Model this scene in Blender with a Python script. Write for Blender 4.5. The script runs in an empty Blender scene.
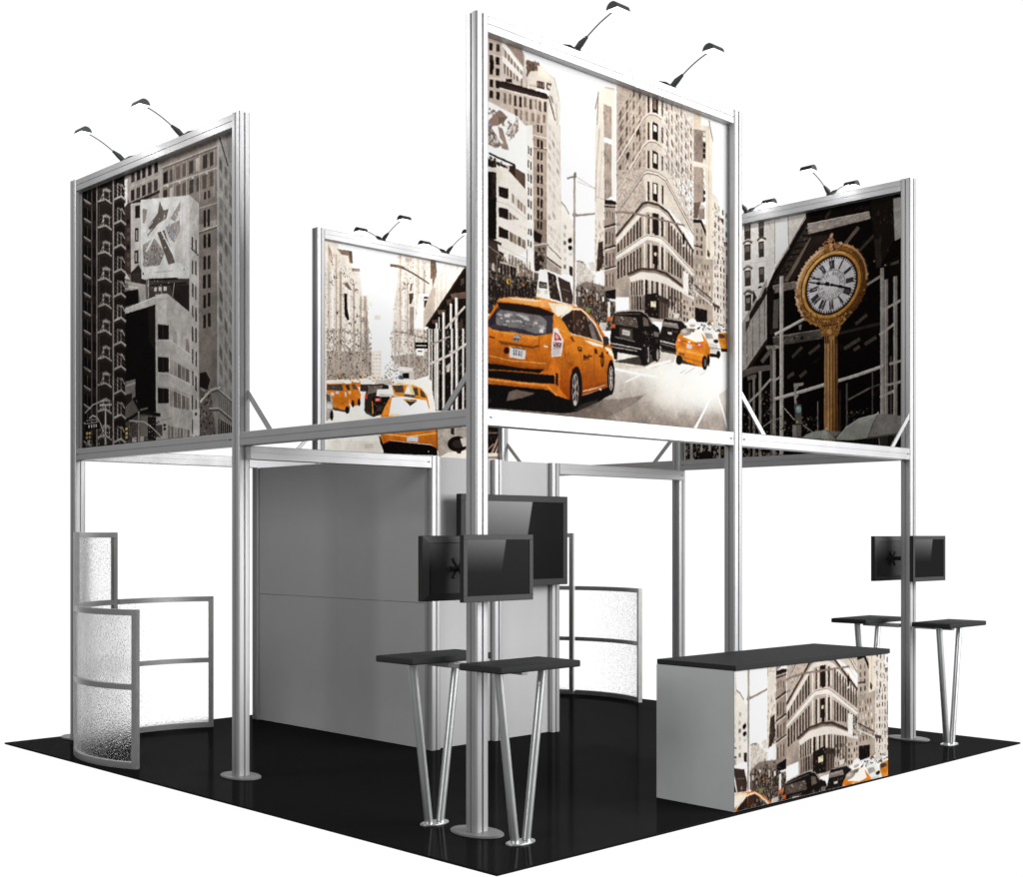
import bpy, bmesh, math, random
import numpy as np
from mathutils import Vector, Matrix

scene = bpy.context.scene
COL = scene.collection
PI = math.pi

# ------------------------------------------------------------------ materials
def new_mat(name):
    m = bpy.data.materials.new(name)
    m.use_nodes = True
    nt = m.node_tree
    return m, nt, nt.nodes['Principled BSDF']

def principled(name, col, rough=0.5, metal=0.0, spec=0.5, noise=0.0, nscale=40.0, bump=0.0, stretch=None):
    m, nt, b = new_mat(name)
    b.inputs['Base Color'].default_value = (*col, 1)
    b.inputs['Roughness'].default_value = rough
    b.inputs['Metallic'].default_value = metal
    b.inputs['Specular IOR Level'].default_value = spec
    if noise or bump:
        tc = nt.nodes.new('ShaderNodeTexCoord')
        mp = nt.nodes.new('ShaderNodeMapping')
        nt.links.new(tc.outputs['Object'], mp.inputs['Vector'])
        if stretch: mp.inputs['Scale'].default_value = stretch
        n = nt.nodes.new('ShaderNodeTexNoise')
        n.inputs['Scale'].default_value = nscale
        n.inputs['Detail'].default_value = 6
        nt.links.new(mp.outputs['Vector'], n.inputs['Vector'])
        if noise:
            mr = nt.nodes.new('ShaderNodeMapRange')
            mr.inputs['From Min'].default_value = 0.25
            mr.inputs['From Max'].default_value = 0.75
            mr.inputs['To Min'].default_value = rough - noise
            mr.inputs['To Max'].default_value = rough + noise
            nt.links.new(n.outputs['Fac'], mr.inputs['Value'])
            nt.links.new(mr.outputs['Result'], b.inputs['Roughness'])
            mx = nt.nodes.new('ShaderNodeMapRange')
            mx.inputs['From Min'].default_value = 0.25
            mx.inputs['From Max'].default_value = 0.75
            mx.inputs['To Min'].default_value = 1 - noise * 0.45
            mx.inputs['To Max'].default_value = 1 + noise * 0.45
            nt.links.new(n.outputs['Fac'], mx.inputs['Value'])
            vm = nt.nodes.new('ShaderNodeVectorMath'); vm.operation = 'SCALE'
            vm.inputs[0].default_value = col
            nt.links.new(mx.outputs['Result'], vm.inputs['Scale'])
            nt.links.new(vm.outputs['Vector'], b.inputs['Base Color'])
        if bump:
            bp = nt.nodes.new('ShaderNodeBump')
            bp.inputs['Strength'].default_value = bump
            bp.inputs['Distance'].default_value = 0.002
            nt.links.new(n.outputs['Fac'], bp.inputs['Height'])
            nt.links.new(bp.outputs['Normal'], b.inputs['Normal'])
    return m

ALU = principled('brushed_aluminium', (0.385, 0.385, 0.39), 0.42, 0.5, 0.5, noise=0.05, nscale=12, stretch=(9, 9, 0.15))
ALU_H = principled('brushed_aluminium_rail', (0.375, 0.375, 0.38), 0.42, 0.5, 0.5, noise=0.04, nscale=6)
KFRAME = principled('grey_frame_metal', (0.42, 0.425, 0.42), 0.4, 0.7, 0.5, noise=0.08, nscale=30)
PLATE = principled('painted_steel_plate', (0.20, 0.20, 0.20), 0.5, 0.2, 0.4, noise=0.06, nscale=40)
LEG = principled('satin_steel_tube', (0.60, 0.61, 0.61), 0.34, 0.85, 0.5, noise=0.02, nscale=8)
BOARD = principled('grey_wall_board', (0.42, 0.42, 0.42), 0.6, 0.0, 0.25, noise=0.05, nscale=6)
SIDE = principled('grey_laminate', (0.50, 0.51, 0.51), 0.5, 0.0, 0.3, noise=0.05, nscale=8)
TOP = principled('charcoal_laminate', (0.028, 0.0285, 0.029), 0.65, 0.0, 0.04, noise=0.08, nscale=90, bump=0.05)
CASE = principled('black_plastic', (0.012, 0.012, 0.012), 0.5, 0.0, 0.3, noise=0.05, nscale=60)
BACK = principled('dark_plastic_back', (0.035, 0.035, 0.036), 0.55, 0.0, 0.3, noise=0.05, nscale=60)
BEZEL = principled('grey_screen_bezel', (0.020, 0.020, 0.020), 0.55, 0.0, 0.3, noise=0.05, nscale=60)
LAMPB = principled('lamp_black', (0.03, 0.033, 0.033), 0.5, 0.0, 0.3, noise=0.05, nscale=60)
SCREW = principled('dark_screw', (0.12, 0.11, 0.11), 0.5, 0.6)
DARKLINE = principled('seam_backing', (0.15, 0.15, 0.15), 0.7)  # even dark grey for the sheet behind the board seams

def carpet_mat():
    m, nt, b = new_mat('black_floor_covering')
    b.inputs['Base Color'].default_value = (0.009, 0.009, 0.009, 1)
    b.inputs['Roughness'].default_value = 0.7
    b.inputs['Specular IOR Level'].default_value = 0.0
    g = nt.nodes.new('ShaderNodeBsdfGlossy')
    g.inputs['Roughness'].default_value = 0.10
    g.inputs['Color'].default_value = (1, 1, 1, 1)
    mix = nt.nodes.new('ShaderNodeMixShader')
    tc = nt.nodes.new('ShaderNodeTexCoord')
    n = nt.nodes.new('ShaderNodeTexNoise'); n.inputs['Scale'].default_value = 3; n.inputs['Detail'].default_value = 8
    nt.links.new(tc.outputs['Object'], n.inputs['Vector'])
    mr = nt.nodes.new('ShaderNodeMapRange')
    mr.inputs['To Min'].default_value = 0.008; mr.inputs['To Max'].default_value = 0.014
    nt.links.new(n.outputs['Fac'], mr.inputs['Value'])
    nt.links.new(mr.outputs['Result'], mix.inputs['Fac'])
    nt.links.new(b.outputs['BSDF'], mix.inputs[1])
    nt.links.new(g.outputs['BSDF'], mix.inputs[2])
    out = nt.nodes['Material Output']
    nt.links.new(mix.outputs['Shader'], out.inputs['Surface'])
    return m
CARPET = carpet_mat()

def glass_mat():
    # pebbled glass: gentle ripples that blur what lies behind, with scattered steeper pebbles
    m, nt, b = new_mat('pebbled_glass')
    b.inputs['Base Color'].default_value = (1, 1, 1, 1)
    b.inputs['Transmission Weight'].default_value = 1.0
    b.inputs['Roughness'].default_value = 0.0
    b.inputs['IOR'].default_value = 1.17
    b.inputs['Specular IOR Level'].default_value = 0.2
    tc = nt.nodes.new('ShaderNodeTexCoord')
    n = nt.nodes.new('ShaderNodeTexNoise')
    n.inputs['Scale'].default_value = 120; n.inputs['Detail'].default_value = 2; n.inputs['Roughness'].default_value = 0.6
    n2 = nt.nodes.new('ShaderNodeTexNoise')
    n2.inputs['Scale'].default_value = 85; n2.inputs['Detail'].default_value = 1
    mr = nt.nodes.new('ShaderNodeMapRange')
    mr.inputs['From Min'].default_value = 0.56; mr.inputs['From Max'].default_value = 0.74
    mr.inputs['To Max'].default_value = 1.3
    ad = nt.nodes.new('ShaderNodeMath'); ad.operation = 'ADD'
    nt.links.new(tc.outputs['Object'], n.inputs['Vector']); nt.links.new(tc.outputs['Object'], n2.inputs['Vector'])
    nt.links.new(n2.outputs['Fac'], mr.inputs['Value'])
    nt.links.new(n.outputs['Fac'], ad.inputs[0]); nt.links.new(mr.outputs['Result'], ad.inputs[1])
    bp = nt.nodes.new('ShaderNodeBump')
    bp.inputs['Strength'].default_value = 1.0
    bp.inputs['Distance'].default_value = 0.0025
    nt.links.new(ad.outputs['Value'], bp.inputs['Height'])
    nt.links.new(bp.outputs['Normal'], b.inputs['Normal'])
    return m
GLASS = glass_mat()

def emit_mat(name, col, s):
    m, nt, b = new_mat(name)
    b.inputs['Base Color'].default_value = (*col, 1)
    b.inputs['Emission Color'].default_value = (*col, 1)
    b.inputs['Emission Strength'].default_value = s
    return m
LAMPLENS = emit_mat('lit_lamp_lens', (1, 1, 1), 3.0)

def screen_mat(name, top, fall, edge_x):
    # dark display; a pale glare wedge is painted in as emission, fading downwards
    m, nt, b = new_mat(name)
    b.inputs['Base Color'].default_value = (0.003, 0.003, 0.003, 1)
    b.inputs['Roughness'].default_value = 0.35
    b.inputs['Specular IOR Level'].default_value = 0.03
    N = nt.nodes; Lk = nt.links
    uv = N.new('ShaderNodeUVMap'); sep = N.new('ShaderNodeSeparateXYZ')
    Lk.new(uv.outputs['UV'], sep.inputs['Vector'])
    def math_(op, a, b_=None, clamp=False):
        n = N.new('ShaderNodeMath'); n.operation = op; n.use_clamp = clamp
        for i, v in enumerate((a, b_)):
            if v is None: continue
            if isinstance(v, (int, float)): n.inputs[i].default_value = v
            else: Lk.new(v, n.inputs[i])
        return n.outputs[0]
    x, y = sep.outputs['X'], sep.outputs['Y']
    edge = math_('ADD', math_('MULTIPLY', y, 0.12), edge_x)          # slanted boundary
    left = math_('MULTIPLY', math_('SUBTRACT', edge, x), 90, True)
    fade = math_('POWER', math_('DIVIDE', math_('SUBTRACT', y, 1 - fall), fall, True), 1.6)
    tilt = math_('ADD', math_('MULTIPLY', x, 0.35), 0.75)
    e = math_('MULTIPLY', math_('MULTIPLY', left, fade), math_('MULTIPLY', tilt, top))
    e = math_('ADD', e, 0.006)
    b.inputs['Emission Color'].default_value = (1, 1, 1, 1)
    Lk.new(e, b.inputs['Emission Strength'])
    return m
SCREEN = screen_mat('monitor_display_glare', 0.17, 0.62, 0.50)
SCREEN_BIG = screen_mat('television_display_glare', 0.33, 1.0, 0.555)

# ------------------------------------------------------------------ mesh helpers
class MB:
    """collects primitives and links them as one mesh object"""
    def __init__(s): s.bm = bmesh.new(); s.bm.loops.layers.uv.new('UVMap')
    def box(s, x0, x1, y0, y1, z0, z1, bev=0.0, seg=2, M=None):
        r = bmesh.ops.create_cube(s.bm, size=1.0)
        vs = r['verts']
        for v in vs:
            v.co = Vector(((x0 + x1) / 2 + v.co.x * (x1 - x0), (y0 + y1) / 2 + v.co.y * (y1 - y0), (z0 + z1) / 2 + v.co.z * (z1 - z0)))
        if bev:
            es = list({e for v in vs for e in v.link_edges})
            rr = bmesh.ops.bevel(s.bm, geom=es, offset=bev, segments=seg, affect='EDGES', profile=0.5)
            vs = list({v for f in rr['faces'] for v in f.verts} | {v for v in vs if v.is_valid})
        if M is not None:
            for v in vs: v.co = M @ v.co
        return s
    def prism(s, poly, h0, h1, M=None):
        """poly: list of (x, y) ccw, extruded from h0 to h1 in z, then M"""
        a = [s.bm.verts.new((x, y, h0)) for x, y in poly]
        b = [s.bm.verts.new((x, y, h1)) for x, y in poly]
        n = len(poly)
        s.bm.faces.new(list(reversed(a))); s.bm.faces.new(b)
        for i in range(n):
            j = (i + 1) % n
            s.bm.faces.new((a[i], a[j], b[j], b[i]))
        if M is not None:
            for v in a + b: v.co = M @ v.co
        return s
    def tube(s, pts, rad, n=12, cap=True, flat=1.0):
        pts = [Vector(p) for p in pts]
        rads = rad if isinstance(rad, (list, tuple)) else [rad] * len(pts)
        rings = []
        for i, p in enumerate(pts):
            t = (pts[min(i + 1, len(pts) - 1)] - pts[max(i - 1, 0)]).normalized()
            up = Vector((0, 0, 1)) if abs(t.z) < 0.95 else Vector((0, 1, 0))
            a = t.cross(up).normalized(); c = a.cross(t).normalized()
            rings.append([s.bm.verts.new(p + (a * math.cos(2 * PI * k / n) + c * math.sin(2 * PI * k / n) * flat) * rads[i]) for k in range(n)])
        for r0, r1 in zip(rings, rings[1:]):
            for k in range(n):
                s.bm.faces.new((r0[k], r0[(k + 1) % n], r1[(k + 1) % n], r1[k]))
        if cap:
            s.bm.faces.new(list(reversed(rings[0]))); s.bm.faces.new(rings[-1])
        return s
    def arc(s, cx, cy, r0, r1, a0, a1, z0, z1, n=24):
        """curved bar: ring sector between radii, degrees"""
        q = []
        for i in range(n + 1):
            t = math.radians(a0 + (a1 - a0) * i / n); c, d = math.cos(t), math.sin(t)
            q.append([s.bm.verts.new((cx + r * c, cy + r * d, z)) for r, z in ((r0, z0), (r1, z0), (r1, z1), (r0, z1))])
        for A, B in zip(q, q[1:]):
            for k in range(4):
                s.bm.faces.new((A[k], A[(k + 1) % 4], B[(k + 1) % 4], B[k]))
        s.bm.faces.new(q[0]); s.bm.faces.new(list(reversed(q[-1])))
        return s
    def quad_uv(s, a, b, c, d):
        """textured quad: a=lower left, b=lower right, c=upper right, d=upper left"""
        f = s.bm.faces.new([s.bm.verts.new(p) for p in (a, b, c, d)])
        L = s.bm.loops.layers.uv.active
        for lp, uv in zip(f.loops, ((0, 0), (1, 0), (1, 1), (0, 1))): lp[L].uv = uv
        return s
    def build(s, name, mat, parent=None, smooth=35, recalc=True):
        if recalc: bmesh.ops.recalc_face_normals(s.bm, faces=s.bm.faces)
        me = bpy.data.meshes.new(name); s.bm.to_mesh(me); s.bm.free()
        me.materials.append(mat)
        if smooth:
            me.shade_smooth(); me.set_sharp_from_angle(angle=math.radians(smooth))
        o = bpy.data.objects.new(name, me); COL.objects.link(o)
        if parent: o.parent = parent
        return o

def thing(name, label, cat, loc=(0, 0, 0), rot=0.0, group=None):
    o = bpy.data.objects.new(name, None); COL.objects.link(o)
    o.empty_display_size = 0.2
    o.location = loc; o.rotation_euler = (0, 0, rot)
    o['label'] = label; o['category'] = cat
    if group: o['group'] = group
    return o

def copy_tree(o, parent=None):
    c = o.copy(); COL.objects.link(c)
    if parent: c.parent = parent
    for ch in list(o.children): copy_tree(ch, c)
    return c

def place(first, i, loc, rot, label, group):
    r = first if i == 0 else copy_tree(first)
    r.location = loc; r.rotation_euler = (0, 0, rot); r['label'] = label; r['group'] = group
    return r

def profile(w, groove=0.014, depth=0.009, rad=0.012):
    """square aluminium extrusion: rounded corners, one slot down the middle of each face"""
    h = w / 2; side = []
    side += [(h, -groove / 2), (h - depth, -groove / 2), (h - depth, groove / 2), (h, groove / 2)]
    for k in range(5):
        t = PI / 2 * k / 4
        side.append((h - rad + rad * math.cos(t), h - rad + rad * math.sin(t)))
    out = []
    for q in range(4):
        c, s_ = round(math.cos(q * PI / 2)), round(math.sin(q * PI / 2))
        out += [(x * c - y * s_, x * s_ + y * c) for x, y in side]
    return out

# ------------------------------------------------------------------ dimensions (metres)
S = 0.0985          # post width
HP = 4.88           # post height
BZ0, BZ1 = 2.43, 2.53   # beam level
hs = S / 2
POST = {'F': (0, 0), 'B': (0, 2.55), 'C': (0, 5.14), 'D': (2.571, 0), 'E': (5.14, 0),
        'H': (5.14, 2.53), 'G': (5.13, 5.08), 'P': (2.55, 5.09)}

# ------------------------------------------------------------------ floor
m = MB().box(-0.575, 5.655, -0.768, 5.320, -0.014, 0, 0.002, 1)
fl = m.build('floor', CARPET); fl['kind'] = 'structure'

# ------------------------------------------------------------------ posts
def ellipse(a, b, n=48): return [(a * math.cos(2 * PI * k / n), b * math.sin(2 * PI * k / n)) for k in range(n)]
post0 = thing('support_post', '', 'post')
MB().prism(profile(S), 0.012, HP).build('column', ALU, post0)
m = MB().prism(ellipse(0.125, 0.193), 0.001, 0.008)
m.prism(ellipse(0.119, 0.187), 0.008, 0.012); m.build('base_plate', PLATE, post0)
post_labels = {
 'F': 'tall aluminium post at the front corner carrying two black monitors',
 'B': 'tall aluminium post at the right end of the left banner with fire escapes',
 'C': 'tall aluminium post rising behind the curved screen at the far left corner',
 'D': 'tall aluminium post at the right end of the large taxi banner, behind the counter',
 'E': 'tall aluminium post at the right corner carrying two small monitors',
 'H': 'tall aluminium post at the left end of the clock banner',
 'G': 'tall aluminium back post at the right end of the traffic banner',
 'P': 'tall aluminium back post at the left end of the traffic banner'}
for i, k in enumerate('FBCDEHGP'):
    place(post0, i, (*POST[k], 0), 0, post_labels[k], 'tall aluminium posts of the booth')

# ------------------------------------------------------------------ rails
def rail_poly(d, h, groove=0.006, depth=0.005, rad=0.004):
    """rail cross-section (x = depth, y = height) with a slot in both long faces"""
    x, y = d / 2, h / 2
    pts = [(x, -y + rad), (x, -groove / 2), (x - depth, -groove / 2), (x - depth, groove / 2), (x, groove / 2), (x, y - rad), (x - rad, y)]
    pts += [(-x + rad, y), (-x, y - rad), (-x, groove / 2), (-x + depth, groove / 2), (-x + depth, -groove / 2), (-x, -groove / 2), (-x, -y + rad), (-x + rad, -y), (x - rad, -y)]
    return pts
# local frame: x along the rail from 0 to L, y = depth (front is -y), z = height
ALONG = Matrix(((0, 0, 1, 0), (1, 0, 0, 0), (0, 1, 0, 0), (0, 0, 0, 1)))
def rail(mb, x0, x1, zc, d=0.082, h=0.10, y=0.0):
    return mb.prism(rail_poly(d, h), x0, x1, Matrix.Translation((0, y, zc)) @ ALONG)
def screw(mb, x, z, y=-0.041):
    n = 10; mb.prism([(0.008 * math.cos(2 * PI * k / n), 0.008 * math.sin(2 * PI * k / n)) for k in range(n)], 0, 0.002,
                     Matrix.Translation((x, y - 0.0005, z)) @ Matrix.Rotation(PI / 2, 4, 'X'))

def run(a, b, flip=False):
    """origin at the face of post a, +x towards post b"""
    (ax, ay), (bx, by) = POST[a], POST[b]
    d = Vector((bx - ax, by - ay)); L = d.length; d.normalize()
    return (ax + d.x * hs, ay + d.y * hs), math.atan2(d.y, d.x), L - S

def crossbeam(a, b, label):
    (x, y), r, L = run(a, b)
    t = thing('crossbeam', label, 'beam', (x, y, 0), r, 'crossbeams joining the posts')
    rail(MB(), 0.0015, L - 0.0015, (BZ0 + BZ1) / 2).build('beam', ALU_H, t)
    for x0, sg in ((0, 1), (L, -1)):
        m = MB()
        ang = math.atan2(0.285, 0.285) if sg > 0 else PI - math.atan2(0.285, 0.285)
        # flat diagonal strut from beam top up to the post
        m.prism([(x0 + sg * 0.312, BZ1 + 0.0005), (x0 + sg * 0.258, BZ1 + 0.0005), (x0 + sg * 0.002, BZ1 + 0.256), (x0 + sg * 0.002, BZ1 + 0.310)], 0.026, 0.038,
                Matrix(((1, 0, 0, 0), (0, 0, -1, 0), (0, 1, 0, 0), (0, 0, 0, 1))))
        m.build('brace', ALU_H, t)
        m = MB(); screw(m, x0 + sg * 0.03, (BZ0 + BZ1) / 2); m.build('bolt', SCREW, t)
    return t
crossbeam('F', 'B', 'grey crossbeam with diagonal braces running left from the front corner post')
crossbeam('D', 'E', 'white crossbeam with diagonal braces under the clock banner at right')
crossbeam('H', 'G', 'grey back crossbeam left of the clock banner with a brace at each end')
crossbeam('P', 'C', 'back crossbeam left of the traffic banner, seen behind the left banner rail')

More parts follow.
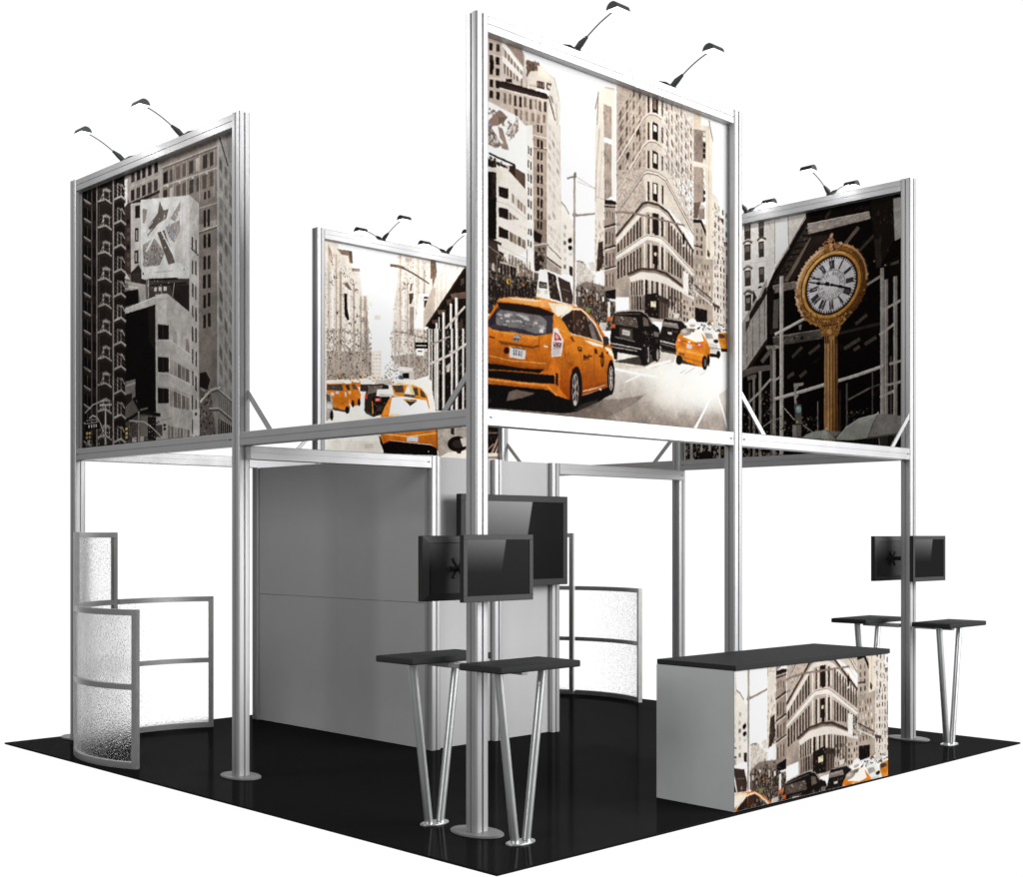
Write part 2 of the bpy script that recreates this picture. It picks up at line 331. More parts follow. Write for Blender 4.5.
# ------------------------------------------------------------------ banners
ART = {}
def art_material(key):
    m, nt, b = new_mat('printed_banner_' + key)
    b.inputs['Roughness'].default_value = 0.8
    b.inputs['Specular IOR Level'].default_value = 0.02
    if key in ART:
        tx = nt.nodes.new('ShaderNodeTexImage'); tx.image = ART[key]; tx.interpolation = 'Cubic'; tx.extension = 'EXTEND'
        uv = nt.nodes.new('ShaderNodeUVMap')
        nt.links.new(uv.outputs['UV'], tx.inputs['Vector'])
        nt.links.new(tx.outputs['Color'], b.inputs['Base Color'])
    return m
PR = 0.065          # how far the print sits behind the post face
PIX = {}
PIX['taxi'] = '''
P|cbbaac|100|20 -59 137 -53 137 347 20 377
W|1c1412 3a2c26 1c1412 2a1e19|2|5|55|62|42 20 130 4 130 325 42 337
P|140d0b|100|54 116 82 111 82 163 54 170
L|f0e6da|5|46 87 132 80
L|f0e6da|6|46 216 132 200
P|dccfc3|100|137 -53 256 -39 300 32 310 191 123 213
P|978578|100|150 -49 256 -32 293 28 291 91 159 -4
W|7d695c 9a887b|6|1|50|90|150 20 283 104 283 142 150 75
P|fffdf8|100|139 -2 163 2 283 97 283 121 139 20
P|fdf9f2|100|139 71 167 77 283 142 283 177 139 102
W|8a7668 6a574b|5|1|45|90|145 103 256 157 256 184 145 166
P|7a6457|100|310 44 401 39 403 81 328 151 310 149
N|5c473c 8d776a 6a5448|40|10|24|100|310 44 401 39 403 81 328 151 310 149
P|efe4d6|100|310 142 337 100 401 82 513 94 518 172 310 191
P|f7ecd8|100|387 50 515 101 515 117 392 109
L|d8c4a6|4|401 46 515 101
P|3b2a24|100|385 140 438 135 438 175 385 178
W|cbb9aa 8a766a|3|1|30|70|385 140 438 135 438 175 385 178
P|5a463c|100|454 132 495 128 495 169 454 171
P|f0e6da|100|462 142 483 140 483 159 462 161
P|8d7a6d|100|269 160 310 149 314 197 269 202
P|e4d5c5|100|279 158 308 150 310 199 279 202
P|ecdfd0|100|323 159 337 145 360 137 378 144 380 195 328 200
L|b7a595|6|328 179 378 173
P|d3c3b5|100|123 240 466 217 457 430 46 527 46 343 123 351
W|3a2c26 6b594d 8a7769|9|1|50|85|141 267 462 237 462 301 141 336
W|8a7668 a5917f 6e5b4f|6|2|55|72|215 328 457 309 457 430 215 487
L|ead9c8|6|206 248 206 490
L|ead9c8|6|283 242 283 471
L|ead9c8|6|323 240 323 462
L|ead9c8|6|369 236 369 451
L|ead9c8|7|424 232 424 438
P|271a16|100|119 215 150 206 457 195 471 218 448 227 121 247
L|5a443a|3|132 226 132 240
L|5a443a|3|145 225 145 239
L|5a443a|3|159 225 159 239
L|5a443a|3|172 224 172 238
L|5a443a|3|185 224 185 238
L|5a443a|3|197 224 197 238
L|5a443a|3|211 223 211 237
L|5a443a|3|224 222 224 236
L|5a443a|3|238 222 238 235
L|5a443a|3|251 222 251 235
L|5a443a|3|265 221 265 234
L|5a443a|3|279 220 279 234
L|5a443a|3|291 220 291 234
L|5a443a|3|305 219 305 233
L|5a443a|3|319 218 319 232
L|5a443a|3|333 217 333 232
L|5a443a|3|346 217 346 232
L|5a443a|3|360 216 360 231
L|5a443a|3|373 215 373 230
L|5a443a|3|387 215 387 230
L|5a443a|3|401 215 401 229
L|5a443a|3|415 215 415 229
L|5a443a|3|429 215 429 229
L|5a443a|3|443 214 443 228
L|f4e9dc|7|121 252 457 232
P|1d1411|100|165 188 206 180 206 198 165 205
P|f3ebe0|100|466 196 512 80 542 159 561 240 542 411 457 430
L|4a3c34|8|469 206 519 329
L|b9a99c|4|512 87 552 214
P|8a766a|70|475 193 495 199 509 239 490 229
L|cdbdae|7|527 234 537 411
P|f1e9de|100|457 371 539 351 559 491 552 637 563 973 457 992
W|d6cbc1 e0d7ce cfc3b8|3|11|62|50|461 328 553 435 559 1068 461 955
L|cdbfb2|5|552 348 563 973
P|b9a595|100|358 444 457 443 457 992 358 1009
P|c5b2a2|100|346 398 457 371 457 443 358 448
W|1a1210 2a1d18 120c0a|2|8|57|68|381 457 431 456 431 982 381 980
W|3a2c26|2|1|60|90|383 382 429 378 429 427 383 428
L|f0e6da|8|358 450 457 446
L|6b5a4e|5|358 521 457 507
L|efe4d6|6|358 515 457 500
N|a18d7d c7b5a6|60|8|18|100|358 466 457 450 457 992 358 1009
W|1a1210 2a1d18 120c0a|2|8|57|68|381 457 431 456 431 982 381 980
P|faf6f0|100|229 427 355 395 357 1009 314 1017 314 757
W|2a1f1b 3a2d27|2|7|45|60|314 504 351 516 351 1031 314 1017
L|e3d8cd|5|313 574 356 589
L|e3d8cd|5|313 652 356 667
L|e3d8cd|5|313 729 356 744
L|e3d8cd|5|313 807 356 823
P|fffefb|100|42 342 247 373 310 420 310 677 229 642 42 584
P|8b7468|100|46 447 115 371 137 373 176 397 115 454 71 471 46 498
P|75604f|100|115 412 176 391 150 432 115 447
P|8f7c6f|100|110 462 141 465 186 572 137 576
P|85736a|100|46 492 71 478 137 559 97 581 46 573
N|5f5048 a3948a c9bfb7 e9e3dd|70|8|20|100|46 492 71 478 137 559 97 581 46 573
P|9c8a7d|100|189 464 249 379 254 448 197 514
N|efe9e3 7d6b5f d8cfc8|40|8|22|100|141 434 249 379 254 448 185 527
P|8a9ad0|100|42 468 63 456 58 467 42 482
L|fffefb|12|71 475 141 544
L|8a766a|5|150 384 54 455
N|3a2c26 8a766a|14|8|18|100|54 373 97 383 89 412 46 410
L|1a1210|10|52 621 229 646
L|1a1210|6|229 642 229 719
L|2a1d18|15|46 654 159 668 224 699
P|1f1512|100|42 655 99 657 99 687 42 693
N|f4ece2 1a1210 8a7a6f|40|8|20|100|50 633 220 658 211 695 50 674
P|584539|100|233 662 300 677 300 770 206 703
P|35261f|100|185 659 229 647 229 711 197 701
L|1a1210|6|211 660 229 711
P|f6efe6|100|99 684 167 673 314 771 314 1017 99 1055
P|e6dccf|100|46 690 99 691 99 709 46 716
P|efe3d2|70|99 684 132 679 141 737 106 785 99 787
P|0e0908|100|42 719 99 713 99 1055 42 1065
P|2b1f1a|70|63 727 95 723 95 857 71 861
N|1a1210 3a2c25|20|6|20|40|54 728 97 719 97 870 63 877
P|1a100e|100|115 784 181 785 181 840 116 839
N|2f211c|8|6|14|100|116 791 180 788 180 836 116 835
P|1a100e|100|115 896 181 897 181 952 116 950
N|2f211c|8|6|14|100|116 902 180 900 180 948 116 947
P|1a100e|100|115 1004 181 1006 181 1061 116 1059
N|2f211c|8|6|14|100|116 1011 180 1010 180 1058 116 1055
W|d0c3b7 a89585 e4dacf|5|1|80|92|204 801 305 857 305 907 204 853
W|a5937f 8a7869 c9bbae|5|1|82|95|185 908 305 956 305 1006 185 955
L|d5cabf|5|102 869 181 871 314 925
L|b5a598|16|665 601 663 955
L|8b7b70|9|609 637 679 611
P|8a7a6f|100|678 598 677 602 676 606 673 608 671 610 667 611 665 610 663 608 661 606 660 602 661 598 663 595 665 592 667 590 671 590 673 590 676 592 677 595
P|a5968a|100|683 831 682 836 679 841 674 844 668 847 662 848 656 848 652 845 649 842 648 838 649 833 652 828 656 825 662 822 668 821 674 821 679 824 682 827
L|8d7e73|11|677 837 786 808 983 757
L|cfc5bb|4|687 616 826 652
L|d6cdc4|4|687 640 826 652 979 670
P|8a7a6f|100|829 650 829 651 828 653 826 654 825 654 823 654 821 654 820 654 819 654 819 652 819 651 820 649 821 648 823 647 825 647 826 647 828 648 829 649
P|f4eee3|100|561 778 585 783 648 892 653 957 561 973
L|6f5f54|6|564 782 594 801 624 839
P|3a2c26|100|619 873 648 889 650 910 626 889
P|b5a598|100|619 912 648 929 648 958 619 963
P|faf2e2|100|846 86 902 40 983 36 983 306 836 341
L|7a6a5e|7|853 80 828 187
P|b09d90|100|892 141 959 142 959 312 897 327
N|8a7669 c9b9ac|30|8|18|60|892 141 959 142 959 312 897 327
L|d9c4a8|8|902 42 983 31
L|8d7b6e|6|851 107 836 341
P|f3e9dc|100|826 281 897 264 897 914 824 927
L|bfae9f|7|861 296 836 524 828 726
L|d6c8ba|6|881 417 856 690
P|b7a699|100|897 257 959 249 959 334 897 333
P|b5a497|100|899 365 957 364 959 670 899 704
N|a08d7f c6b7aa 95836f|50|6|22|30|899 365 957 364 959 670 899 704
P|fbf5ec|100|959 249 990 242 990 663 959 670
L|cbbcae|5|836 695 897 704
P|c8b7a8|100|999 -56 1250 -63 1250 516 999 569
P|ebe2d8|100|1372 -72 1675 -71 1675 427 1372 491
P|dfd1c2|100|1245 -61 1381 -74 1381 489 1245 517
N|a8978a e6dace 93806f dccdbf b5a497|1500|3|9|100|999 -41 1245 -46 1245 517 999 569
N|cbbeb2 fbf7f2 b5a79b f6f0e9|1300|3|9|100|1372 -48 1673 -46 1673 428 1372 491
N|c2b1a2 efe5da|120|6|14|100|1245 -38 1381 -59 1381 489 1245 517
W|a8978a 93806f|8|16|40|50|1004 172 1245 -193 1245 464 1004 809
W|5a493f 6a574b 453730|4|8|26|60|1006 172 1220 -147 1220 516 1006 809
W|e6dace|1|8|100|7|1004 138 1245 -224 1245 433 1004 779
W|cbbdb0 b9aa9c|9|18|45|45|1401 -182 1673 106 1673 782 1401 485
W|5a4a40 7d6b5e 6a594e|6|9|26|52|1409 -167 1670 111 1670 775 1409 484
W|b0a093|1|9|100|5|1401 -197 1673 90 1673 766 1401 469
L|b09e90|3|1004 183 1245 -169
L|b09e90|3|1004 215 1245 -137
L|b09e90|3|1004 247 1245 -105
L|b09e90|3|1004 279 1245 -72
L|b09e90|3|1004 310 1245 -40
L|b09e90|3|1004 342 1245 -7
L|b09e90|3|1004 374 1245 25
L|b09e90|3|1004 405 1245 58
L|b09e90|3|1004 437 1245 90
L|b09e90|3|1004 468 1245 122
L|b09e90|3|1004 500 1245 155
L|b09e90|3|1004 532 1245 187
L|b09e90|3|1004 564 1245 220
L|b09e90|3|1004 596 1245 252
L|b09e90|3|1004 627 1245 285
L|b09e90|3|1004 659 1245 317
L|b09e90|3|1004 690 1245 349
L|b09e90|3|1004 722 1245 382
L|b09e90|3|1004 754 1245 414
L|b09e90|3|1004 785 1245 447
L|b09e90|3|1004 817 1245 479
L|b09e90|3|1004 849 1245 512
L|d6cabd|3|1384 -286 1673 -78
L|d6cabd|3|1384 -243 1673 -35
L|d6cabd|3|1384 -200 1673 10
L|d6cabd|3|1384 -157 1673 54
L|d6cabd|3|1384 -114 1673 98
L|d6cabd|3|1384 -71 1673 142
L|d6cabd|3|1384 -28 1673 187
L|d6cabd|3|1384 15 1673 231
L|d6cabd|3|1384 58 1673 275
L|d6cabd|3|1384 102 1673 320
L|d6cabd|3|1384 144 1673 364
L|d6cabd|3|1384 187 1673 408
L|d6cabd|3|1384 231 1673 452
L|d6cabd|3|1384 273 1673 497
L|d6cabd|3|1384 316 1673 541
L|d6cabd|3|1384 360 1673 585
L|d6cabd|3|1384 402 1673 630
L|d6cabd|3|1384 445 1673 673
L|d6cabd|3|1384 489 1673 718
L|d6cabd|3|1384 532 1673 762
L|d6cabd|3|1384 575 1673 806
L|d6cabd|3|1384 618 1673 850
P|3a2c25|100|1163 236 1190 215 1190 245 1163 271
P|3a2c25|100|1077 394 1104 372 1104 402 1083 427
P|3a2c25|100|1014 506 1038 485 1038 508 1020 521
P|1c1411|100|1303 -19 1352 -14 1352 89 1303 86
P|8a7264|100|1311 -13 1337 -8 1337 66 1311 65
P|2a1f1a|100|1261 -6 1277 -7 1277 101 1261 101
P|2a1f1a|100|1384 -8 1396 -5 1396 94 1384 89
L|f7f0e6|6|1295 -18 1295 93
L|f7f0e6|6|1361 -20 1361 91
P|1c1411|100|1303 144 1352 150 1352 254 1303 249
P|fffaf2|100|1313 159 1340 162 1340 198 1313 201
P|2a1f1a|100|1261 156 1277 156 1277 263 1261 263
P|2a1f1a|100|1384 156 1396 159 1396 259 1384 254
L|f7f0e6|6|1295 145 1295 256
L|f7f0e6|6|1361 144 1361 256
P|1c1411|100|1303 319 1352 325 1352 429 1303 424
P|efe5d9|100|1313 334 1340 337 1340 393 1313 394
P|2a1f1a|100|1261 330 1277 330 1277 437 1261 437
P|2a1f1a|100|1384 332 1396 336 1396 435 1384 430
L|f7f0e6|6|1295 320 1295 430
L|f7f0e6|6|1361 320 1361 431
L|8a786b|5|1004 467 1228 147 1273 110 1328 98 1384 113
L|f2e8dc|10|1004 458 1228 138 1273 101 1328 88 1386 102
L|8a786b|6|1004 629 1228 313 1273 276 1328 265 1384 281
L|f2e8dc|10|1004 620 1228 304 1273 267 1328 256 1386 271
P|6a584c|100|1463 220 1474 225 1499 258 1483 255
P|6a584c|100|1561 364 1576 365 1590 389 1572 389
P|6a584c|100|1429 192 1443 193 1443 208 1429 208
W|a5968a 8a7a6d|3|3|8|70|1401 22 1666 100 1666 429 1401 485
P|e9dcc9|100|1675 -55 1744 -57 1744 57 1817 47 1841 393 1675 427
P|dccbb5|100|1675 -63 1739 -63 1739 82 1675 90
P|fdfbf7|100|1744 -20 1829 8 1829 45 1744 53
P|94837a|100|1675 98 1787 87 1787 295 1675 303
N|7d6b60 a8978b|60|6|18|50|1675 98 1763 92 1763 300 1675 303
W|241a16 3a2c26 f0e6da|1|6|80|75|1760 93 1790 91 1790 298 1760 300
P|f2eadb|100|1675 303 1799 294 1799 316 1675 331
P|a59386|100|1675 337 1763 327 1763 410 1675 427
W|241a16 efe6da|1|2|80|80|1763 324 1790 321 1790 403 1763 410
L|8c7b70|10|1821 12 1836 68 1860 137
P|f4ead8|100|1817 39 1857 136 1854 390 1799 402
L|cdb99f|6|1817 39 1824 396
P|cbbcae|100|999 503 1245 450 1245 686 999 929
N|a8978a e6dace 93806f dccdbf|420|5|14|100|999 507 1245 453 1245 608 999 898
P|e4d8ca|100|1212 476 1440 411 1675 683 1675 779 1435 648 1261 644
N|cbbeb2 fbf7f2 b5a79b|380|5|14|100|1418 417 1675 361 1675 763
L|b7a698|3|1004 536 1223 258
L|b7a698|3|1004 573 1223 297
L|b7a698|3|1004 611 1223 335
L|b7a698|3|1004 649 1223 373
L|b7a698|3|1004 687 1223 412
L|b7a698|3|1004 724 1223 451
L|b7a698|3|1004 762 1223 489
L|b7a698|3|1004 800 1223 528
L|b7a698|3|1004 837 1223 566
L|b7a698|3|1004 875 1223 605
L|b7a698|3|1004 913 1223 643
L|b7a698|3|1004 951 1223 682
L|cfc2b5|3|1423 360 1673 635
L|cfc2b5|3|1423 407 1673 683
L|cfc2b5|3|1423 454 1673 731
L|cfc2b5|3|1423 501 1673 779
L|cfc2b5|3|1423 549 1673 828
L|cfc2b5|3|1423 596 1673 876
L|cfc2b5|3|1423 643 1673 924
L|cfc2b5|3|1423 690 1673 972
P|1c1411|100|1305 515 1350 513 1350 630 1305 623
P|f6efe6|100|1313 520 1339 521 1339 581 1313 582
P|2a1f1a|100|1261 518 1277 518 1277 632 1261 632
P|2a1f1a|100|1384 517 1398 519 1398 634 1384 629
L|f5ece1|19|999 755 1228 474 1261 456 1350 452 1418 471 1673 752
L|7c6b5f|7|999 767 1228 485 1261 467 1350 464 1418 484 1673 768
L|5e4e44|4|999 750 1226 468 1261 450 1352 446 1420 465 1673 743
P|b7a799|100|988 908 1218 671 1261 653 1350 649 1440 679 1675 883 1675 1166 988 1262
P|f3eade|100|994 918 1220 690 1261 668 1361 667 1435 695 1675 891 1675 924 1435 736 1361 702 1261 705 1220 725 994 953
L|3f312a|15|994 899 1220 661 1261 645 1350 643 1440 670 1675 875
W|221814 4a3b33 2f231e|8|1|50|100|999 952 1212 738 1212 861 999 1020
W|1f1512 4a3b33|3|1|45|100|1245 720 1418 711 1418 829 1245 843
W|221814 54443b 3a2d27|9|1|50|100|1435 723 1675 875 1675 988 1435 853
P|1c1310|100|1305 701 1354 699 1354 828 1305 825
L|f4ebe0|13|1234 722 1234 853
N|b5a598|7|4|8|100|1223 728 1245 724 1245 848 1223 851
L|f4ebe0|13|1286 712 1286 844
N|b5a598|7|4|8|100|1274 719 1297 714 1297 838 1274 842
L|f4ebe0|13|1372 695 1372 829
N|b5a598|7|4|8|100|1361 702 1384 697 1384 823 1361 827
L|f4ebe0|13|1409 689 1409 823
N|b5a598|7|4|8|100|1397 695 1420 691 1420 817 1397 820
P|f6eee4|100|994 1005 1223 853 1261 837 1372 833 1435 859 1675 1000 1675 1045 1418 905 1361 883 1261 883 1212 915 994 1052
L|8a786b|5|994 1014 1223 862 1261 846 1372 842 1435 869 1675 1012
L|9a887b|5|994 1045 1212 909 1261 877 1361 877 1423 898 1675 1038
W|241a16 4a3b33 33271f|8|1|50|100|999 1053 1212 923 1212 1053 999 1155
W|1f1512 4a3b33|3|1|45|100|1245 901 1418 896 1418 1033 1245 1045
W|241a16 54443b 3a2d27|9|1|50|100|1435 916 1675 1045 1675 1085 1435 1042
P|1c1310|100|1305 898 1352 897 1352 1012 1305 1012
P|e9d9b5|100|1341 947 1340 952 1338 955 1334 959 1330 962 1325 963 1321 962 1317 959 1315 956 1314 952 1315 947 1317 943 1321 940 1325 938 1330 937 1334 938 1338 939 1340 943
L|f4ebe0|13|1234 899 1234 1058
L|f4ebe0|13|1286 890 1286 1050
L|f4ebe0|13|1372 875 1372 1036
L|f4ebe0|13|1409 869 1409 1030
L|8b7b70|12|936 771 1046 746 1153 734 1305 732 1452 728 1590 728
P|1a1210|100|1569 782 1590 778 1593 833 1572 841
P|d9a93a|100|1590 772 1589 774 1588 776 1585 778 1581 780 1576 781 1572 780 1569 779 1568 778 1567 776 1568 774 1569 771 1572 769 1576 768 1581 768 1585 768 1588 768 1589 769
P|e6f0f0|100|1590 854 1589 857 1588 859 1585 862 1581 864 1576 865 1572 864 1569 863 1568 861 1567 858 1568 855 1569 852 1572 850 1576 849 1581 848 1585 848 1588 850 1589 851
P|b3a295|100|901 707 991 696 988 1164 901 1177
P|1f1512|100|901 701 952 693 994 696 994 712 901 726
L|2a1d18|8|901 741 988 728
L|2a1d18|8|901 857 988 844
L|2a1d18|9|901 968 988 957
L|2a1d18|8|901 1088 988 1077
W|6a5a4f 8d7d71|3|6|40|60|906 751 983 744 983 1158 906 1169
L|efe6dc|7|901 980 988 968
P|c2b3a5|100|1675 675 1793 685 1795 1043 1675 1061
L|1d1512|20|1675 683 1744 671 1805 764
P|9a8a7e|100|1721 585 1778 574 1778 654 1721 662
P|cfc4b9|100|1709 598 1751 557 1790 581
P|6d5b50|100|1675 562 1747 549 1726 592 1714 659 1675 668
W|8d7d71 5a4a40|2|7|35|60|1683 713 1775 712 1775 1037 1683 1044
L|2a1d18|8|1679 835 1744 836
L|2a1d18|8|1679 952 1744 949
P|efe3d0|100|1790 336 1849 323 1857 1034 1790 1044
L|cdb99f|6|1817 330 1824 1038
P|a79588|100|1675 361 1775 339 1775 547 1675 558
N|8a786c bba99c|40|6|16|100|1675 361 1763 342 1763 545 1675 558
W|241a16 f0e6da|1|5|80|60|1763 342 1787 337 1787 544 1763 549
P|eee5da|100|1854 469 1903 492 1941 617 1972 760 2016 785 2016 1010 1854 1034
W|a8988b 6f5f54 cdbfb2 d9cdc1 3a2d27|4|9|40|55|1860 509 2010 563 2010 1118 1860 1058
P|6a5a4f|100|1916 617 1951 615 1947 645
P|5a4a40|100|1960 766 2010 761 2010 786 1972 793
N|b7a89b f8f3ec 6a5a4f|120|6|16|100|1854 502 1928 553 2003 787 2003 1012 1854 1034
P|3a2d27|100|1922 900 1947 905 1941 934 1918 933
P|4a3b33|100|1805 838 1832 866 1824 891 1803 879
P|c0b1a3|100|1102 1106 1212 1055 1343 1047 1440 1062 1684 1155 1684 1328 1102 1385
P|f1e8de|100|1102 1126 1201 1081 1343 1069 1440 1081 1678 1164 1678 1183 1427 1119 1319 1116 1201 1124 1120 1152
L|3d2e28|15|1090 1111 1201 1061 1319 1045 1427 1055 1576 1110
L|6a594e|6|1102 1120 1201 1074 1319 1059 1427 1068 1678 1156
W|1f1613 4a3b33 31251f|5|1|50|100|1114 1158 1226 1121 1226 1215 1114 1232
W|1c1310 3a2d27|3|1|45|100|1226 1121 1367 1116 1367 1208 1226 1215
W|1f1613 54443b 3a2d27|7|1|50|100|1379 1122 1570 1150 1570 1317 1379 1232
L|efe5d9|10|1235 1123 1235 1220
L|efe5d9|12|1286 1120 1286 1219
L|efe5d9|12|1367 1117 1367 1220
L|efe5d9|12|1427 1114 1427 1220
P|a89a8d|100|1114 1234 1235 1214 1235 1310 1114 1321
W|1a1310 3a2f29 6a5b50|5|1|60|100|1117 1239 1235 1220 1235 1310 1117 1321
P|17100d|100|1234 1210 1357 1183 1357 1344 1234 1343
P|3a2d27|100|1357 1197 1442 1210 1442 1333 1357 1344
W|1c1310 6a5a4f|3|1|60|100|1361 1234 1440 1244 1440 1333 1361 1344
P|f0e4c0|100|1288 1244 1333 1236 1333 1276 1288 1280
N|6a5a4f 8a7a6f 2a1f1b|20|5|16|100|1242 1217 1354 1201 1354 1319 1242 1334
W|2a1f1b 5a4a40 8a7a6d cfc2b6|9|4|50|60|1446 1180 1680 1190 1680 1337 1446 1324
P|ece4da|100|1489 1289 1539 1287 1539 1316 1489 1319
P|f6f2ec|100|1576 1011 1629 1028 1627 1150 1576 1135
N|1a1310 cfc6be|40|5|16|100|1620 1043 1678 1061 1678 1191 1620 1146
N|f0e9e0|25|5|14|100|1564 1000 1678 1017 1678 1147 1564 1154
P|b3a496|100|1680 925 1860 896 1860 1297 1680 1320
W|5a4b41 7d6d61 e8ddd1|5|6|40|60|1688 937 1820 933 1854 1192 1688 1215
L|efe6db|9|1680 1125 1854 1192
L|3a2d27|7|1680 1085 1854 1157
P|120c0a|100|1688 1228 1801 1232 1801 1309 1688 1319
N|3a2d27|10|6|14|100|1691 1232 1801 1234 1801 1305 1691 1319
P|e3d9ce|100|1858 897 2015 871 2015 1322 1858 1324
W|3a2d27 8a7a6d b5a79a d6cabe|5|9|40|60|1863 882 2008 876 2008 1297 1863 1279
P|4a3b33|100|1858 1174 1927 1191 1927 1209 1858 1196
P|2a1f1b|100|1988 978 2011 970 2011 1072 1988 1071
N|f5efe8 6a5a4f|80|5|14|100|1860 900 2008 876 2008 1305 1860 1323
P|f1e9de|100|457 900 563 881 565 1201 457 1175
W|cfc3b8 dcd2c8|6|3|55|70|466 917 559 964 559 1080 466 1024
L|5a4b41|7|457 1040 563 1104
L|efe6da|7|457 1034 563 1098
L|4a3b33|9|436 1104 563 1155
P|c9bcb0|100|448 1113 563 1166 563 1196 448 1181
W|9a8a7d|7|1|50|100|449 1126 561 1174 561 1195 449 1179
P|8a786b|100|358 919 457 900 455 1179 363 1194
W|1a1210|2|1|55|100|383 922 429 920 429 963 383 964
P|17100d|100|358 976 422 995 412 1044 360 1036
P|241a17|100|369 1090 438 1114 433 1193 369 1203
N|6a5a4f 1a1310 a8988b|50|6|20|100|364 1049 448 1070 448 1181 364 1193
L|d0c6bc|10|360 1063 429 1041 475 1035
P|f8f4ee|100|313 928 361 919 363 1194 313 1201
W|2a1f1b|2|2|45|55|315 959 351 966 351 1093 315 1085
P|fdfbf8|100|328 1093 361 1092 361 1191 328 1190
L|5a4a40|5|314 1093 314 1198
P|f5eee5|100|99 968 313 928 313 1107 99 1198
P|1a100e|100|115 1001 181 1012 181 1061 116 1057
W|a5937f 8a7869 6f5f53|4|1|80|95|185 1014 306 1045 306 1095 185 1066
W|b3a394 8a7a6d c9bdb0|6|1|75|100|180 1137 306 1166 306 1215 180 1199
L|d8cdc2|5|102 1101 310 1150
W|cfc2b6 e6dcd0|4|1|70|100|206 958 310 974 310 988 206 979
P|0e0908|100|42 978 99 968 99 1074 42 1084
P|3c302a|100|42 1084 106 1097 123 1193 132 1296 42 1309
P|2a1f1b|100|116 1133 150 1141 150 1190 116 1188
L|2b201b|14|44 1080 132 1095
L|8a7a6f|7|44 1118 123 1152 167 1173
P|4a3d35|100|42 1207 176 1199 310 1213 401 1220 401 1369 42 1486
P|2a211c|100|42 1281 193 1280 401 1283 401 1369 42 1486
N|14100e 2c231f 6a5a4f 8d7d71 4a3c34 3a2f29|900|4|15|70|42 1210 176 1199 401 1213 401 1354 310 1381 42 1473
N|e8ddd2 b5a89c cfc4ba|260|3|9|70|42 1210 193 1196 401 1216 401 1354 42 1452
N|0f0a08|160|5|14|60|42 1214 193 1196 401 1220 401 1354 42 1452
P|7a6a5e|100|123 1193 319 1197 373 1231 150 1265
N|a5988c 2a1f1b 8d7d71 5a4a40 c9bdb0|260|4|13|60|106 1155 319 1176 373 1224 150 1272
W|efe6da 5a4a40|1|7|60|50|150 1127 172 1129 172 1282 150 1279
P|d8a636|100|197 1286 196 1291 193 1297 190 1301 185 1304 180 1305 176 1304 172 1300 170 1296 169 1290 170 1284 172 1279 176 1274 180 1272 185 1271 190 1272 193 1275 196 1280
P|241a16|100|192 1288 191 1291 190 1295 189 1297 187 1298 185 1298 184 1297 182 1296 181 1293 181 1289 181 1286 182 1283 184 1280 185 1280 187 1279 189 1280 190 1282 191 1285
L|6a5a4f|5|197 1272 201 1362
P|d9812a|100|298 1291 297 1294 296 1296 292 1297 289 1298 285 1299 282 1299 279 1298 277 1297 276 1295 277 1293 279 1291 282 1289 285 1288 289 1288 292 1288 296 1289 297 1289
P|17100d|80|614 973 648 971 650 1051 619 1052
P|120c0a|100|646 986 645 990 642 995 638 999 633 1001 628 1003 622 1002 618 999 616 996 615 991 616 986 618 981 622 978 628 975 633 974 638 975 642 977 645 981
P|120c0a|100|646 1028 646 1032 643 1037 639 1041 634 1044 629 1045 624 1044 620 1041 616 1037 616 1033 616 1028 620 1023 624 1020 629 1017 634 1016 639 1017 643 1020 646 1023
P|bcd0cc|100|650 1063 650 1067 647 1070 643 1073 638 1076 633 1076 629 1076 624 1074 622 1071 621 1068 622 1064 624 1061 629 1058 633 1056 638 1055 643 1056 647 1057 650 1060
P|c9bdb0|100|599 1059 620 1055 620 1113 599 1117
P|f5efe6|100|563 881 648 866 648 1182 565 1194
W|cdc0b3 8a7a6d|1|6|40|50|570 898 614 897 614 1165 570 1172
P|120c0a|100|646 986 645 990 642 995 638 999 633 1001 628 1003 622 1002 618 999 616 996 615 991 616 986 618 981 622 978 628 975 633 974 638 975 642 977 645 981
P|120c0a|100|646 1028 646 1032 643 1037 639 1041 634 1044 629 1045 624 1044 620 1041 616 1037 616 1033 616 1028 620 1023 624 1020 629 1017 634 1016 639 1017 643 1020 646 1023
P|bcd0cc|100|650 1063 650 1067 647 1070 643 1073 638 1076 633 1076 629 1076 624 1074 622 1071 621 1068 622 1064 624 1061 629 1058 633 1056 638 1055 643 1056 647 1057 650 1060
P|d8a636|100|650 969 649 970 648 972 646 972 643 973 641 974 638 974 636 973 634 972 634 972 634 971 636 969 638 968 641 967 643 966 646 966 648 967 649 968
P|2a1f1b|100|624 1134 650 1138 650 1189 626 1185
P|e6ddd2|100|679 1111 736 1102 824 1162 826 1280 679 1330
N|cfc4ba b5a89c e8e0d6 a5988c d8cec2|420|3|13|100|679 1096 736 1094 816 1156 826 1280 679 1330
N|e8e0d6 b5a89b|24|5|14|100|776 1088 826 1080 826 1169 776 1176
P|d9cdc0|60|778 1088 822 1085 822 1133 786 1131
P|f3e9dc|100|824 833 902 817 902 1120 824 1133
N|cbbdb0 a8988b|60|5|22|40|824 836 899 822 899 1120 824 1133
P|3f312a|100|851 964 887 947 895 1069 861 1126 836 1130
N|1a1310 6a594e|24|6|18|100|846 958 895 949 895 1121 836 1130
P|fbf8f4|100|872 1125 897 1122 897 1214 872 1214
P|a39285|100|900 818 990 801 990 1227 900 1240
L|2f231e|11|900 863 990 827
L|efe5da|5|900 873 990 838
L|2f231e|11|900 989 990 955
L|efe5da|6|900 999 990 966
L|2f231e|9|900 1110 990 1077
L|efe5da|6|900 1118 990 1086
W|5a4b41 3a2d27|3|3|40|60|903 874 983 851 983 1213 903 1232
P|0f0a09|100|902 1240 990 1215 990 1273 907 1278
P|efe8e0|100|912 1287 990 1276 990 1287 912 1297
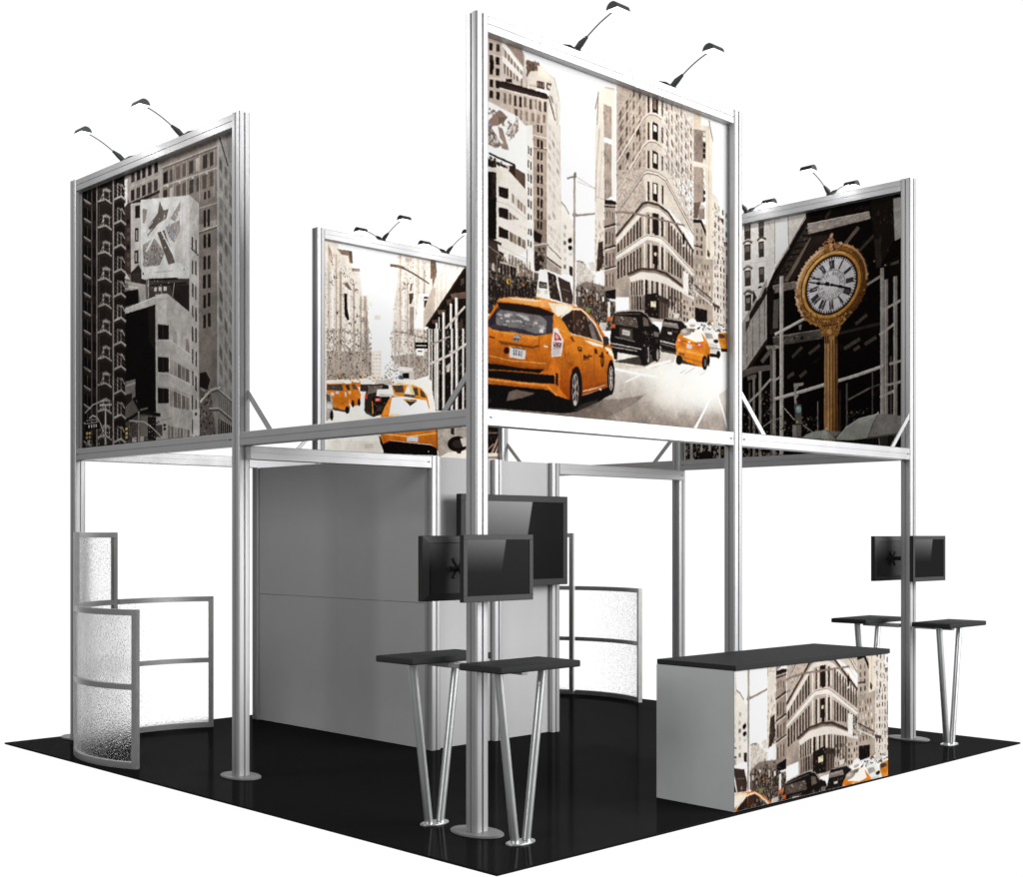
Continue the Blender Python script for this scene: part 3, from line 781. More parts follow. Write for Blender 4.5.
P|8a7c71|100|677 1243 756 1202 902 1209 918 1297 990 1287 990 1460 826 1480 677 1345
P|4a3d35|100|677 1301 902 1262 990 1317 990 1460 826 1480 677 1345
N|14100e 6a5a50 3a2f29 a89b90 5a4c43 2a211d|800|4|15|60|677 1250 902 1217 918 1297 983 1289 983 1461 826 1480 677 1345
N|e4dbd2 cfc4ba|200|3|9|60|677 1250 902 1224 983 1303 983 1453 826 1473
N|0f0a08|110|5|13|50|677 1272 902 1240 983 1318 983 1453 826 1473
N|d97a2a e08a3a c96a2a|9|10|18|100|746 1291 959 1276 959 1411 756 1363
P|7a7a4a|100|746 1350 791 1352 786 1382 751 1379
P|f0ece6|100|927 1296 949 1293 946 1383 926 1386
P|d9703a|100|918 1386 969 1382 964 1403 919 1409
P|cfc8c0|100|861 1427 923 1422 907 1470 856 1476
L|a89a8e|16|663 862 661 1351
L|6a5a50|5|687 1095 736 1096
P|d8cec4|100|71 1208 83 1211 83 1248 71 1247
P|efe6da|100|115 1223 123 1225 123 1251 115 1249
P|cfc4ba|100|215 1227 233 1229 233 1246 215 1245
P|e8ddd2|100|245 1188 256 1191 256 1235 245 1233
P|f0e8de|100|283 1210 306 1210 306 1217 283 1217
P|b5a89c|100|323 1224 336 1227 336 1251 323 1249
P|d8cec4|100|353 1206 363 1208 363 1254 353 1252
P|a89b90|100|54 1280 73 1281 73 1285 54 1285
P|d8cec4|100|310 1262 337 1262 337 1267 310 1268
P|8d7d71|100|249 1264 259 1266 259 1280 249 1279
P|e4dbd2|100|697 1269 706 1272 706 1301 697 1299
P|efe8e0|100|756 1246 769 1248 769 1266 756 1264
P|cfc4ba|100|836 1256 848 1259 848 1299 836 1297
P|f0ece6|100|881 1272 898 1274 898 1300 881 1298
P|b5a89c|100|726 1309 736 1312 736 1329 726 1327
L|8d8075|5|102 1163 102 1355
L|8d8075|5|197 1182 197 1362
L|241a17|5|299 1179 299 1354
L|8d8075|6|333 1159 333 1350
L|8d8075|5|692 1226 692 1343
L|241a17|5|806 1187 806 1357
L|8d8075|6|861 1200 861 1394
W|1a1310 2a211d|5|1|60|100|123 1193 238 1203 238 1252 123 1263
P|cfc0b0|100|123 1188 247 1198 247 1207 123 1198
P|1a1310|100|61 1334 60 1337 59 1339 57 1341 55 1343 53 1343 51 1342 50 1340 48 1338 48 1336 48 1332 50 1330 51 1328 53 1327 55 1326 57 1327 59 1329 60 1331
P|241a17|100|47 1344 62 1342 63 1388 46 1390
P|1a1310|100|82 1346 82 1348 81 1351 79 1353 78 1354 75 1354 74 1354 72 1353 71 1350 70 1347 71 1345 72 1342 74 1339 75 1338 78 1338 79 1338 81 1340 82 1343
P|241a17|100|69 1355 84 1354 85 1385 68 1387
P|1a1310|100|105 1329 104 1333 104 1336 102 1337 100 1338 98 1339 96 1338 95 1337 93 1334 93 1331 93 1329 95 1326 96 1324 98 1322 100 1322 102 1323 104 1325 104 1327
P|241a17|100|91 1340 107 1337 108 1382 91 1384
P|1a1310|100|128 1342 127 1345 126 1347 125 1349 123 1351 121 1351 119 1350 117 1348 116 1346 116 1344 116 1340 117 1337 119 1336 121 1335 123 1334 125 1335 126 1337 127 1339
P|241a17|100|114 1352 129 1350 130 1378 113 1381
P|1a1310|100|150 1326 150 1329 149 1331 147 1334 146 1335 143 1335 142 1335 140 1333 138 1330 138 1328 138 1325 140 1322 142 1320 143 1319 146 1319 147 1319 149 1321 150 1323
P|241a17|100|137 1337 152 1334 153 1375 136 1378
P|1a1310|100|173 1337 173 1341 172 1344 170 1346 168 1346 166 1347 164 1346 163 1345 161 1342 161 1339 161 1337 163 1334 164 1332 166 1330 168 1330 170 1331 172 1333 173 1335
P|241a17|100|159 1348 175 1346 176 1372 159 1375
P|1a1310|100|196 1322 196 1325 195 1328 193 1329 191 1331 189 1331 187 1330 185 1329 185 1327 184 1324 185 1321 185 1318 187 1316 189 1315 191 1314 193 1315 195 1317 196 1319
P|241a17|100|182 1332 197 1330 199 1369 181 1371
P|1a1310|100|219 1334 219 1337 218 1339 216 1342 214 1343 212 1343 210 1343 208 1341 207 1338 206 1336 207 1333 208 1330 210 1328 212 1327 214 1327 216 1327 218 1329 219 1331
P|241a17|100|205 1345 221 1342 222 1365 204 1368
P|1a1310|100|242 1318 242 1321 241 1323 239 1326 237 1327 235 1328 233 1327 232 1325 230 1322 230 1320 230 1317 232 1314 233 1312 235 1311 237 1311 239 1311 241 1313 242 1315
P|241a17|100|228 1329 244 1326 245 1362 227 1365
P|1a1310|100|266 1330 266 1333 264 1336 262 1337 261 1339 258 1339 256 1338 254 1337 253 1335 253 1332 253 1329 254 1326 256 1324 258 1322 261 1322 262 1323 264 1325 266 1327
P|241a17|100|251 1340 267 1338 268 1359 250 1362
P|1a1310|100|289 1314 288 1317 287 1320 286 1321 283 1323 282 1323 279 1322 278 1321 277 1319 276 1316 277 1313 278 1310 279 1308 282 1307 283 1306 286 1307 287 1309 288 1311
P|241a17|100|274 1324 291 1322 291 1355 274 1358
P|1a1310|100|313 1298 312 1301 311 1304 309 1305 307 1307 305 1307 303 1306 301 1305 300 1303 300 1300 300 1297 301 1294 303 1292 305 1290 307 1290 309 1291 311 1293 312 1295
P|241a17|100|298 1308 314 1306 315 1353 297 1355
P|1a1310|100|336 1310 336 1313 334 1315 333 1318 331 1319 329 1320 326 1319 325 1317 324 1314 323 1312 324 1309 325 1306 326 1304 329 1303 331 1303 333 1303 334 1305 336 1307
P|241a17|100|321 1321 338 1318 338 1349 321 1352
P|1a1310|100|360 1294 360 1297 359 1299 356 1302 355 1303 352 1303 351 1303 348 1301 347 1298 347 1296 347 1293 348 1290 351 1288 352 1287 355 1286 356 1287 359 1289 360 1291
P|241a17|100|345 1305 362 1302 363 1346 344 1348
P|2b211d|100|462 1192 523 1205 573 1348 480 1339
P|f5f0ea|100|523 1230 537 1231 573 1345 563 1346
P|3a2c27|100|537 1209 629 1228 653 1305 648 1353 573 1348
P|8a7468|100|599 1320 614 1319 614 1339 599 1339
N|5a463c 8a7668|16|6|20|100|466 1209 523 1215 552 1319 485 1329
L|7a6a60|5|570 1272 629 1279
P|fbf9f6|100|401 1190 459 1181 482 1352 376 1353
P|2a221e|100|399 1256 457 1254 459 1288 399 1291
L|cfc8c0|4|405 1269 455 1267
L|cfc8c0|5|405 1280 454 1277
P|d8d0b8|100|410 1311 409 1315 407 1319 403 1322 399 1325 394 1325 390 1324 387 1322 385 1319 384 1314 385 1310 387 1305 390 1303 394 1300 399 1299 403 1300 407 1303 409 1306
P|d8d0b8|100|466 1307 465 1312 462 1316 459 1320 454 1321 450 1322 445 1321 442 1319 440 1315 439 1312 440 1307 442 1303 445 1299 450 1297 454 1297 459 1297 462 1300 465 1304
L|d98a1e|9|373 1348 481 1354
G|f3ede3|8d7e73|927 1572 2090 1416 2090 2073 -34 2188 -34 1817 861 1675|1319 1687 1295 2016
N|a3958a cfc4b9 b5a89c c4b8ad|900|3|9|50|753 1805 2090 1687 2090 2037 753 2059
P|6a5c52|50|543 1909 1028 1862 1235 1820 1142 1886 927 1975 851 2028 543 2079
P|7d6e63|45|753 1988 1201 1980 1691 1999 2008 2015 2008 2060 753 2098
P|a89a8e|35|1201 1882 1717 1920 2008 1971 2008 2042 861 2012
P|998b80|30|972 1907 1319 1847 1235 1954 972 1972
B|ffffff|92|1717 1694 2090 1659 1717 1937
B|fffef8|70|1526 1685 1874 1653 1526 1915
B|fffdf4|80|1807 1737 2063 1716 1807 1904
B|fffaf0|55|1465 1801 1717 1780 1465 1972
B|ffffff|95|1901 1614 2202 1585 1901 1809
P|ddd0c2|80|972 1640 1415 1594 1343 1644 983 1687
P|cdbfb2|60|1367 1549 1514 1549 1489 1595 1271 1651 1235 1646
P|f5eee4|100|1073 1642 1154 1642 1131 1656 1073 1654
L|ffffff|12|1678 2000 1768 1881 1841 1775
L|ffffff|19|1691 1995 1850 1769
L|ffffff|19|1897 1752 1954 1858 2001 1980
L|ffffff|15|988 1688 1201 1699 1343 1701
L|ffffff|15|1248 1653 1367 1617 1465 1589
L|fffdf8|10|1201 1703 1073 1756
P|c9bcae|60|1539 1658 1640 1614 1691 1614 1589 1662
P|c9bcae|60|1691 1648 1768 1610 1820 1606 1743 1652
L|ffffff|16|1564 1664 1665 1607
L|ffffff|16|1697 1656 1807 1602
P|b7aa9e|35|1914 1764 2008 1711 2008 1953
N|f0ece6 2a2420 6a5e56 b5aba3|90|6|20|200|1710 1316 2008 1297 2008 1350 1710 1369
P|e08a2a|100|1853 1298 1852 1300 1850 1303 1846 1305 1842 1305 1838 1306 1835 1305 1832 1305 1829 1303 1828 1301 1829 1299 1832 1297 1835 1295 1838 1294 1842 1293 1846 1294 1850 1295 1852 1297
P|d9d2ca|100|1847 1316 1927 1311 1934 1332 1847 1343
P|e08a28|100|1903 1376 1927 1360 1992 1352 2011 1377 2011 1459 1938 1460 1914 1423
P|4a3a34|100|1911 1366 1974 1368 1978 1391 1916 1396
N|c2601a f2b060|14|6|14|100|1914 1401 2008 1394 2008 1448 1934 1457
P|1a1310|100|1934 1461 2011 1457 2011 1475 1940 1481
P|f3f0ea|100|1758 1371 1794 1354 1860 1354 1916 1414 1935 1456 1932 1501 1907 1517 1820 1508 1788 1437
P|a8a29a|100|1775 1376 1847 1378 1863 1404 1794 1415
P|2a2420|100|1911 1417 1909 1421 1905 1425 1899 1428 1891 1431 1883 1432 1875 1431 1869 1429 1864 1426 1863 1422 1864 1418 1869 1413 1875 1410 1883 1408 1891 1407 1899 1407 1905 1409 1909 1412
P|d8d2ca|100|1807 1435 1901 1443 1901 1495 1820 1495
P|1a1310|100|1930 1501 1929 1510 1925 1517 1920 1524 1914 1527 1908 1528 1901 1525 1896 1521 1893 1514 1892 1505 1893 1497 1896 1489 1901 1483 1908 1479 1914 1478 1920 1481 1925 1485 1929 1492
P|1a1310|100|1820 1504 1914 1503 1914 1523 1828 1525
L|8a827a|6|1820 1469 1927 1466
P|171210|100|1364 1452 1381 1400 1403 1339 1427 1327 1551 1328 1589 1340 1615 1371 1595 1426 1526 1451 1514 1531 1391 1529 1367 1502
P|8a7d75|100|1393 1354 1526 1350 1539 1382 1385 1384
P|b3a8a0|100|1410 1356 1514 1354 1514 1362 1403 1368
L|cfc8c2|10|1367 1477 1514 1484
L|8a827b|6|1373 1493 1514 1503
P|d8d0c4|100|1436 1411 1477 1411 1477 1427 1436 1427
L|a89f98|7|1415 1332 1564 1330 1615 1362
N|3a322d 6a6059|30|6|14|100|1379 1400 1576 1393 1514 1520 1379 1518
P|1a1310|80|1367 1519 1514 1527 1514 1546 1379 1543
P|1a1310|80|972 1644 1248 1574 1367 1587 1235 1646
P|120d0b|100|947 1509 958 1435 978 1368 1005 1346 1212 1314 1260 1328 1307 1379 1354 1396 1369 1419 1367 1587 1313 1609 1289 1570 1260 1638 1212 1640 1189 1589 1005 1586 1003 1625 981 1629 949 1565
P|54483f|100|985 1369 1163 1362 1183 1420 978 1423
N|8a7d73 3a302a a89d94|26|6|20|200|985 1371 1163 1364 1179 1416 981 1421
L|b5aaa2|7|981 1352 1085 1328 1201 1314 1257 1332 1304 1384
L|6a6059|5|994 1360 1201 1332
P|66594f|100|1218 1349 1253 1353 1293 1393 1224 1404
P|241d19|100|1262 1352 1286 1386 1301 1393 1271 1394
P|3f3733|100|1022 1435 1131 1432 1133 1498 1022 1498
P|d3ccc5|100|1048 1447 1110 1448 1108 1476 1045 1477
P|8a8580|60|1053 1453 1103 1453 1102 1470 1051 1471
L|c2bab4|8|949 1538 1206 1546
L|a89f98|8|958 1558 1171 1562
L|8a827b|6|983 1497 1154 1506
P|d0602a|100|955 1421 990 1422 987 1446 956 1445
N|3a322d 7a706a|40|6|16|100|1201 1438 1367 1419 1354 1555 1224 1552
P|a8a09a|60|1313 1425 1361 1427 1354 1453 1319 1458
P|1a1513|100|1282 1571 1280 1592 1276 1612 1269 1627 1260 1635 1252 1636 1243 1630 1236 1616 1231 1598 1230 1576 1231 1555 1236 1535 1243 1520 1252 1511 1260 1510 1269 1517 1276 1531 1280 1549
P|b5aca5|100|1276 1571 1275 1589 1273 1604 1270 1615 1267 1622 1264 1622 1260 1616 1257 1606 1256 1590 1255 1573 1256 1557 1257 1541 1260 1530 1264 1524 1267 1523 1270 1528 1273 1540 1275 1554
P|3a332f|100|1268 1572 1267 1583 1266 1594 1265 1601 1263 1606 1260 1606 1259 1602 1257 1595 1256 1585 1256 1573 1256 1562 1257 1552 1259 1544 1260 1540 1263 1540 1265 1543 1266 1551 1267 1561
P|1a1513|100|1367 1562 1365 1577 1361 1591 1354 1602 1345 1608 1336 1609 1327 1605 1320 1596 1316 1582 1314 1567 1316 1551 1320 1537 1327 1526 1336 1520 1345 1519 1354 1524 1361 1533 1365 1546
P|a89f98|100|1359 1562 1359 1574 1357 1585 1354 1593 1350 1598 1347 1598 1343 1595 1341 1587 1339 1576 1338 1565 1339 1552 1341 1541 1343 1533 1347 1529 1350 1528 1354 1533 1357 1540 1359 1550
P|241d19|100|983 1595 1005 1592 1005 1632 985 1630
P|1a1310|85|1514 1572 1615 1543 1807 1558 1781 1605 1717 1598 1564 1596
P|df8220|100|1509 1469 1533 1419 1602 1369 1730 1362 1762 1393 1807 1435 1831 1472 1824 1570 1781 1605 1615 1582 1517 1558
P|fffaf2|100|1615 1371 1740 1363 1771 1433 1697 1448 1576 1427 1595 1386
P|c2651a|60|1545 1466 1743 1474 1730 1497 1551 1486
P|f2ac52|70|1526 1501 1768 1514 1762 1533 1526 1519
P|a86018|70|1514 1546 1781 1565 1775 1579 1520 1557
P|a3968d|100|1653 1388 1649 1397 1640 1405 1627 1412 1610 1417 1593 1419 1576 1419 1563 1414 1555 1408 1551 1401 1555 1392 1563 1384 1576 1377 1593 1371 1610 1370 1627 1370 1640 1374 1649 1380
P|cfc5bc|100|1615 1388 1613 1393 1608 1397 1602 1401 1593 1402 1585 1404 1576 1403 1570 1402 1565 1399 1564 1394 1565 1390 1570 1386 1576 1383 1585 1380 1593 1379 1602 1379 1608 1381 1613 1385
P|8a7d74|100|1640 1368 1691 1366 1678 1386 1633 1386
P|f7f3ee|100|1704 1324 1701 1334 1693 1343 1682 1351 1667 1355 1653 1358 1638 1356 1627 1351 1619 1344 1617 1335 1619 1325 1627 1316 1638 1308 1653 1303 1667 1301 1682 1303 1693 1307 1701 1314
P|bdb3ab|100|1693 1343 1692 1346 1687 1349 1679 1352 1670 1354 1660 1355 1651 1355 1644 1354 1639 1353 1637 1349 1639 1346 1644 1343 1651 1340 1660 1338 1670 1337 1679 1337 1687 1337 1692 1340
P|e05f45|100|1517 1442 1564 1448 1568 1473 1524 1467
P|f5d0c5|100|1526 1446 1551 1450 1549 1460 1529 1459
P|e05f45|100|1697 1452 1762 1451 1762 1476 1691 1475
P|f5d0c5|100|1710 1455 1743 1456 1740 1467 1710 1466
P|c6d0e0|100|1608 1468 1660 1471 1656 1494 1608 1492
P|5a4a40|100|1539 1530 1592 1533 1589 1545 1539 1543
L|8a4a12|5|1567 1454 1717 1459
P|f5efe6|100|1646 1451 1645 1453 1643 1455 1640 1457 1636 1459 1631 1459 1627 1459 1623 1458 1621 1456 1620 1454 1621 1452 1623 1450 1627 1448 1631 1447 1636 1446 1640 1447 1643 1448 1645 1449
P|b5651a|60|1781 1438 1828 1473 1820 1565 1788 1525
P|1a1310|100|1572 1573 1569 1585 1564 1595 1556 1602 1546 1606 1536 1608 1526 1606 1518 1599 1513 1590 1512 1580 1513 1569 1518 1559 1526 1552 1536 1548 1546 1546 1556 1549 1564 1555 1569 1564
P|1a1310|100|1805 1567 1803 1583 1798 1598 1792 1608 1783 1614 1774 1615 1766 1611 1759 1601 1755 1588 1753 1573 1755 1557 1759 1542 1766 1532 1774 1525 1783 1524 1792 1529 1798 1539 1803 1552
P|6a5e56|100|1794 1568 1794 1577 1792 1585 1790 1591 1785 1595 1782 1596 1779 1592 1776 1587 1774 1580 1773 1571 1774 1561 1776 1553 1779 1547 1782 1544 1785 1543 1790 1546 1792 1551 1794 1559
P|1a1310|100|1828 1548 1828 1561 1825 1573 1822 1583 1818 1588 1813 1589 1809 1584 1806 1575 1803 1564 1803 1550 1803 1536 1806 1524 1809 1515 1813 1509 1818 1508 1822 1513 1825 1522 1828 1533
P|0a0606|100|12 1836 523 1860 658 1892 918 1804 974 1785 971 1830 856 1891 677 1964 580 1980 283 1986 12 1989
P|6a5c52|100|185 1892 238 1874 373 1883 283 1916 167 1943
P|2a211d|100|29 1937 71 1940 54 1962 29 1957
P|5a4e46|50|658 1965 716 1917 856 1876 816 1924
P|d06f1a|100|7 1565 7 1517 46 1495 102 1419 115 1392 193 1370 328 1360 466 1353 638 1356 716 1361 786 1395 856 1445 927 1526 959 1568 975 1620 971 1657 949 1794 918 1804 736 1860 706 1882 619 1898 523 1883 466 1855 7 1860
G|e27f20|a24e10|7 1565 504 1543 495 1677 466 1744 401 1768 7 1755|238 1550 238 1773
G|e58a28|963f08|504 1540 648 1515 887 1546 959 1568 975 1620 949 1794 736 1860 619 1898 537 1831 547 1751|716 1536 716 1851
P|ec9a3c|70|54 1545 71 1536 383 1561 401 1565 383 1586 54 1573
P|f7c98a|55|97 1416 115 1392 193 1370 328 1360 466 1353 523 1372 504 1396 283 1398 115 1403
P|fff3df|70|193 1375 328 1363 429 1360 373 1374 211 1383
P|fff0d8|90|466 1365 599 1356 658 1364 599 1412 523 1443 504 1418
P|fffaf0|80|523 1379 619 1366 580 1415 532 1435
P|c9661a|50|504 1543 561 1569 648 1530 677 1563 561 1612
P|e58f30|100|509 1417 561 1446 648 1518 599 1535 561 1518 509 1503
P|1b1210|100|104 1414 150 1409 283 1402 411 1402 509 1419 495 1449 392 1455 123 1449
P|3a333b|100|29 1541 46 1516 110 1438 132 1447 411 1448 502 1434 499 1534 383 1562 71 1565
P|8d8886|75|97 1478 128 1450 411 1445 457 1470 448 1539 373 1551 283 1538 97 1534
N|b5b0ae 5a5458 d8d4d2 77716f|70|8|34|250|106 1470 419 1450 448 1524 123 1530
P|26202a|100|46 1519 102 1446 93 1533 54 1545
P|e8e4e4|100|401 1524 433 1518 431 1541 403 1543
L|2a2230|5|106 1559 383 1561
L|7a6a66|5|300 1564 193 1559
P|2b1f1b|100|564 1438 648 1383 650 1516 626 1507
P|38271f|100|658 1381 716 1378 751 1400 798 1528 650 1518
P|7a6e66|100|751 1403 795 1424 836 1448 885 1541 801 1530
P|4a3a32|100|795 1431 856 1483 881 1535 846 1536
N|6a4a3a 1d1412 8a7468|24|8|26|100|570 1437 786 1410 786 1521 648 1515
L|1b1210|6|650 1384 650 1518
L|1b1210|9|746 1396 798 1531
L|f5ece0|10|561 1437 648 1378 716 1370 756 1392 826 1442 892 1540
L|efe0cd|6|640 1520 716 1525 887 1545
P|fff0dc|100|736 1545 795 1545 892 1559 907 1570 806 1568
P|fff6ea|100|897 1564 943 1570 971 1597 978 1622 953 1614 923 1590
P|3a2a22|100|885 1510 918 1504 936 1514 933 1547 897 1569
P|8a4a14|100|892 1553 907 1555 902 1574 889 1572
P|f5dcb8|0|959 1433 856 1401 836 1359 816 1347
P|efe6e6|100|506 1505 535 1500 582 1565 563 1656 489 1670 492 1584
P|a8322a|100|512 1523 542 1535 567 1565 515 1574
P|e9b0aa|100|519 1531 536 1539 547 1559 523 1565
P|7a5552|100|504 1582 569 1581 563 1605 504 1610
P|cfc6c6|100|499 1619 561 1612 558 1648 495 1663
L|8a7a78|5|504 1618 561 1609
N|b04a40 f4eeee|14|5|12|100|509 1524 561 1569 552 1606 509 1604
P|7a3d0c|100|110 1619 355 1624 406 1609 401 1622 355 1636 132 1638
P|b5601a|40|115 1639 355 1638 392 1630 401 1658 123 1661
L|8a4510|5|403 1558 397 1645
L|e9a04a|6|54 1709 193 1719 448 1710
L|8a4510|5|50 1740 438 1741
P|dcd9d6|100|193 1641 305 1645 300 1703 188 1702
L|4a4a4e|6|199 1646 299 1648
W|55555a 77777c|4|1|55|100|213 1657 283 1658 281 1689 211 1687
W|dcd9d6|4|1|25|100|216 1665 281 1667 280 1675 215 1674
P|38100a|100|188 1666 187 1672 184 1679 179 1684 172 1687 165 1687 159 1686 154 1682 150 1677 150 1670 150 1663 154 1657 159 1652 165 1649 172 1648 179 1650 184 1654 187 1659
P|1c0a06|100|181 1666 180 1671 179 1674 176 1677 172 1679 168 1679 165 1678 163 1676 161 1672 160 1669 161 1665 163 1662 165 1659 168 1657 172 1656 176 1657 179 1660 180 1663
P|241c1a|100|267 1589 266 1597 261 1603 253 1608 244 1612 235 1613 226 1612 219 1608 214 1603 212 1597 214 1589 219 1583 226 1578 235 1574 244 1573 253 1574 261 1578 266 1583
P|e4e0de|100|265 1590 263 1597 259 1602 252 1606 244 1610 236 1611 227 1610 220 1606 216 1602 215 1596 216 1590 220 1584 227 1580 236 1576 244 1575 252 1577 259 1580 263 1584
P|2a2220|100|260 1590 259 1596 255 1600 250 1604 243 1606 236 1607 229 1606 224 1604 220 1600 219 1596 220 1590 224 1586 229 1582 236 1580 243 1579 250 1580 255 1582 259 1586
L|e4e0de|5|220 1590 259 1586
L|e4e0de|5|240 1580 240 1606
P|e4e0de|100|248 1588 247 1590 246 1593 244 1595 241 1597 238 1597 236 1596 233 1594 232 1592 232 1589 232 1586 233 1583 236 1581 238 1581 241 1580 244 1581 246 1582 247 1584
P|2a2220|100|243 1589 243 1590 242 1592 241 1594 240 1595 239 1595 238 1594 237 1593 236 1591 236 1589 236 1588 237 1586 238 1584 239 1583 240 1583 241 1584 242 1585 243 1587
L|5a2c0a|9|50 1606 84 1608
P|f0e8e0|100|433 1610 466 1610 464 1617 433 1619
P|0e0908|100|7 1752 106 1748 193 1750 283 1752 438 1745 401 1768 283 1770 7 1782
P|0c0706|100|7 1789 283 1776 513 1771 515 1819 283 1828 7 1826
L|a85a18|5|7 1785 401 1771
P|1a0d06|100|519 1754 539 1759 538 1828 521 1817
L|b86818|5|519 1753 519 1817
L|f0a050|7|7 1833 193 1833 457 1832 485 1850 532 1882
L|8a4510|5|7 1850 448 1849
L|e8953a|5|552 1736 547 1858
P|0f0a08|100|724 1821 722 1864 714 1901 701 1930 687 1946 671 1947 656 1933 645 1907 637 1871 634 1829 637 1787 645 1750 656 1721 671 1705 687 1703 701 1717 714 1743 722 1779
P|160f0c|100|629 1793 648 1726 677 1702 706 1720 721 1785 706 1925 658 1958 629 1909
P|9a8d86|100|697 1834 695 1867 691 1896 684 1918 676 1930 667 1931 658 1920 651 1899 647 1871 646 1839 647 1807 651 1777 658 1756 667 1744 676 1743 684 1753 691 1774 695 1802
P|241b18|100|691 1835 689 1863 686 1888 681 1907 675 1917 667 1917 661 1908 656 1890 653 1866 651 1839 653 1810 656 1785 661 1767 667 1757 675 1756 681 1765 686 1783 689 1808
L|c9beb7|7|671 1837 692 1865
L|c9beb7|7|671 1837 675 1921
L|c9beb7|7|671 1837 654 1893
L|c9beb7|7|671 1837 650 1809
L|c9beb7|7|671 1837 667 1752
L|c9beb7|7|671 1837 688 1780
P|cfc5be|100|682 1913 681 1917 679 1923 676 1926 671 1928 667 1928 663 1927 659 1923 657 1920 656 1915 657 1909 659 1905 663 1901 667 1899 671 1899 676 1900 679 1904 681 1907
P|8a7d76|100|677 1836 676 1841 676 1847 674 1850 672 1852 670 1853 668 1851 667 1848 666 1842 665 1837 666 1832 667 1827 668 1823 670 1821 672 1821 674 1823 676 1826 676 1831
P|0f0a08|100|985 1738 983 1775 978 1807 969 1831 959 1844 948 1845 938 1833 930 1810 924 1780 923 1744 924 1708 930 1676 938 1652 948 1638 959 1637 969 1648 978 1671 983 1703
P|a89b94|100|971 1744 970 1769 967 1792 962 1809 957 1818 950 1819 945 1810 940 1794 937 1772 936 1746 937 1720 940 1698 945 1680 950 1671 957 1671 962 1679 967 1695 970 1718
P|2a211d|100|966 1744 966 1765 963 1785 960 1799 956 1807 951 1807 947 1800 944 1786 942 1768 941 1746 942 1724 944 1705 947 1691 951 1683 956 1682 960 1689 963 1703 966 1722
L|d6cbc4|7|953 1744 968 1744
L|d6cbc4|7|953 1744 961 1802
L|d6cbc4|7|953 1744 946 1804
L|d6cbc4|7|953 1744 939 1746
L|d6cbc4|7|953 1744 946 1687
L|d6cbc4|7|953 1744 961 1686
L|9a5010|6|816 1606 822 1776
L|9a5010|5|692 1598 726 1689 731 1813
L|9a5010|5|580 1581 599 1680 658 1703
P|4a2208|100|687 1589 722 1589 724 1613 694 1615
P|e0a050|100|694 1594 716 1595 716 1600 697 1600
P|4a2208|100|818 1585 842 1585 844 1614 822 1614
P|3a2010|70|630 1538 648 1533 665 1560 648 1562
L|2a1206|7|738 1629 738 1660
L|2a1206|7|738 1629 750 1657
L|2a1206|6|750 1630 750 1659
L|2a1206|7|756 1636 761 1646
L|2a1206|6|768 1635 761 1656
L|2a1206|7|774 1625 774 1654
L|2a1206|7|786 1630 776 1634
L|2a1206|6|787 1636 802 1631
P|2a1206|100|897 1642 896 1658 893 1672 889 1683 885 1688 880 1689 876 1684 872 1674 869 1661 868 1645 869 1629 872 1614 876 1604 880 1598 885 1598 889 1603 893 1613 896 1626
P|c9701a|100|892 1642 891 1654 889 1666 887 1674 885 1679 881 1679 878 1675 876 1667 874 1656 873 1645 874 1632 876 1622 878 1613 881 1608 885 1608 887 1612 889 1620 891 1630
L|2a1206|8|883 1610 883 1680
L|2a1206|9|859 1625 887 1625
P|5a2c0a|100|915 1594 933 1589 930 1605 918 1606
L|f3e0c8|6|731 1841 816 1819 909 1789
P|7a3c0c|40|726 1814 912 1768 912 1790 731 1839
P|e8ded4|100|879 1817 878 1818 876 1821 872 1822 868 1824 864 1824 860 1824 857 1822 855 1821 854 1818 855 1817 857 1815 860 1813 864 1812 868 1811 872 1812 876 1813 878 1815
P|ffd9a0|70|959 1575 975 1620 973 1641 959 1621
'''
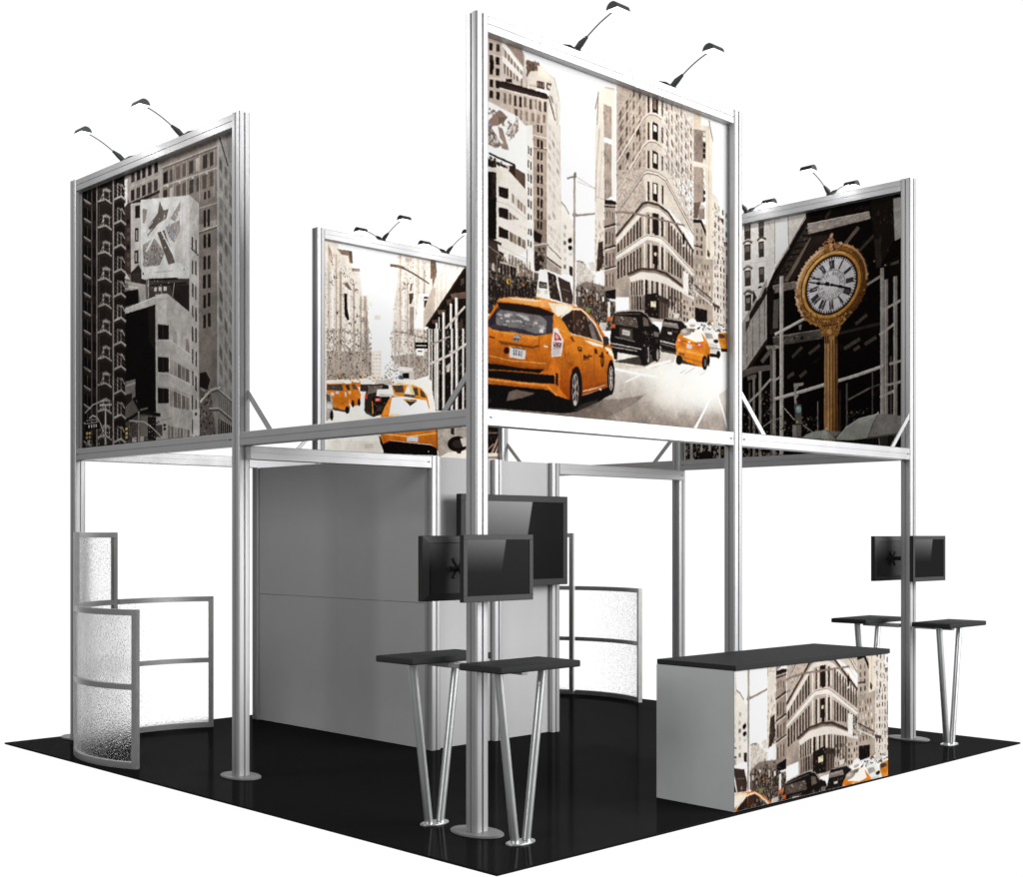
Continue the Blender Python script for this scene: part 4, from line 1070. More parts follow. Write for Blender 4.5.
PIX['facades'] = '''
P|6a5d54|100|-115 -202 2020 -56 2020 2238 -115 2150
P|7d6e63|100|1059 -61 1783 -49 1783 665 1059 533
N|6a5b50 93857a 857669|200|5|12|100|1059 -37 1774 -18 1774 507 1059 320
W|3a2d27 a89c90 54453c 2a1f1b|8|1|62|95|1107 90 1738 74 1738 173 1107 177
W|3a2d27 b5aaa0 54453c|8|1|62|95|1107 216 1738 211 1738 312 1107 312
W|2a1f1b 3a2d27|2|1|60|100|1603 332 1693 334 1693 437 1603 430
L|978a7f|11|1240 58 1240 355
L|978a7f|11|1402 55 1402 388
L|978a7f|11|1559 53 1559 419
L|978a7f|10|1724 51 1724 452
P|17100d|100|1059 -31 1256 -27 1574 -27 1783 -27 1783 -61 1059 -61
L|a1958a|11|1069 51 1774 49
L|574a42|7|1069 61 1774 61
L|b3a89e|9|1069 185 1774 199
P|b5aaa0|100|1191 199 1190 203 1187 206 1183 207 1177 207 1171 206 1166 203 1161 200 1158 196 1158 192 1158 189 1161 186 1166 185 1171 185 1177 186 1183 189 1187 191 1190 196
P|b5aaa0|100|1338 203 1337 207 1334 209 1330 210 1324 210 1318 209 1314 207 1309 204 1306 200 1305 196 1306 192 1309 191 1314 189 1318 189 1324 190 1330 192 1334 196 1337 199
P|b5aaa0|100|1497 207 1495 210 1493 213 1489 215 1483 215 1478 213 1473 211 1469 207 1466 204 1465 200 1466 197 1469 194 1473 193 1478 192 1483 194 1489 196 1493 199 1495 203
P|b5aaa0|100|1657 211 1656 214 1654 216 1650 218 1644 218 1639 217 1634 215 1630 212 1627 207 1626 204 1627 201 1630 199 1634 197 1639 197 1644 198 1650 200 1654 204 1656 207
P|9a8e84|100|1059 58 1111 58 1111 271 1059 260
P|1a1210|100|1121 93 1158 94 1158 175 1121 173
P|8f847b|100|586 34 677 -20 1073 -16 1073 215 677 225
W|241a16 3a2d27|5|1|62|95|681 -11 1065 -6 1065 74 681 78
W|241a16 3a2d27|5|1|62|95|681 127 1065 118 1065 202 681 210
L|a89d93|7|677 102 1069 102
L|b5aaa0|7|677 -27 1073 -20
P|d0c9c1|100|581 41 649 28 649 214 608 236
P|2a1c18|100|649 219 832 214 1073 204 1073 225 876 235 677 256
P|1f1512|80|608 2 1073 -20 1073 2 677 10
P|8b8680|100|1761 -55 1949 -53 1949 2234 1761 2227
L|a8a39d|9|1769 48 1769 2116
L|35302c|11|1780 -17 1880 212
P|6f6a64|70|1848 -33 1949 -42 1949 211 1894 199
W|6d6862 77716b 625d57|3|13|60|62|1776 94 1939 286 1939 1992 1776 1713
P|74675d|100|1539 384 1761 384 1761 1893 1539 1878
N|675a50 85786e 7c6f65|200|5|12|100|1545 510 1755 550 1755 1557 1545 1536
W|1a120f 241a16|2|5|60|68|1590 607 1697 614 1697 1281 1590 1277
P|93877d|100|1545 544 1755 545 1755 578 1545 581
L|ada297|11|1545 592 1759 587
L|3f352f|7|1545 601 1759 598
W|1a120f 241a16|2|1|60|100|1594 457 1689 459 1689 577 1594 570
L|a19589|9|1552 431 1759 434
P|aaa39b|100|1417 301 1552 397 1552 1879 1437 1871
W|352b26 453b35|2|5|42|60|1457 573 1535 622 1535 1398 1457 1344
L|c2bbb3|7|1437 662 1552 761
L|3a302b|7|1457 683 1548 755
P|a8a098|100|688 224 858 246 858 753 699 740
P|1f1714|100|755 255 815 261 815 352 755 346
P|1f1714|100|751 417 797 425 797 523 751 514
P|1f1714|100|744 582 797 586 797 683 744 677
P|8a8178|100|762 433 784 437 784 510 762 507
P|8a8178|100|755 597 780 601 780 668 755 663
P|3a2721|100|597 242 694 212 690 751 608 713
W|1a100d 5a433a|1|6|70|50|631 311 688 321 688 702 631 693
P|cac4bd|100|608 701 688 787 608 763
P|c4c0bb|100|828 224 1437 317 1437 944 1277 920 1277 861 828 807
P|bdb8b3|100|1338 302 1437 317 1437 927 1358 868
P|8a7f77|100|854 559 1002 535 1142 663 1073 743 865 720
N|5a4f48 a89e96 75695f c2bab3 3f352f|150|6|18|100|858 560 1002 537 1132 662 1069 740 865 719
P|62554c|100|916 437 1048 367 1073 283 1121 358 1184 364 1158 424 1059 441 952 468
P|8c8078|100|1205 433 1330 338 1330 399 1266 468
P|85796f|100|850 292 916 314 880 407 854 402
P|55483f|100|1044 503 1132 504 1266 754 1184 756
P|8d8279|100|1149 481 1322 467 1330 539 1256 613 1195 574
N|b8b2ac 6a5d54 d0cbc6|60|6|20|100|1048 391 1330 399 1330 620 1090 660
P|878cae|100|1205 498 1203 503 1200 508 1195 510 1190 511 1183 509 1177 507 1172 502 1169 497 1168 491 1169 485 1172 481 1177 478 1183 477 1190 478 1195 482 1200 486 1203 492
P|878cae|100|1265 564 1263 570 1259 574 1252 578 1244 579 1236 577 1228 573 1221 568 1217 561 1215 555 1217 549 1221 544 1228 541 1236 540 1244 541 1252 545 1259 550 1263 557
P|9aa0c0|100|909 502 941 491 930 524
L|cbc7c2|19|898 615 1048 486
L|cbc7c2|16|1090 494 1236 685
L|5a4d45|9|920 499 1048 439
L|c8c4bf|11|854 475 984 415
P|9a8f86|35|1281 529 1358 497 1358 776 1256 752
L|a8a39e|10|995 781 1236 808
P|2a211d|100|867 769 867 772 866 775 863 776 860 776 857 776 854 775 852 772 850 769 850 767 850 764 852 761 854 760 857 760 860 760 863 761 866 763 867 767
P|3a302b|100|1379 823 1379 825 1378 826 1376 827 1375 828 1372 827 1371 826 1369 825 1368 823 1367 821 1368 819 1369 817 1371 817 1372 817 1375 817 1376 817 1378 819 1379 821
P|c2bcb4|100|1281 862 1428 890 1428 931 1287 915
W|8a8178|6|1|30|100|1281 867 1417 891 1417 930 1281 912
P|2a1f1b|100|694 737 799 693 837 738 837 799 902 826 898 850 711 840
W|4a3d36|1|6|90|35|711 742 828 749 828 840 711 833
P|9c948c|100|586 765 688 800 887 852 902 972 822 975 799 880 608 847
P|100b09|100|604 863 793 871 801 975 608 975
L|c2bab2|7|608 818 789 861
P|6a6058|100|663 826 662 833 657 838 649 841 641 842 631 841 622 837 615 832 610 825 608 818 610 812 615 807 622 803 631 802 641 804 649 808 657 813 662 819
P|3f352f|100|920 814 1437 894 1437 1128 1174 957 920 965
P|241a17|100|1205 903 1437 936 1437 1128 1256 1004
L|14100e|14|920 821 1297 873
L|14100e|11|930 867 1398 918
W|c2bbb3 8a8178|3|1|60|80|984 883 1174 907 1174 945 984 920
L|b5ada5|9|930 813 930 969
L|9a9189|10|1256 898 1236 989
N|8a8178 1a1310 b5ada5|50|5|16|100|920 817 1195 866 1174 957 930 963
P|0c0807|100|597 1020 1023 1012 1027 1246 1027 2080 608 2059
P|1f1613|80|920 1022 1018 1020 1018 1340 941 1283
P|b3aba2|100|586 1000 1016 963 1023 1016 597 1030
L|cbc4bc|9|590 995 1016 960
P|a9a199|100|1016 946 1163 955 1457 1136 1552 1269 1552 1993 1027 1961
P|b9b1a8|100|1027 945 1158 955 1166 1167 1048 1176
P|9c948b|60|1048 974 1153 983 1153 1001 1048 998
W|2a1f1b 3a302b|2|5|40|62|1457 1183 1539 1222 1539 2049 1457 1987
P|ada59c|100|1027 1152 1457 1207 1462 1989 1027 1987
P|a39b92|60|1027 1152 1174 1171 1195 1985 1027 1987
P|170f0d|100|1048 1161 1187 1186 1187 1287 1052 1273
L|3a302b|6|1116 1175 1116 1276
P|170f0d|100|1048 1393 1187 1415 1187 1516 1052 1506
L|3a302b|6|1116 1406 1116 1507
P|170f0d|100|1048 1615 1187 1635 1187 1736 1052 1728
L|3a302b|6|1116 1628 1116 1728
W|7a6c62 958a80 b5aca2 6a5d53|4|1|80|95|1236 1220 1441 1323 1441 1415 1236 1311
W|7a6c62 958a80 6a5d53|5|1|82|95|1195 1419 1441 1528 1441 1620 1195 1529
W|7a6c62 958a80 6a5d53|5|1|82|95|1195 1635 1441 1721 1441 1817 1195 1760
W|6a5d53 857a70|7|1|70|100|1174 1896 1447 1945 1447 2000 1174 1989
L|c4bdb4|7|1048 1274 1195 1291 1457 1426
L|c4bdb4|7|1048 1506 1195 1533 1457 1633
L|8a8279|6|1048 1607 1195 1626 1457 1713
P|1a1310|100|1559 1563 1632 1558 1680 1620 1651 1685 1559 1654
P|5a4f48|100|1559 1654 1651 1695 1746 1816 1746 2006 1559 1996
N|2a211d 8a8178 1a1310|80|6|20|100|1559 1654 1746 1760 1746 2006 1559 1996
P|8a8178|100|1574 1661 1632 1683 1622 1695 1571 1678
P|77706a|100|1689 1687 1769 1684 1949 1799 1949 2041 1746 2006
L|4a433d|12|1689 1702 1769 1697 1939 1801
L|a39c95|10|1689 1690 1769 1686 1939 1789
W|5a534d|7|1|40|100|1776 1723 1930 1809 1930 1907 1776 1830
L|3f3833|15|1667 1824 1783 1830 1939 1922
L|a39c95|9|1667 1812 1783 1819 1939 1910
P|7d756e|100|1755 1873 1939 1941 1939 2018 1755 2007
W|2c2420 1a1310|7|1|60|100|1769 1885 1930 1952 1930 2009 1769 1995
L|b5aea6|17|1568 1759 1632 1719 1693 1690 1794 1680
P|b5aea6|100|1680 1678 1802 1676 1798 1688 1689 1693
P|bdb6ae|100|1482 1809 1559 1801 1559 1986 1482 1993
P|3a302b|100|1530 1840 1529 1843 1527 1846 1523 1849 1519 1850 1514 1850 1509 1848 1506 1845 1503 1841 1503 1837 1503 1833 1506 1830 1509 1828 1514 1827 1519 1827 1523 1829 1527 1832 1529 1835
P|0c0807|100|604 1517 832 1540 1027 1772 1027 1844 608 1839
P|756b63|100|604 1533 757 1524 757 1654 699 1679 608 1644
L|9a9088|13|608 1567 757 1554
P|241a16|100|620 1630 711 1626 711 1736 631 1754
P|5a5049|100|608 1728 711 1675 777 1680 799 1779 608 1820
P|4a403a|100|608 1839 789 1791 1027 1785 1027 2035 608 2012
N|2a211d 6a6058 8a8178 1a1310|150|6|20|100|608 1820 1027 1808 1174 1972 608 2012
P|6a6058|100|822 1805 920 1806 920 1956 822 1951
P|1a1310|100|920 1818 1023 1825 1023 1987 920 1980
N|b5ada5|10|6|14|100|932 1837 1010 1842 1010 1974 932 1970
P|a39b93|100|711 1956 771 1950 771 1987 711 1987
P|a39b93|100|824 1951 867 1951 867 1988 824 1988
L|15100e|24|592 1828 711 1803 784 1778
L|15100e|24|733 1667 799 1743 832 1772 1080 1814
L|6a6058|14|822 1757 920 1750
L|8f867e|17|801 1768 801 2010
P|a8a098|100|1107 1874 1166 1871 1166 1972 1107 1974
P|1a1310|100|1153 1890 1152 1894 1150 1897 1145 1899 1139 1900 1133 1899 1128 1898 1124 1895 1121 1892 1120 1888 1121 1884 1124 1882 1128 1880 1133 1879 1139 1879 1145 1881 1150 1883 1152 1887
P|1a1310|100|1153 1917 1152 1921 1150 1924 1145 1926 1139 1927 1133 1927 1128 1925 1124 1923 1121 1919 1120 1915 1121 1912 1124 1909 1128 1907 1133 1906 1139 1907 1145 1908 1150 1911 1152 1914
L|8a8178|7|1090 1854 1215 1845
P|4a403a|100|1027 1885 1107 1885 1107 1968 1027 1969
P|231915|100|-2 -110 470 -58 470 2052 -2 2028
P|1a1210|100|465 -71 608 -64 622 2060 465 2052
L|5f544c|13|143 -118 143 2036
L|85796f|18|218 -101 218 2039
L|4a3f38|10|252 -93 252 2041
L|8d8177|21|454 -49 454 2051
P|0f0a08|100|26 -27 130 28 130 104 26 53
P|5d534b|70|41 67 125 108 125 128 41 90
L|9c9088|11|26 59 130 113
P|100a08|100|165 28 209 50 209 120 165 102
L|5a4f47|6|81 -9 81 82
P|0f0a08|100|26 118 130 171 130 248 26 199
P|5d534b|70|41 212 125 251 125 272 41 235
L|9c9088|10|26 204 130 257
P|100a08|100|165 172 209 193 209 263 165 246
L|5a4f47|6|81 135 81 226
P|0f0a08|100|26 264 130 315 130 392 26 344
P|5d534b|70|41 356 125 394 125 415 41 379
L|9c9088|11|26 348 130 401
P|100a08|100|165 315 209 336 209 406 165 389
L|5a4f47|6|81 280 81 370
P|0f0a08|100|26 408 130 459 130 535 26 488
P|5d534b|70|41 501 125 539 125 559 41 524
L|9c9088|11|26 493 130 544
P|100a08|100|165 458 209 478 209 549 165 533
L|5a4f47|6|81 424 81 514
P|0f0a08|100|26 553 130 602 130 679 26 633
P|5d534b|70|41 646 125 682 125 703 41 669
L|9c9088|10|26 638 130 688
P|100a08|100|165 601 209 622 209 691 165 676
L|5a4f47|6|81 568 81 658
P|0f0a08|100|26 697 130 745 130 823 26 777
P|5d534b|70|41 791 125 825 125 846 41 814
L|9c9088|11|26 783 130 832
P|100a08|100|165 744 209 764 209 834 165 818
L|5a4f47|6|81 712 81 802
P|0f0a08|100|26 842 130 890 130 966 26 923
P|5d534b|70|41 935 125 970 125 990 41 958
L|9c9088|11|26 928 130 975
P|100a08|100|165 888 209 907 209 977 165 962
L|5a4f47|6|81 857 81 947
P|0f0a08|100|26 988 130 1033 130 1110 26 1068
P|5d534b|70|41 1079 125 1113 125 1134 41 1103
L|9c9088|10|26 1073 130 1119
P|100a08|100|165 1031 209 1050 209 1119 165 1105
L|5a4f47|6|81 1001 81 1091
P|0f0a08|100|26 1132 130 1176 130 1254 26 1212
P|5d534b|70|41 1224 125 1257 125 1278 41 1248
L|9c9088|11|26 1217 130 1263
P|100a08|100|165 1175 209 1192 209 1263 165 1248
L|5a4f47|6|81 1145 81 1235
P|0f0a08|100|26 1277 130 1321 130 1397 26 1357
P|5d534b|70|41 1369 125 1401 125 1421 41 1392
L|9c9088|11|26 1362 130 1406
P|100a08|100|165 1318 209 1335 209 1405 165 1392
L|5a4f47|6|81 1289 81 1379
P|0f0a08|100|26 1422 130 1464 130 1541 26 1502
P|5d534b|70|41 1514 125 1544 125 1565 41 1537
L|9c9088|11|26 1507 130 1550
P|100a08|100|165 1461 209 1478 209 1548 165 1535
L|5a4f47|6|81 1434 81 1524
P|0f0a08|100|26 1566 130 1607 130 1685 26 1646
P|5d534b|70|41 1658 125 1688 125 1709 41 1681
L|9c9088|11|26 1652 130 1694
P|100a08|100|165 1604 209 1621 209 1691 165 1679
L|5a4f47|6|81 1578 81 1668
P|0f0a08|100|26 1711 130 1752 130 1828 26 1792
P|5d534b|70|41 1803 125 1832 125 1852 41 1826
L|9c9088|10|26 1797 130 1837
P|100a08|100|165 1747 209 1763 209 1833 165 1822
L|5a4f47|6|81 1722 81 1812
P|0f0a08|100|26 1856 130 1895 130 1972 26 1936
P|5d534b|70|41 1947 125 1975 125 1996 41 1971
L|9c9088|11|26 1941 130 1980
P|100a08|100|165 1890 209 1907 209 1976 165 1964
L|5a4f47|6|81 1866 81 1956
P|968b82|100|301 28 405 60 405 173 301 142
P|221814|100|324 55 391 76 391 159 324 137
P|a89e95|70|257 111 317 53 333 63 276 121
L|0f0a08|19|233 127 341 132 428 184
L|9c938a|16|233 117 343 122 428 172
P|2a201b|100|233 123 343 128 428 177 428 202 343 158 238 149
L|3f352f|8|238 29 343 34 424 78
L|3f352f|7|238 61 343 66 424 110
L|3f352f|7|238 93 343 97 424 142
L|7d736a|8|343 34 424 78
N|14100e 5a5049|10|5|14|100|238 24 424 76 424 164 238 126
P|968b82|100|301 227 405 257 405 370 301 341
P|221814|100|324 255 391 274 391 358 324 337
P|a89e95|70|257 312 317 254 333 263 276 321
L|0f0a08|19|233 329 341 331 428 383
L|9c938a|18|233 317 343 321 428 370
P|2a201b|100|233 323 343 328 428 375 428 400 343 357 238 350
L|3f352f|7|238 231 343 233 424 276
L|3f352f|8|238 262 343 264 424 308
L|3f352f|8|238 294 343 297 424 339
L|7d736a|7|343 233 424 276
N|14100e 5a5049|10|5|14|100|238 225 424 274 424 362 238 327
P|968b82|100|301 427 405 456 405 569 301 541
P|221814|100|324 454 391 472 391 557 324 536
P|a89e95|70|257 512 317 453 333 462 276 522
L|0f0a08|19|233 530 341 531 428 581
L|9c938a|18|233 518 343 521 428 568
P|2a201b|100|233 524 343 527 428 573 428 598 343 556 238 551
L|3f352f|8|238 431 343 433 424 475
L|3f352f|8|238 463 343 464 424 506
L|3f352f|7|238 495 343 495 424 537
L|7d736a|7|343 433 424 475
N|14100e 5a5049|10|5|14|100|238 427 424 472 424 559 238 528
P|968b82|100|301 627 405 654 405 768 301 741
P|221814|100|324 654 391 671 391 755 324 736
P|a89e95|70|257 713 317 653 333 662 276 722
L|0f0a08|17|233 731 341 729 428 778
L|9c938a|16|233 720 343 720 428 766
P|2a201b|100|233 726 343 727 428 771 428 796 343 755 238 752
L|3f352f|8|238 632 343 631 424 672
L|3f352f|7|238 664 343 663 424 703
L|3f352f|8|238 695 343 695 424 735
L|7d736a|8|343 631 424 672
N|14100e 5a5049|10|5|14|100|238 627 424 670 424 758 238 729
P|968b82|100|301 827 405 852 405 965 301 941
P|221814|100|324 853 391 869 391 954 324 936
P|a89e95|70|257 914 317 852 333 861 276 923
L|0f0a08|19|233 931 341 929 428 976
L|9c938a|16|233 921 343 919 428 963
P|2a201b|100|233 927 343 925 428 969 428 994 343 955 238 953
L|3f352f|7|238 833 343 831 424 870
L|3f352f|8|238 865 343 863 424 902
L|3f352f|8|238 897 343 894 424 933
L|7d736a|8|343 831 424 870
N|14100e 5a5049|10|5|14|100|238 828 424 868 424 955 238 930
P|968b82|100|301 1027 405 1051 405 1164 301 1141
P|221814|100|324 1053 391 1068 391 1152 324 1135
P|a89e95|70|257 1114 317 1052 333 1061 276 1123
L|0f0a08|19|233 1133 341 1128 428 1175
L|9c938a|18|233 1121 343 1118 428 1162
P|2a201b|100|233 1127 343 1125 428 1167 428 1191 343 1154 238 1154
L|3f352f|8|238 1034 343 1030 424 1069
L|3f352f|8|238 1066 343 1061 424 1100
L|3f352f|7|238 1098 343 1093 424 1131
L|7d736a|7|343 1030 424 1069
N|14100e 5a5049|10|5|14|100|238 1029 424 1066 424 1153 238 1131
P|968b82|100|301 1227 405 1249 405 1362 301 1341
P|221814|100|324 1253 391 1266 391 1351 324 1335
P|a89e95|70|257 1314 317 1252 333 1260 276 1323
L|0f0a08|17|233 1334 341 1328 428 1372
L|9c938a|18|233 1322 343 1318 428 1360
P|2a201b|100|233 1329 343 1324 428 1364 428 1390 343 1354 238 1354
L|3f352f|8|238 1235 343 1230 424 1266
L|3f352f|7|238 1267 343 1261 424 1297
L|3f352f|8|238 1298 343 1293 424 1329
L|7d736a|7|343 1230 424 1266
N|14100e 5a5049|10|5|14|100|238 1230 424 1264 424 1352 238 1332
P|968b82|100|301 1427 405 1447 405 1560 301 1541
P|221814|100|324 1452 391 1465 391 1549 324 1534
P|a89e95|70|257 1516 317 1451 333 1459 276 1524
L|0f0a08|17|233 1535 341 1527 428 1570
L|9c938a|16|233 1524 343 1517 428 1557
P|2a201b|100|233 1530 343 1524 428 1563 428 1588 343 1552 238 1556
L|3f352f|7|238 1436 343 1428 424 1464
L|3f352f|8|238 1467 343 1460 424 1496
L|3f352f|8|238 1500 343 1492 424 1527
L|7d736a|8|343 1428 424 1464
N|14100e 5a5049|10|5|14|100|238 1431 424 1462 424 1549 238 1533
P|968b82|100|301 1627 405 1646 405 1759 301 1741
P|221814|100|324 1652 391 1663 391 1748 324 1734
P|a89e95|70|257 1716 317 1651 333 1659 276 1724
L|0f0a08|19|233 1736 341 1727 428 1768
L|9c938a|18|233 1724 343 1716 428 1755
P|2a201b|100|233 1731 343 1722 428 1760 428 1785 343 1752 238 1757
L|3f352f|8|238 1637 343 1628 424 1663
L|3f352f|8|238 1669 343 1660 424 1694
L|3f352f|7|238 1701 343 1691 424 1725
L|7d736a|8|343 1628 424 1663
N|14100e 5a5049|10|5|14|100|238 1632 424 1660 424 1747 238 1734
P|968b82|100|301 1827 405 1844 405 1957 301 1940
P|221814|100|324 1851 391 1862 391 1946 324 1933
P|a89e95|70|257 1916 317 1850 333 1858 276 1924
L|0f0a08|19|233 1937 341 1925 428 1966
L|9c938a|18|233 1925 343 1915 428 1954
P|2a201b|100|233 1931 343 1922 428 1958 428 1983 343 1951 238 1957
L|3f352f|8|238 1838 343 1827 424 1860
L|3f352f|7|238 1870 343 1858 424 1891
L|3f352f|8|238 1901 343 1890 424 1923
L|7d736a|8|343 1827 424 1860
N|14100e 5a5049|10|5|14|100|238 1833 424 1858 424 1946 238 1934
P|8f847b|100|506 35 567 53 567 159 506 139
P|1c1310|100|522 53 556 65 556 147 522 135
P|2a201b|100|465 153 563 149 627 191 622 213 563 175 470 177
L|9c938a|16|465 149 563 143 627 186
L|463b34|7|470 50 567 51 620 86
L|463b34|7|470 81 567 81 620 117
L|463b34|7|470 112 567 112 620 148
L|a0968d|10|570 57 613 107
P|8f847b|100|506 216 567 233 567 340 506 321
P|1c1310|100|522 234 556 247 556 328 522 316
P|2a201b|100|465 336 563 329 627 371 622 393 563 356 470 359
L|9c938a|18|465 330 563 324 627 366
L|463b34|8|470 232 567 232 620 266
L|463b34|8|470 263 567 262 620 297
L|463b34|8|470 294 567 293 620 328
L|a0968d|10|570 238 613 287
P|8f847b|100|506 398 567 414 567 521 506 502
P|1c1310|100|522 416 556 427 556 509 522 498
P|2a201b|100|465 518 563 510 627 551 622 573 563 538 470 541
L|9c938a|18|465 513 563 505 627 546
L|463b34|7|470 414 567 412 620 446
L|463b34|7|470 445 567 443 620 477
L|463b34|8|470 476 567 474 620 508
L|a0968d|10|570 419 613 467
P|8f847b|100|506 580 567 596 567 702 506 685
P|1c1310|100|522 598 556 608 556 690 522 679
P|2a201b|100|465 701 563 691 627 731 622 752 563 719 470 724
L|9c938a|16|465 695 563 687 627 726
L|463b34|7|470 597 567 593 620 626
L|463b34|7|470 628 567 623 620 657
L|463b34|7|470 659 567 654 620 688
L|a0968d|10|570 599 613 647
P|8f847b|100|506 761 567 776 567 882 506 866
P|1c1310|100|522 779 556 789 556 871 522 861
P|2a201b|100|465 882 563 872 627 911 622 932 563 899 470 906
L|9c938a|16|465 878 563 867 627 907
L|463b34|8|470 778 567 774 620 807
L|463b34|8|470 809 567 805 620 837
L|463b34|8|470 841 567 835 620 868
L|a0968d|11|570 780 613 827
P|8f847b|100|506 943 567 957 567 1063 506 1048
P|1c1310|100|522 961 556 971 556 1052 522 1043
P|2a201b|100|465 1065 563 1053 627 1091 622 1112 563 1080 470 1088
L|9c938a|18|465 1060 563 1048 627 1086
L|463b34|7|470 961 567 955 620 987
L|463b34|7|470 992 567 986 620 1017
L|463b34|8|470 1023 567 1016 620 1048
L|a0968d|11|570 961 613 1008
P|8f847b|100|506 1125 567 1138 567 1244 506 1230
P|1c1310|100|522 1142 556 1151 556 1233 522 1224
P|2a201b|100|465 1248 563 1234 627 1271 622 1293 563 1261 470 1271
L|9c938a|18|465 1242 563 1229 627 1266
L|463b34|7|470 1143 567 1135 620 1167
L|463b34|7|470 1175 567 1167 620 1198
L|463b34|7|470 1206 567 1197 620 1228
L|a0968d|11|570 1142 613 1188
P|8f847b|100|506 1306 567 1319 567 1425 506 1411
P|1c1310|100|522 1323 556 1332 556 1414 522 1405
P|2a201b|100|465 1430 563 1415 627 1451 622 1473 563 1442 470 1452
L|9c938a|16|465 1425 563 1410 627 1446
L|463b34|8|470 1325 567 1316 620 1346
L|463b34|8|470 1356 567 1347 620 1378
L|463b34|8|470 1387 567 1378 620 1408
L|a0968d|11|570 1322 613 1368
P|8f847b|100|506 1489 567 1500 567 1606 506 1593
P|1c1310|100|522 1505 556 1513 556 1595 522 1587
P|2a201b|100|465 1612 563 1596 627 1630 622 1653 563 1622 470 1635
L|9c938a|16|465 1607 563 1590 627 1626
L|463b34|7|470 1508 567 1497 620 1526
L|463b34|8|470 1539 567 1528 620 1557
L|463b34|8|470 1570 567 1559 620 1589
L|a0968d|11|570 1503 613 1549
P|8f847b|100|506 1671 567 1680 567 1787 506 1775
P|1c1310|100|522 1687 556 1695 556 1776 522 1768
P|2a201b|100|465 1794 563 1776 627 1810 622 1833 563 1804 470 1817
L|9c938a|18|465 1789 563 1771 627 1806
L|463b34|7|470 1690 567 1678 620 1707
L|463b34|7|470 1721 567 1709 620 1737
L|463b34|7|470 1752 567 1740 620 1768
L|a0968d|11|570 1684 613 1728
P|8f847b|100|506 1852 567 1861 567 1968 506 1956
P|1c1310|100|522 1868 556 1875 556 1957 522 1950
P|2a201b|100|465 1977 563 1957 627 1991 622 2012 563 1985 470 1999
L|9c938a|18|465 1972 563 1953 627 1986
L|463b34|8|470 1872 567 1858 620 1887
L|463b34|8|470 1903 567 1890 620 1917
L|463b34|8|470 1934 567 1921 620 1948
L|a0968d|11|570 1865 613 1908
L|a8a099|11|41 1723 98 1695 160 1668 305 1647
L|a8a099|12|106 1768 160 1750 221 1768 269 1816 310 1882
L|a8a099|11|677 1825 876 1848 984 1900 1121 1987
L|a8a099|11|1236 1888 1256 1837 1307 1803 1378 1797 1457 1819
P|a8a099|100|269 1643 324 1640 324 1658 276 1656
L|aaa39c|21|343 1682 343 1985
L|aaa39c|17|262 1679 428 1687
N|6a6058 a8a098 2a211d|22|5|14|100|293 1842 376 1849 388 1988 293 1982
L|8a8178|7|61 1783 233 1782
P|0d0908|100|41 1810 257 1805 257 1856 46 1855
L|a39b93|6|41 1808 257 1802
W|b8b0a8|4|1|50|100|86 1818 228 1816 228 1843 86 1844
P|14100e|100|41 1858 135 1858 148 1948 51 1955
P|c89a3a|100|95 1883 95 1888 91 1890 86 1893 79 1894 72 1894 66 1892 61 1889 57 1885 56 1882 57 1877 61 1874 66 1872 72 1871 79 1871 86 1873 91 1876 95 1880
P|d9ad55|100|132 1883 132 1887 128 1890 124 1892 119 1892 112 1892 107 1890 102 1888 99 1885 98 1882 99 1878 102 1875 107 1873 112 1872 119 1873 124 1874 128 1876 132 1880
P|b5862e|100|91 1917 90 1921 86 1924 81 1926 75 1927 67 1927 61 1925 56 1923 52 1919 51 1915 52 1911 56 1907 61 1905 67 1904 75 1905 81 1907 86 1909 90 1913
P|c89a3a|100|132 1915 132 1919 128 1922 124 1924 119 1925 112 1924 107 1923 102 1921 99 1917 98 1914 99 1910 102 1907 107 1905 112 1904 119 1905 124 1907 128 1908 132 1912
P|8f867c|100|74 1938 123 1934 123 1972 86 1971
P|1a1310|100|608 1864 666 1865 666 1968 608 1969
W|d0b055 b8943a|1|3|100|75|622 1871 654 1871 654 1959 622 1961
P|8a8178|100|775 1963 774 1966 771 1970 766 1972 760 1973 754 1973 748 1972 744 1969 740 1964 739 1961 740 1956 744 1953 748 1950 754 1949 760 1949 766 1951 771 1955 774 1958
N|b5ada5 1a1310|90|5|14|100|36 1851 608 1839 608 2012 36 1980
'''
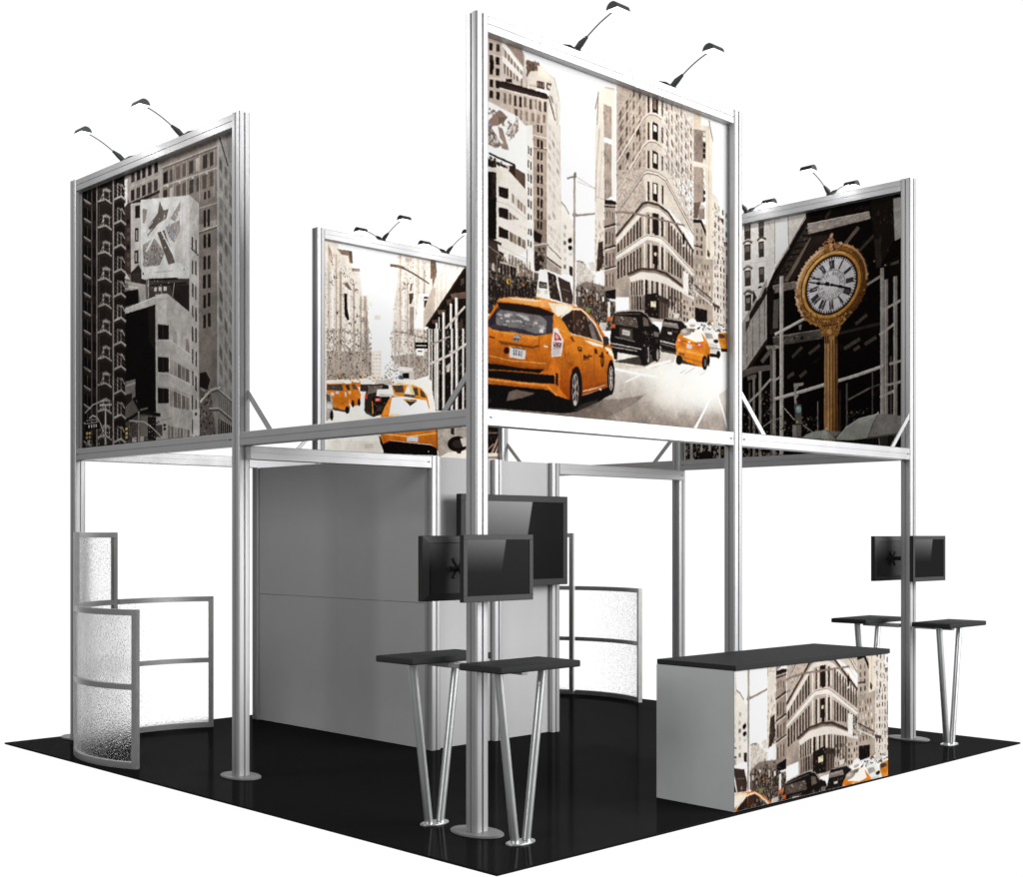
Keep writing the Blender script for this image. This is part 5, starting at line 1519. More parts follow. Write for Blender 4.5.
PIX['traffic'] = '''
P|fffefb|100|-98 -91 3615 -768 3615 2591 -98 2608
P|ebe1d5|100|5 -43 169 8 169 55 298 53 313 207 386 199 406 334 414 442 476 433 479 898 508 908 508 1373 5 1415
N|cfc0b2 b5a496 f7f2ec dccfc2 9a8879|700|5|18|50|20 100 169 75 321 225 406 457 484 473 492 910 492 1238 20 1281
N|5a493f 3a2d27 8a7769 6a584c|520|3|9|45|20 140 139 93 313 254 406 484 484 514 492 1238 20 1281
N|fffdf9|200|3|9|40|20 140 139 93 313 254 406 484 484 514 492 1238 20 1281
L|cdbfb2|20|72 158 72 1276
L|f8f3ed|24|109 258 109 1273
L|bfae9f|14|146 133 146 1270
L|a8978a|23|191 259 191 1265
L|f6f0e9|22|282 353 282 1257
L|b09f92|16|328 346 328 1253
L|efe6db|18|360 436 360 1250
L|a39284|14|401 458 401 1247
L|b5a497|29|448 451 448 1242
L|8d7c70|12|464 585 464 1240
P|84705f|100|156 55 306 49 318 161 282 164 272 98 199 100
P|5d4a3e|100|275 57 309 52 318 159 290 149
P|a5917f|100|64 26 102 100 109 206 64 146
P|9a877a|100|303 207 391 198 395 224 309 235
N|6a584c e6dacd|20|6|16|100|64 133 169 156 169 209 64 199
N|1f1613 2a1f1b 5a493f 3a2d27|7|6|14|50|79 351 124 357 119 410 79 405
N|1f1613 2a1f1b 5a493f 3a2d27|7|6|14|50|296 310 340 315 335 364 296 361
N|1f1613 2a1f1b 5a493f 3a2d27|7|6|14|50|353 614 387 620 384 657 353 654
N|1f1613 2a1f1b 5a493f 3a2d27|7|6|14|50|324 557 349 562 346 593 324 589
N|1f1613 2a1f1b 5a493f 3a2d27|7|6|14|50|76 799 112 804 108 843 76 840
N|1f1613 2a1f1b 5a493f 3a2d27|7|6|14|50|278 711 303 713 300 736 278 734
N|1f1613 2a1f1b 5a493f 3a2d27|7|6|14|50|341 683 362 686 361 707 341 706
N|1f1613 2a1f1b 5a493f 3a2d27|7|6|14|50|152 630 170 632 169 654 152 652
N|1f1613 2a1f1b 5a493f 3a2d27|7|6|14|50|58 631 76 643 74 698 58 690
N|1f1613 2a1f1b 5a493f 3a2d27|7|6|14|50|341 386 378 388 374 419 341 419
N|1f1613 2a1f1b 5a493f 3a2d27|7|6|14|50|416 646 437 653 435 693 416 687
N|1f1613 2a1f1b 5a493f 3a2d27|7|6|14|50|215 258 243 264 240 303 215 299
N|1f1613 2a1f1b 5a493f 3a2d27|7|6|14|50|118 304 160 303 156 325 118 327
N|1f1613 2a1f1b 5a493f 3a2d27|7|6|14|50|266 791 309 792 304 818 266 818
P|1c1411|100|227 452 257 451 260 585 282 684 260 695 232 643
P|6a594e|100|222 362 275 354 298 411 275 408
L|8d7c70|11|215 363 260 349 298 404
P|e8ded2|100|793 26 845 -25 1232 -33 1232 884 731 939 763 490 796 234
N|cfc0b2 b5a496 f7f2ec dccfc2 a8978a|420|5|18|45|796 25 1180 -10 1180 818 747 867 796 234
L|cdb9a5|14|829 5 829 872
L|f8f3ed|24|864 13 864 868
L|c2b2a3|16|911 216 911 863
L|f5efe7|24|994 -8 994 853
L|d9c8b4|14|1031 0 1031 850
L|f8f3ed|20|1061 10 1061 846
L|a8978a|12|1103 102 1103 841
L|efe5d8|20|1146 38 1146 836
N|5a493f 8a7769 6a584c 3a2d27|300|3|9|40|804 52 1154 9 1154 821 747 867 796 262
N|fffdf9|160|3|9|40|804 52 1154 9 1154 821 747 867 796 262
P|9d8d80|100|936 480 981 474 981 742 936 747
N|6a594e 3a2d27 a8978a|14|5|14|50|855 247 911 252 908 318 855 323
N|3a2d27|3|6|12|100|927 189 948 186 948 214 927 217
N|5a493f|6|6|12|40|824 364 848 361 848 422 824 426
P|4a3b32|100|927 354 977 342 974 390 952 450 931 452
P|6a594e|100|948 254 968 250 952 323 936 326
N|8a7a6d 5a493f|16|5|14|100|861 239 927 242 911 315 861 322
W|a8978a|5|1|50|100|886 17 960 12 960 47 886 53
N|8a7a6d b5a79a|6|6|12|40|757 476 786 473 786 528 757 533
N|8a7a6d|4|6|12|40|760 652 783 648 783 693 760 696
N|7a6a5e|5|6|12|40|1010 505 1035 502 1035 565 1010 569
P|74604f|100|1172 -22 1232 -18 1254 110 1201 247 1174 177
P|6a5548|100|1180 -10 1223 -5 1223 112 1189 160
N|8d7a6c|16|6|16|100|1172 -8 1241 -5 1241 110 1189 217
P|fbf8f4|100|1036 339 1154 322 1154 679 977 686 1010 569
P|4a3b32|100|1098 356 1146 352 1143 424 1098 472
L|efe6db|14|1098 387 1146 380
N|5a493f|6|5|12|100|1053 372 1098 373 1086 403 1061 406
P|e0d4c6|60|547 615 611 600 611 646 547 649
P|efe7dc|60|526 508 525 517 522 526 517 533 511 537 504 538 498 536 493 531 490 523 489 514 490 504 493 495 498 489 504 484 511 484 517 486 522 492 525 499
B|ffffff|90|587 266 845 227 587 486
L|7a6658|29|720 114 796 111 870 118
L|6f5c50|18|845 112 977 153 1154 223
L|8a786b|14|755 738 911 734 1078 759 1180 776
L|b5a598|8|837 620 977 632
P|e9dfd2|100|1194 252 1249 166 1371 -27 1565 -28 1574 20 1388 253 1137 641 1092 658 1092 501
P|c9b9aa|100|1092 501 1197 248 1232 254 1223 484 1137 638 1092 661
P|f5eee5|100|1367 -26 1569 -22 1574 20 1405 185 1301 272
L|b5a496|10|1120 654 1120 654
L|b5a496|10|1154 616 1154 606
L|b5a496|10|1189 577 1189 557
L|d3c6b8|10|1249 108 1249 472
L|d3c6b8|10|1301 83 1301 398
L|d3c6b8|10|1353 57 1353 324
L|d3c6b8|10|1423 23 1423 224
L|d3c6b8|10|1494 -12 1494 124
P|efe6db|100|1172 177 1194 167 1194 259 1166 306
L|9a8a7d|10|1197 245 1249 93
P|140e0b|100|1137 635 1574 17 1610 -37 1610 755 1494 761 1180 733
L|2a1f19|20|1126 642 1574 20
P|5a473b|100|1405 289 1593 238 1593 306 1432 340
P|4a392f|100|1357 354 1423 330 1423 373 1371 407
P|57453a|100|1249 469 1357 449 1336 498 1266 508
P|463730|100|1530 123 1574 102 1574 159 1530 196
P|4a3a30|100|1189 574 1266 557 1249 603 1197 609
N|2f241e 6a574a 3f3128|60|6|20|200|1180 604 1583 85 1601 697 1215 743
P|5a4a3f|60|1494 565 1556 527 1565 687 1503 695
L|cfc7c0|29|1414 386 1414 864
L|f1ece7|10|1409 387 1409 865
L|cfc7c0|36|1480 319 1480 857
L|f1ece7|12|1475 320 1475 858
L|cfc7c0|31|1327 484 1327 874
L|f1ece7|11|1321 485 1321 874
L|cfc7c0|25|1244 596 1244 882
L|f1ece7|9|1238 597 1238 883
L|cfc7c0|22|1166 663 1166 891
L|f1ece7|8|1161 663 1161 891
L|cfc7c0|12|1274 535 1274 879
L|f1ece7|5|1270 535 1270 880
L|c2b9b1|24|1078 858 1215 750 1357 628 1583 389
L|a89e96|14|977 883 1180 804 1574 613
N|ded7d0|6|6|12|100|1397 533 1494 507 1494 594 1397 606
P|efe8de|100|515 951 625 931 625 1201 515 1211
W|cbbfb2|3|6|60|30|519 968 615 957 615 1167 519 1176
P|b5a79a|100|50 1002 377 966 515 951 515 1176 298 1240 50 1263
N|6a5c52 3a2f29 a5978b c8bcb0 8d7e72 7a6b5f|760|5|18|60|50 800 377 760 515 743 515 1176 298 1240 50 1263
N|8a7b6f c2b5a9 5a4c43|80|5|18|40|377 863 515 847 515 1194 386 1206
N|2a1f1b 4a3d35 1a1310|260|3|10|45|50 935 377 898 515 951 515 1176 298 1240 50 1263
N|e8e0d6|120|3|9|50|50 901 515 916 515 1176 50 1238
L|b8aa9d|16|122 791 122 1206
L|b8aa9d|16|173 785 173 1200
L|b8aa9d|16|231 777 231 1195
L|b8aa9d|14|337 765 337 1185
L|b8aa9d|16|406 756 406 1178
L|b8aa9d|16|479 747 479 1172
N|8d8277 b5aa9e 6a6056 c9c0b6 3a322c|150|5|15|100|656 1093 717 1035 841 1039 841 1190 656 1207
P|b0a295|100|727 980 1137 883 1158 1116 988 1176 820 1060
N|7a6c60 d3c8bc 4a3d35 a5978b 8d7e72|520|5|18|60|717 718 1137 667 1158 1116 988 1176 820 1060 727 1051
N|2a1f1b 4a3d35 1a1310|220|3|10|45|727 928 1137 847 1158 1116 988 1176 758 1101
N|e8e0d6|110|3|9|50|727 823 1137 775 1158 1116 988 1150
L|c9bdb0|15|768 711 768 1082
L|c9bdb0|15|820 705 820 1077
L|c9bdb0|15|924 693 924 1067
L|c9bdb0|15|988 685 988 1061
L|c9bdb0|13|1094 672 1094 1050
P|120d0b|100|992 813 1141 796 1141 856 992 872
L|d8d2cc|10|1009 843 1126 830
P|f7f4f0|100|1009 870 1098 860 1098 932 1009 933
L|3a302a|10|1030 895 1077 890
L|8a7b6f|12|992 738 992 899
P|d3ccc5|100|809 1061 977 1058 992 1194 841 1195
P|15100e|100|857 1123 928 1116 928 1166 857 1173
P|4a4a58|100|809 1149 851 1145 851 1189 809 1193
P|efeae4|100|820 1062 966 1062 966 1098 820 1103
P|1a1411|100|1132 667 1626 606 1626 1424 1158 1459
N|4a3f38 8a7d73 2a211d c2b8af 6a5e55|300|6|24|40|1137 667 1602 610 1602 1417 1170 1449
P|0f0a08|60|1267 1123 1580 1057 1580 1427 1289 1449
L|cbc3bc|25|1158 664 1158 1450
L|f3efea|8|1152 665 1152 1450
L|cbc3bc|14|1191 660 1191 1447
L|f3efea|5|1185 661 1185 1448
L|cbc3bc|20|1228 655 1228 1444
L|f3efea|7|1221 656 1221 1445
L|cbc3bc|33|1254 652 1254 1443
L|f3efea|12|1248 653 1248 1443
L|cbc3bc|31|1327 644 1327 1437
L|f3efea|11|1320 644 1320 1437
L|cbc3bc|29|1426 631 1426 1429
L|f3efea|10|1420 632 1420 1430
L|cbc3bc|35|1484 624 1484 1426
L|f3efea|12|1478 625 1478 1426
L|cbc3bc|24|1562 614 1562 1419
L|f3efea|8|1555 615 1555 1420
L|c9c1ba|25|1158 1007 1400 891 1602 758
L|a39a92|16|1158 826 1400 708
P|e0d8d0|80|1355 1005 1411 963 1400 1056 1360 1069
P|f7f3ec|100|47 1264 455 1208 1180 1159 1267 1669 1279 1923 47 1979
N|ddd3c8 fffdf9|120|4|14|250|88 1538 615 1534 615 1918 60 1945
P|cfc4b4|100|436 1823 539 1814 535 1861 445 1866
P|e6ddd0|50|60 1809 615 1787 615 1900 60 1911
N|2a211d efeae4 d9822a 8a7d73 c96a2a|130|6|16|200|50 1204 436 1175 758 1180 758 1232 60 1262
P|4a7aa0|100|828 1165 827 1170 826 1175 822 1179 818 1182 814 1182 809 1180 806 1177 804 1172 803 1167 804 1161 806 1157 809 1152 814 1150 818 1150 822 1151 826 1155 827 1159
P|3f6a55|100|868 1170 867 1174 865 1177 863 1180 860 1181 855 1182 852 1181 849 1178 847 1175 847 1172 847 1168 849 1165 852 1162 855 1160 860 1160 863 1161 865 1163 867 1167
P|f2eee8|100|420 1220 519 1215 523 1263 406 1273
P|3a302b|100|396 1271 525 1259 519 1329 396 1334
P|d97a2a|100|303 1252 396 1240 400 1295 308 1303
P|fdf6ea|100|318 1239 386 1232 386 1255 322 1260
P|cfc8c0|100|555 1211 727 1200 734 1244 555 1260
P|1a1310|80|88 1504 289 1480 279 1544 126 1532
P|d97a20|100|50 1291 211 1260 256 1317 283 1386 279 1493 240 1524 50 1493
P|4a403a|100|50 1305 202 1289 221 1345 50 1353
N|8a7d73 2a211d|14|5|14|200|60 1307 198 1292 218 1341 60 1348
P|f5e6d0|100|60 1279 211 1260 221 1281 60 1296
P|c06a18|50|60 1405 260 1406 260 1466 60 1473
P|d8d4d0|100|141 1358 175 1355 175 1378 141 1382
P|f0d8c8|100|92 1369 126 1370 126 1400 92 1402
P|e0c8b8|100|231 1354 252 1355 256 1397 236 1399
P|1a1310|100|279 1517 277 1529 274 1540 269 1548 261 1552 254 1552 248 1549 242 1541 238 1532 236 1520 238 1508 242 1498 248 1490 254 1485 261 1484 269 1488 274 1495 277 1506
P|d67820|100|218 1276 328 1256 367 1294 400 1363 396 1460 318 1480 289 1463 275 1354
P|5a4a40|100|303 1279 337 1272 373 1321 322 1325
P|fdf3e4|100|231 1265 308 1255 298 1272 240 1281
P|3f352f|100|236 1289 279 1285 289 1335 260 1334
P|1a1310|100|333 1455 332 1467 330 1477 326 1485 320 1490 315 1490 310 1486 306 1479 303 1468 303 1457 303 1445 306 1435 310 1427 315 1422 320 1422 326 1426 330 1433 332 1443
P|1a1310|100|398 1437 397 1450 395 1460 391 1468 385 1473 380 1473 374 1469 370 1462 368 1451 367 1440 368 1428 370 1418 374 1410 380 1405 385 1404 391 1409 395 1416 397 1426
P|f0c8a0|100|300 1354 300 1361 298 1366 294 1370 291 1372 287 1372 283 1370 280 1367 277 1362 277 1356 277 1351 280 1346 283 1341 287 1339 291 1338 294 1340 298 1344 300 1349
P|a8a29a|100|43 1377 88 1386 110 1435 118 1595 43 1634
P|5a534d|100|43 1390 78 1395 92 1453 50 1457
P|1a1310|100|116 1578 115 1595 112 1609 108 1620 102 1626 97 1626 91 1621 86 1611 83 1597 82 1581 83 1565 86 1550 91 1539 97 1533 102 1533 108 1538 112 1549 115 1562
P|d8d4ce|100|50 1474 107 1477 107 1520 50 1521
P|1a1310|80|436 1504 555 1486 615 1534 535 1565 455 1537
P|2a2320|100|445 1373 479 1270 636 1244 701 1256 701 1352 676 1503 555 1538 440 1516
P|74675e|100|485 1280 636 1258 625 1314 466 1358
N|a89d94 3a302b|16|5|14|200|485 1280 636 1260 615 1324 471 1354
P|c9402e|100|447 1356 471 1354 471 1402 447 1401
P|1a1412|100|523 1385 555 1364 717 1351 701 1440 646 1532 535 1560
P|f7f5f2|100|579 1301 799 1277 824 1342 615 1368 565 1363
P|d8d2cc|100|595 1344 809 1329 809 1352 599 1370
P|d84a3a|100|551 1386 619 1380 615 1411 555 1420
P|f0a898|100|563 1390 599 1386 595 1404 565 1409
N|5a504a 8a807a|20|5|14|200|535 1427 676 1416 646 1532 545 1548
L|e0902a|12|523 1419 531 1532
P|3a332f|100|629 1480 628 1489 624 1497 617 1502 609 1506 601 1507 593 1504 587 1500 583 1492 581 1484 583 1476 587 1467 593 1462 601 1459 609 1458 617 1460 624 1465 628 1472
P|dd8a26|100|734 1244 820 1222 966 1219 1062 1241 1137 1316 1163 1426 1158 1476 1051 1377 872 1373 758 1329
P|4a3d36|100|746 1252 861 1238 872 1306 779 1314
P|4a3d36|100|971 1249 1023 1250 1034 1321 983 1321
P|4a3d36|100|1051 1258 1094 1283 1126 1338 1062 1331
L|fbe6c4|12|738 1243 966 1219 1062 1243
N|8a7d73|8|5|12|100|750 1256 857 1243 861 1304 783 1310
P|15100e|100|591 1728 646 1785 656 1898 615 1813
P|d87820|100|615 1551 646 1483 701 1384 742 1349 1126 1362 1158 1467 1235 1516 1254 1615 1258 1833 1180 1783 717 1773 646 1829 611 1744
G|d97c22|a85414|625 1655 1254 1615 1254 1833 1180 1786 717 1773 646 1829|924 1636 924 1814
P|fffdf9|100|734 1367 841 1344 1126 1362 1167 1473 924 1521 707 1524
P|e88f34|100|646 1483 717 1369 738 1370 701 1519 636 1553
P|f7dcb0|100|707 1518 924 1516 1158 1476 1158 1499 924 1539 696 1542
P|ece2cc|100|868 1335 903 1247 933 1223 962 1234 1000 1331
P|e8c890|100|933 1226 962 1234 988 1311 958 1313
P|fbf8f2|100|886 1301 924 1245 937 1314
P|3a302a|100|866 1370 1013 1366 1013 1380 941 1430
P|5a4f48|100|872 1321 998 1319 998 1342 872 1346
L|d8a040|12|872 1377 1009 1380
P|0b0706|100|640 1812 713 1776 1180 1793 1250 1824 1254 1891 646 1899
L|f0b868|12|646 1715 924 1725 1245 1670
L|8a4a14|9|1009 1667 1235 1634
P|c0cad8|100|903 1727 1030 1719 1030 1769 903 1771
P|d8d8d8|100|1157 1856 1156 1858 1155 1861 1153 1863 1151 1864 1149 1864 1147 1863 1145 1861 1144 1859 1144 1857 1144 1854 1145 1852 1147 1850 1149 1850 1151 1850 1153 1850 1155 1851 1156 1854
P|8a4a14|100|1235 1616 1258 1614 1263 1850 1245 1833
P|a89d92|100|1263 1614 1626 1591 1626 1925 1263 1923
N|c4bab0 8d8277|120|5|16|200|1267 1632 1626 1610 1626 1907 1267 1915
P|efe6da|100|1272 1908 1378 1854 1626 1814 1626 1935 1312 1931
P|0f0b0a|100|1616 1759 1609 1786 1588 1810 1555 1829 1515 1841 1473 1842 1434 1835 1401 1820 1380 1798 1373 1772 1380 1745 1401 1721 1434 1702 1473 1690 1515 1688 1555 1695 1588 1711 1609 1733
P|2a231f|100|1557 1762 1553 1776 1542 1789 1526 1799 1505 1805 1483 1806 1463 1802 1446 1794 1435 1783 1431 1768 1435 1755 1446 1742 1463 1732 1483 1726 1505 1725 1526 1728 1542 1736 1553 1748
P|2a211d|100|1411 1605 1455 1602 1455 1676 1411 1669
P|c9bfb5|100|1523 1709 1626 1684 1626 1776 1557 1790
P|1a1310|100|1478 1822 1546 1818 1534 1859 1489 1858
P|130c0a|100|1626 1424 2168 1384 2168 1882 1626 1907
L|9a7f70|27|1916 1837 2059 1564
L|b59a8a|21|1963 1834 2095 1580
L|6a564a|16|1869 1632 1999 1624
L|8a7060|17|1869 1801 1940 1741
P|d8d0c6|100|1602 1849 2168 1821 2168 1921 1602 1945
P|8d7868|100|1602 1886 2168 1853 2168 1882 1602 1908
N|4a3a31|24|6|20|50|1857 1482 2095 1466 2095 1809 1857 1821
'''
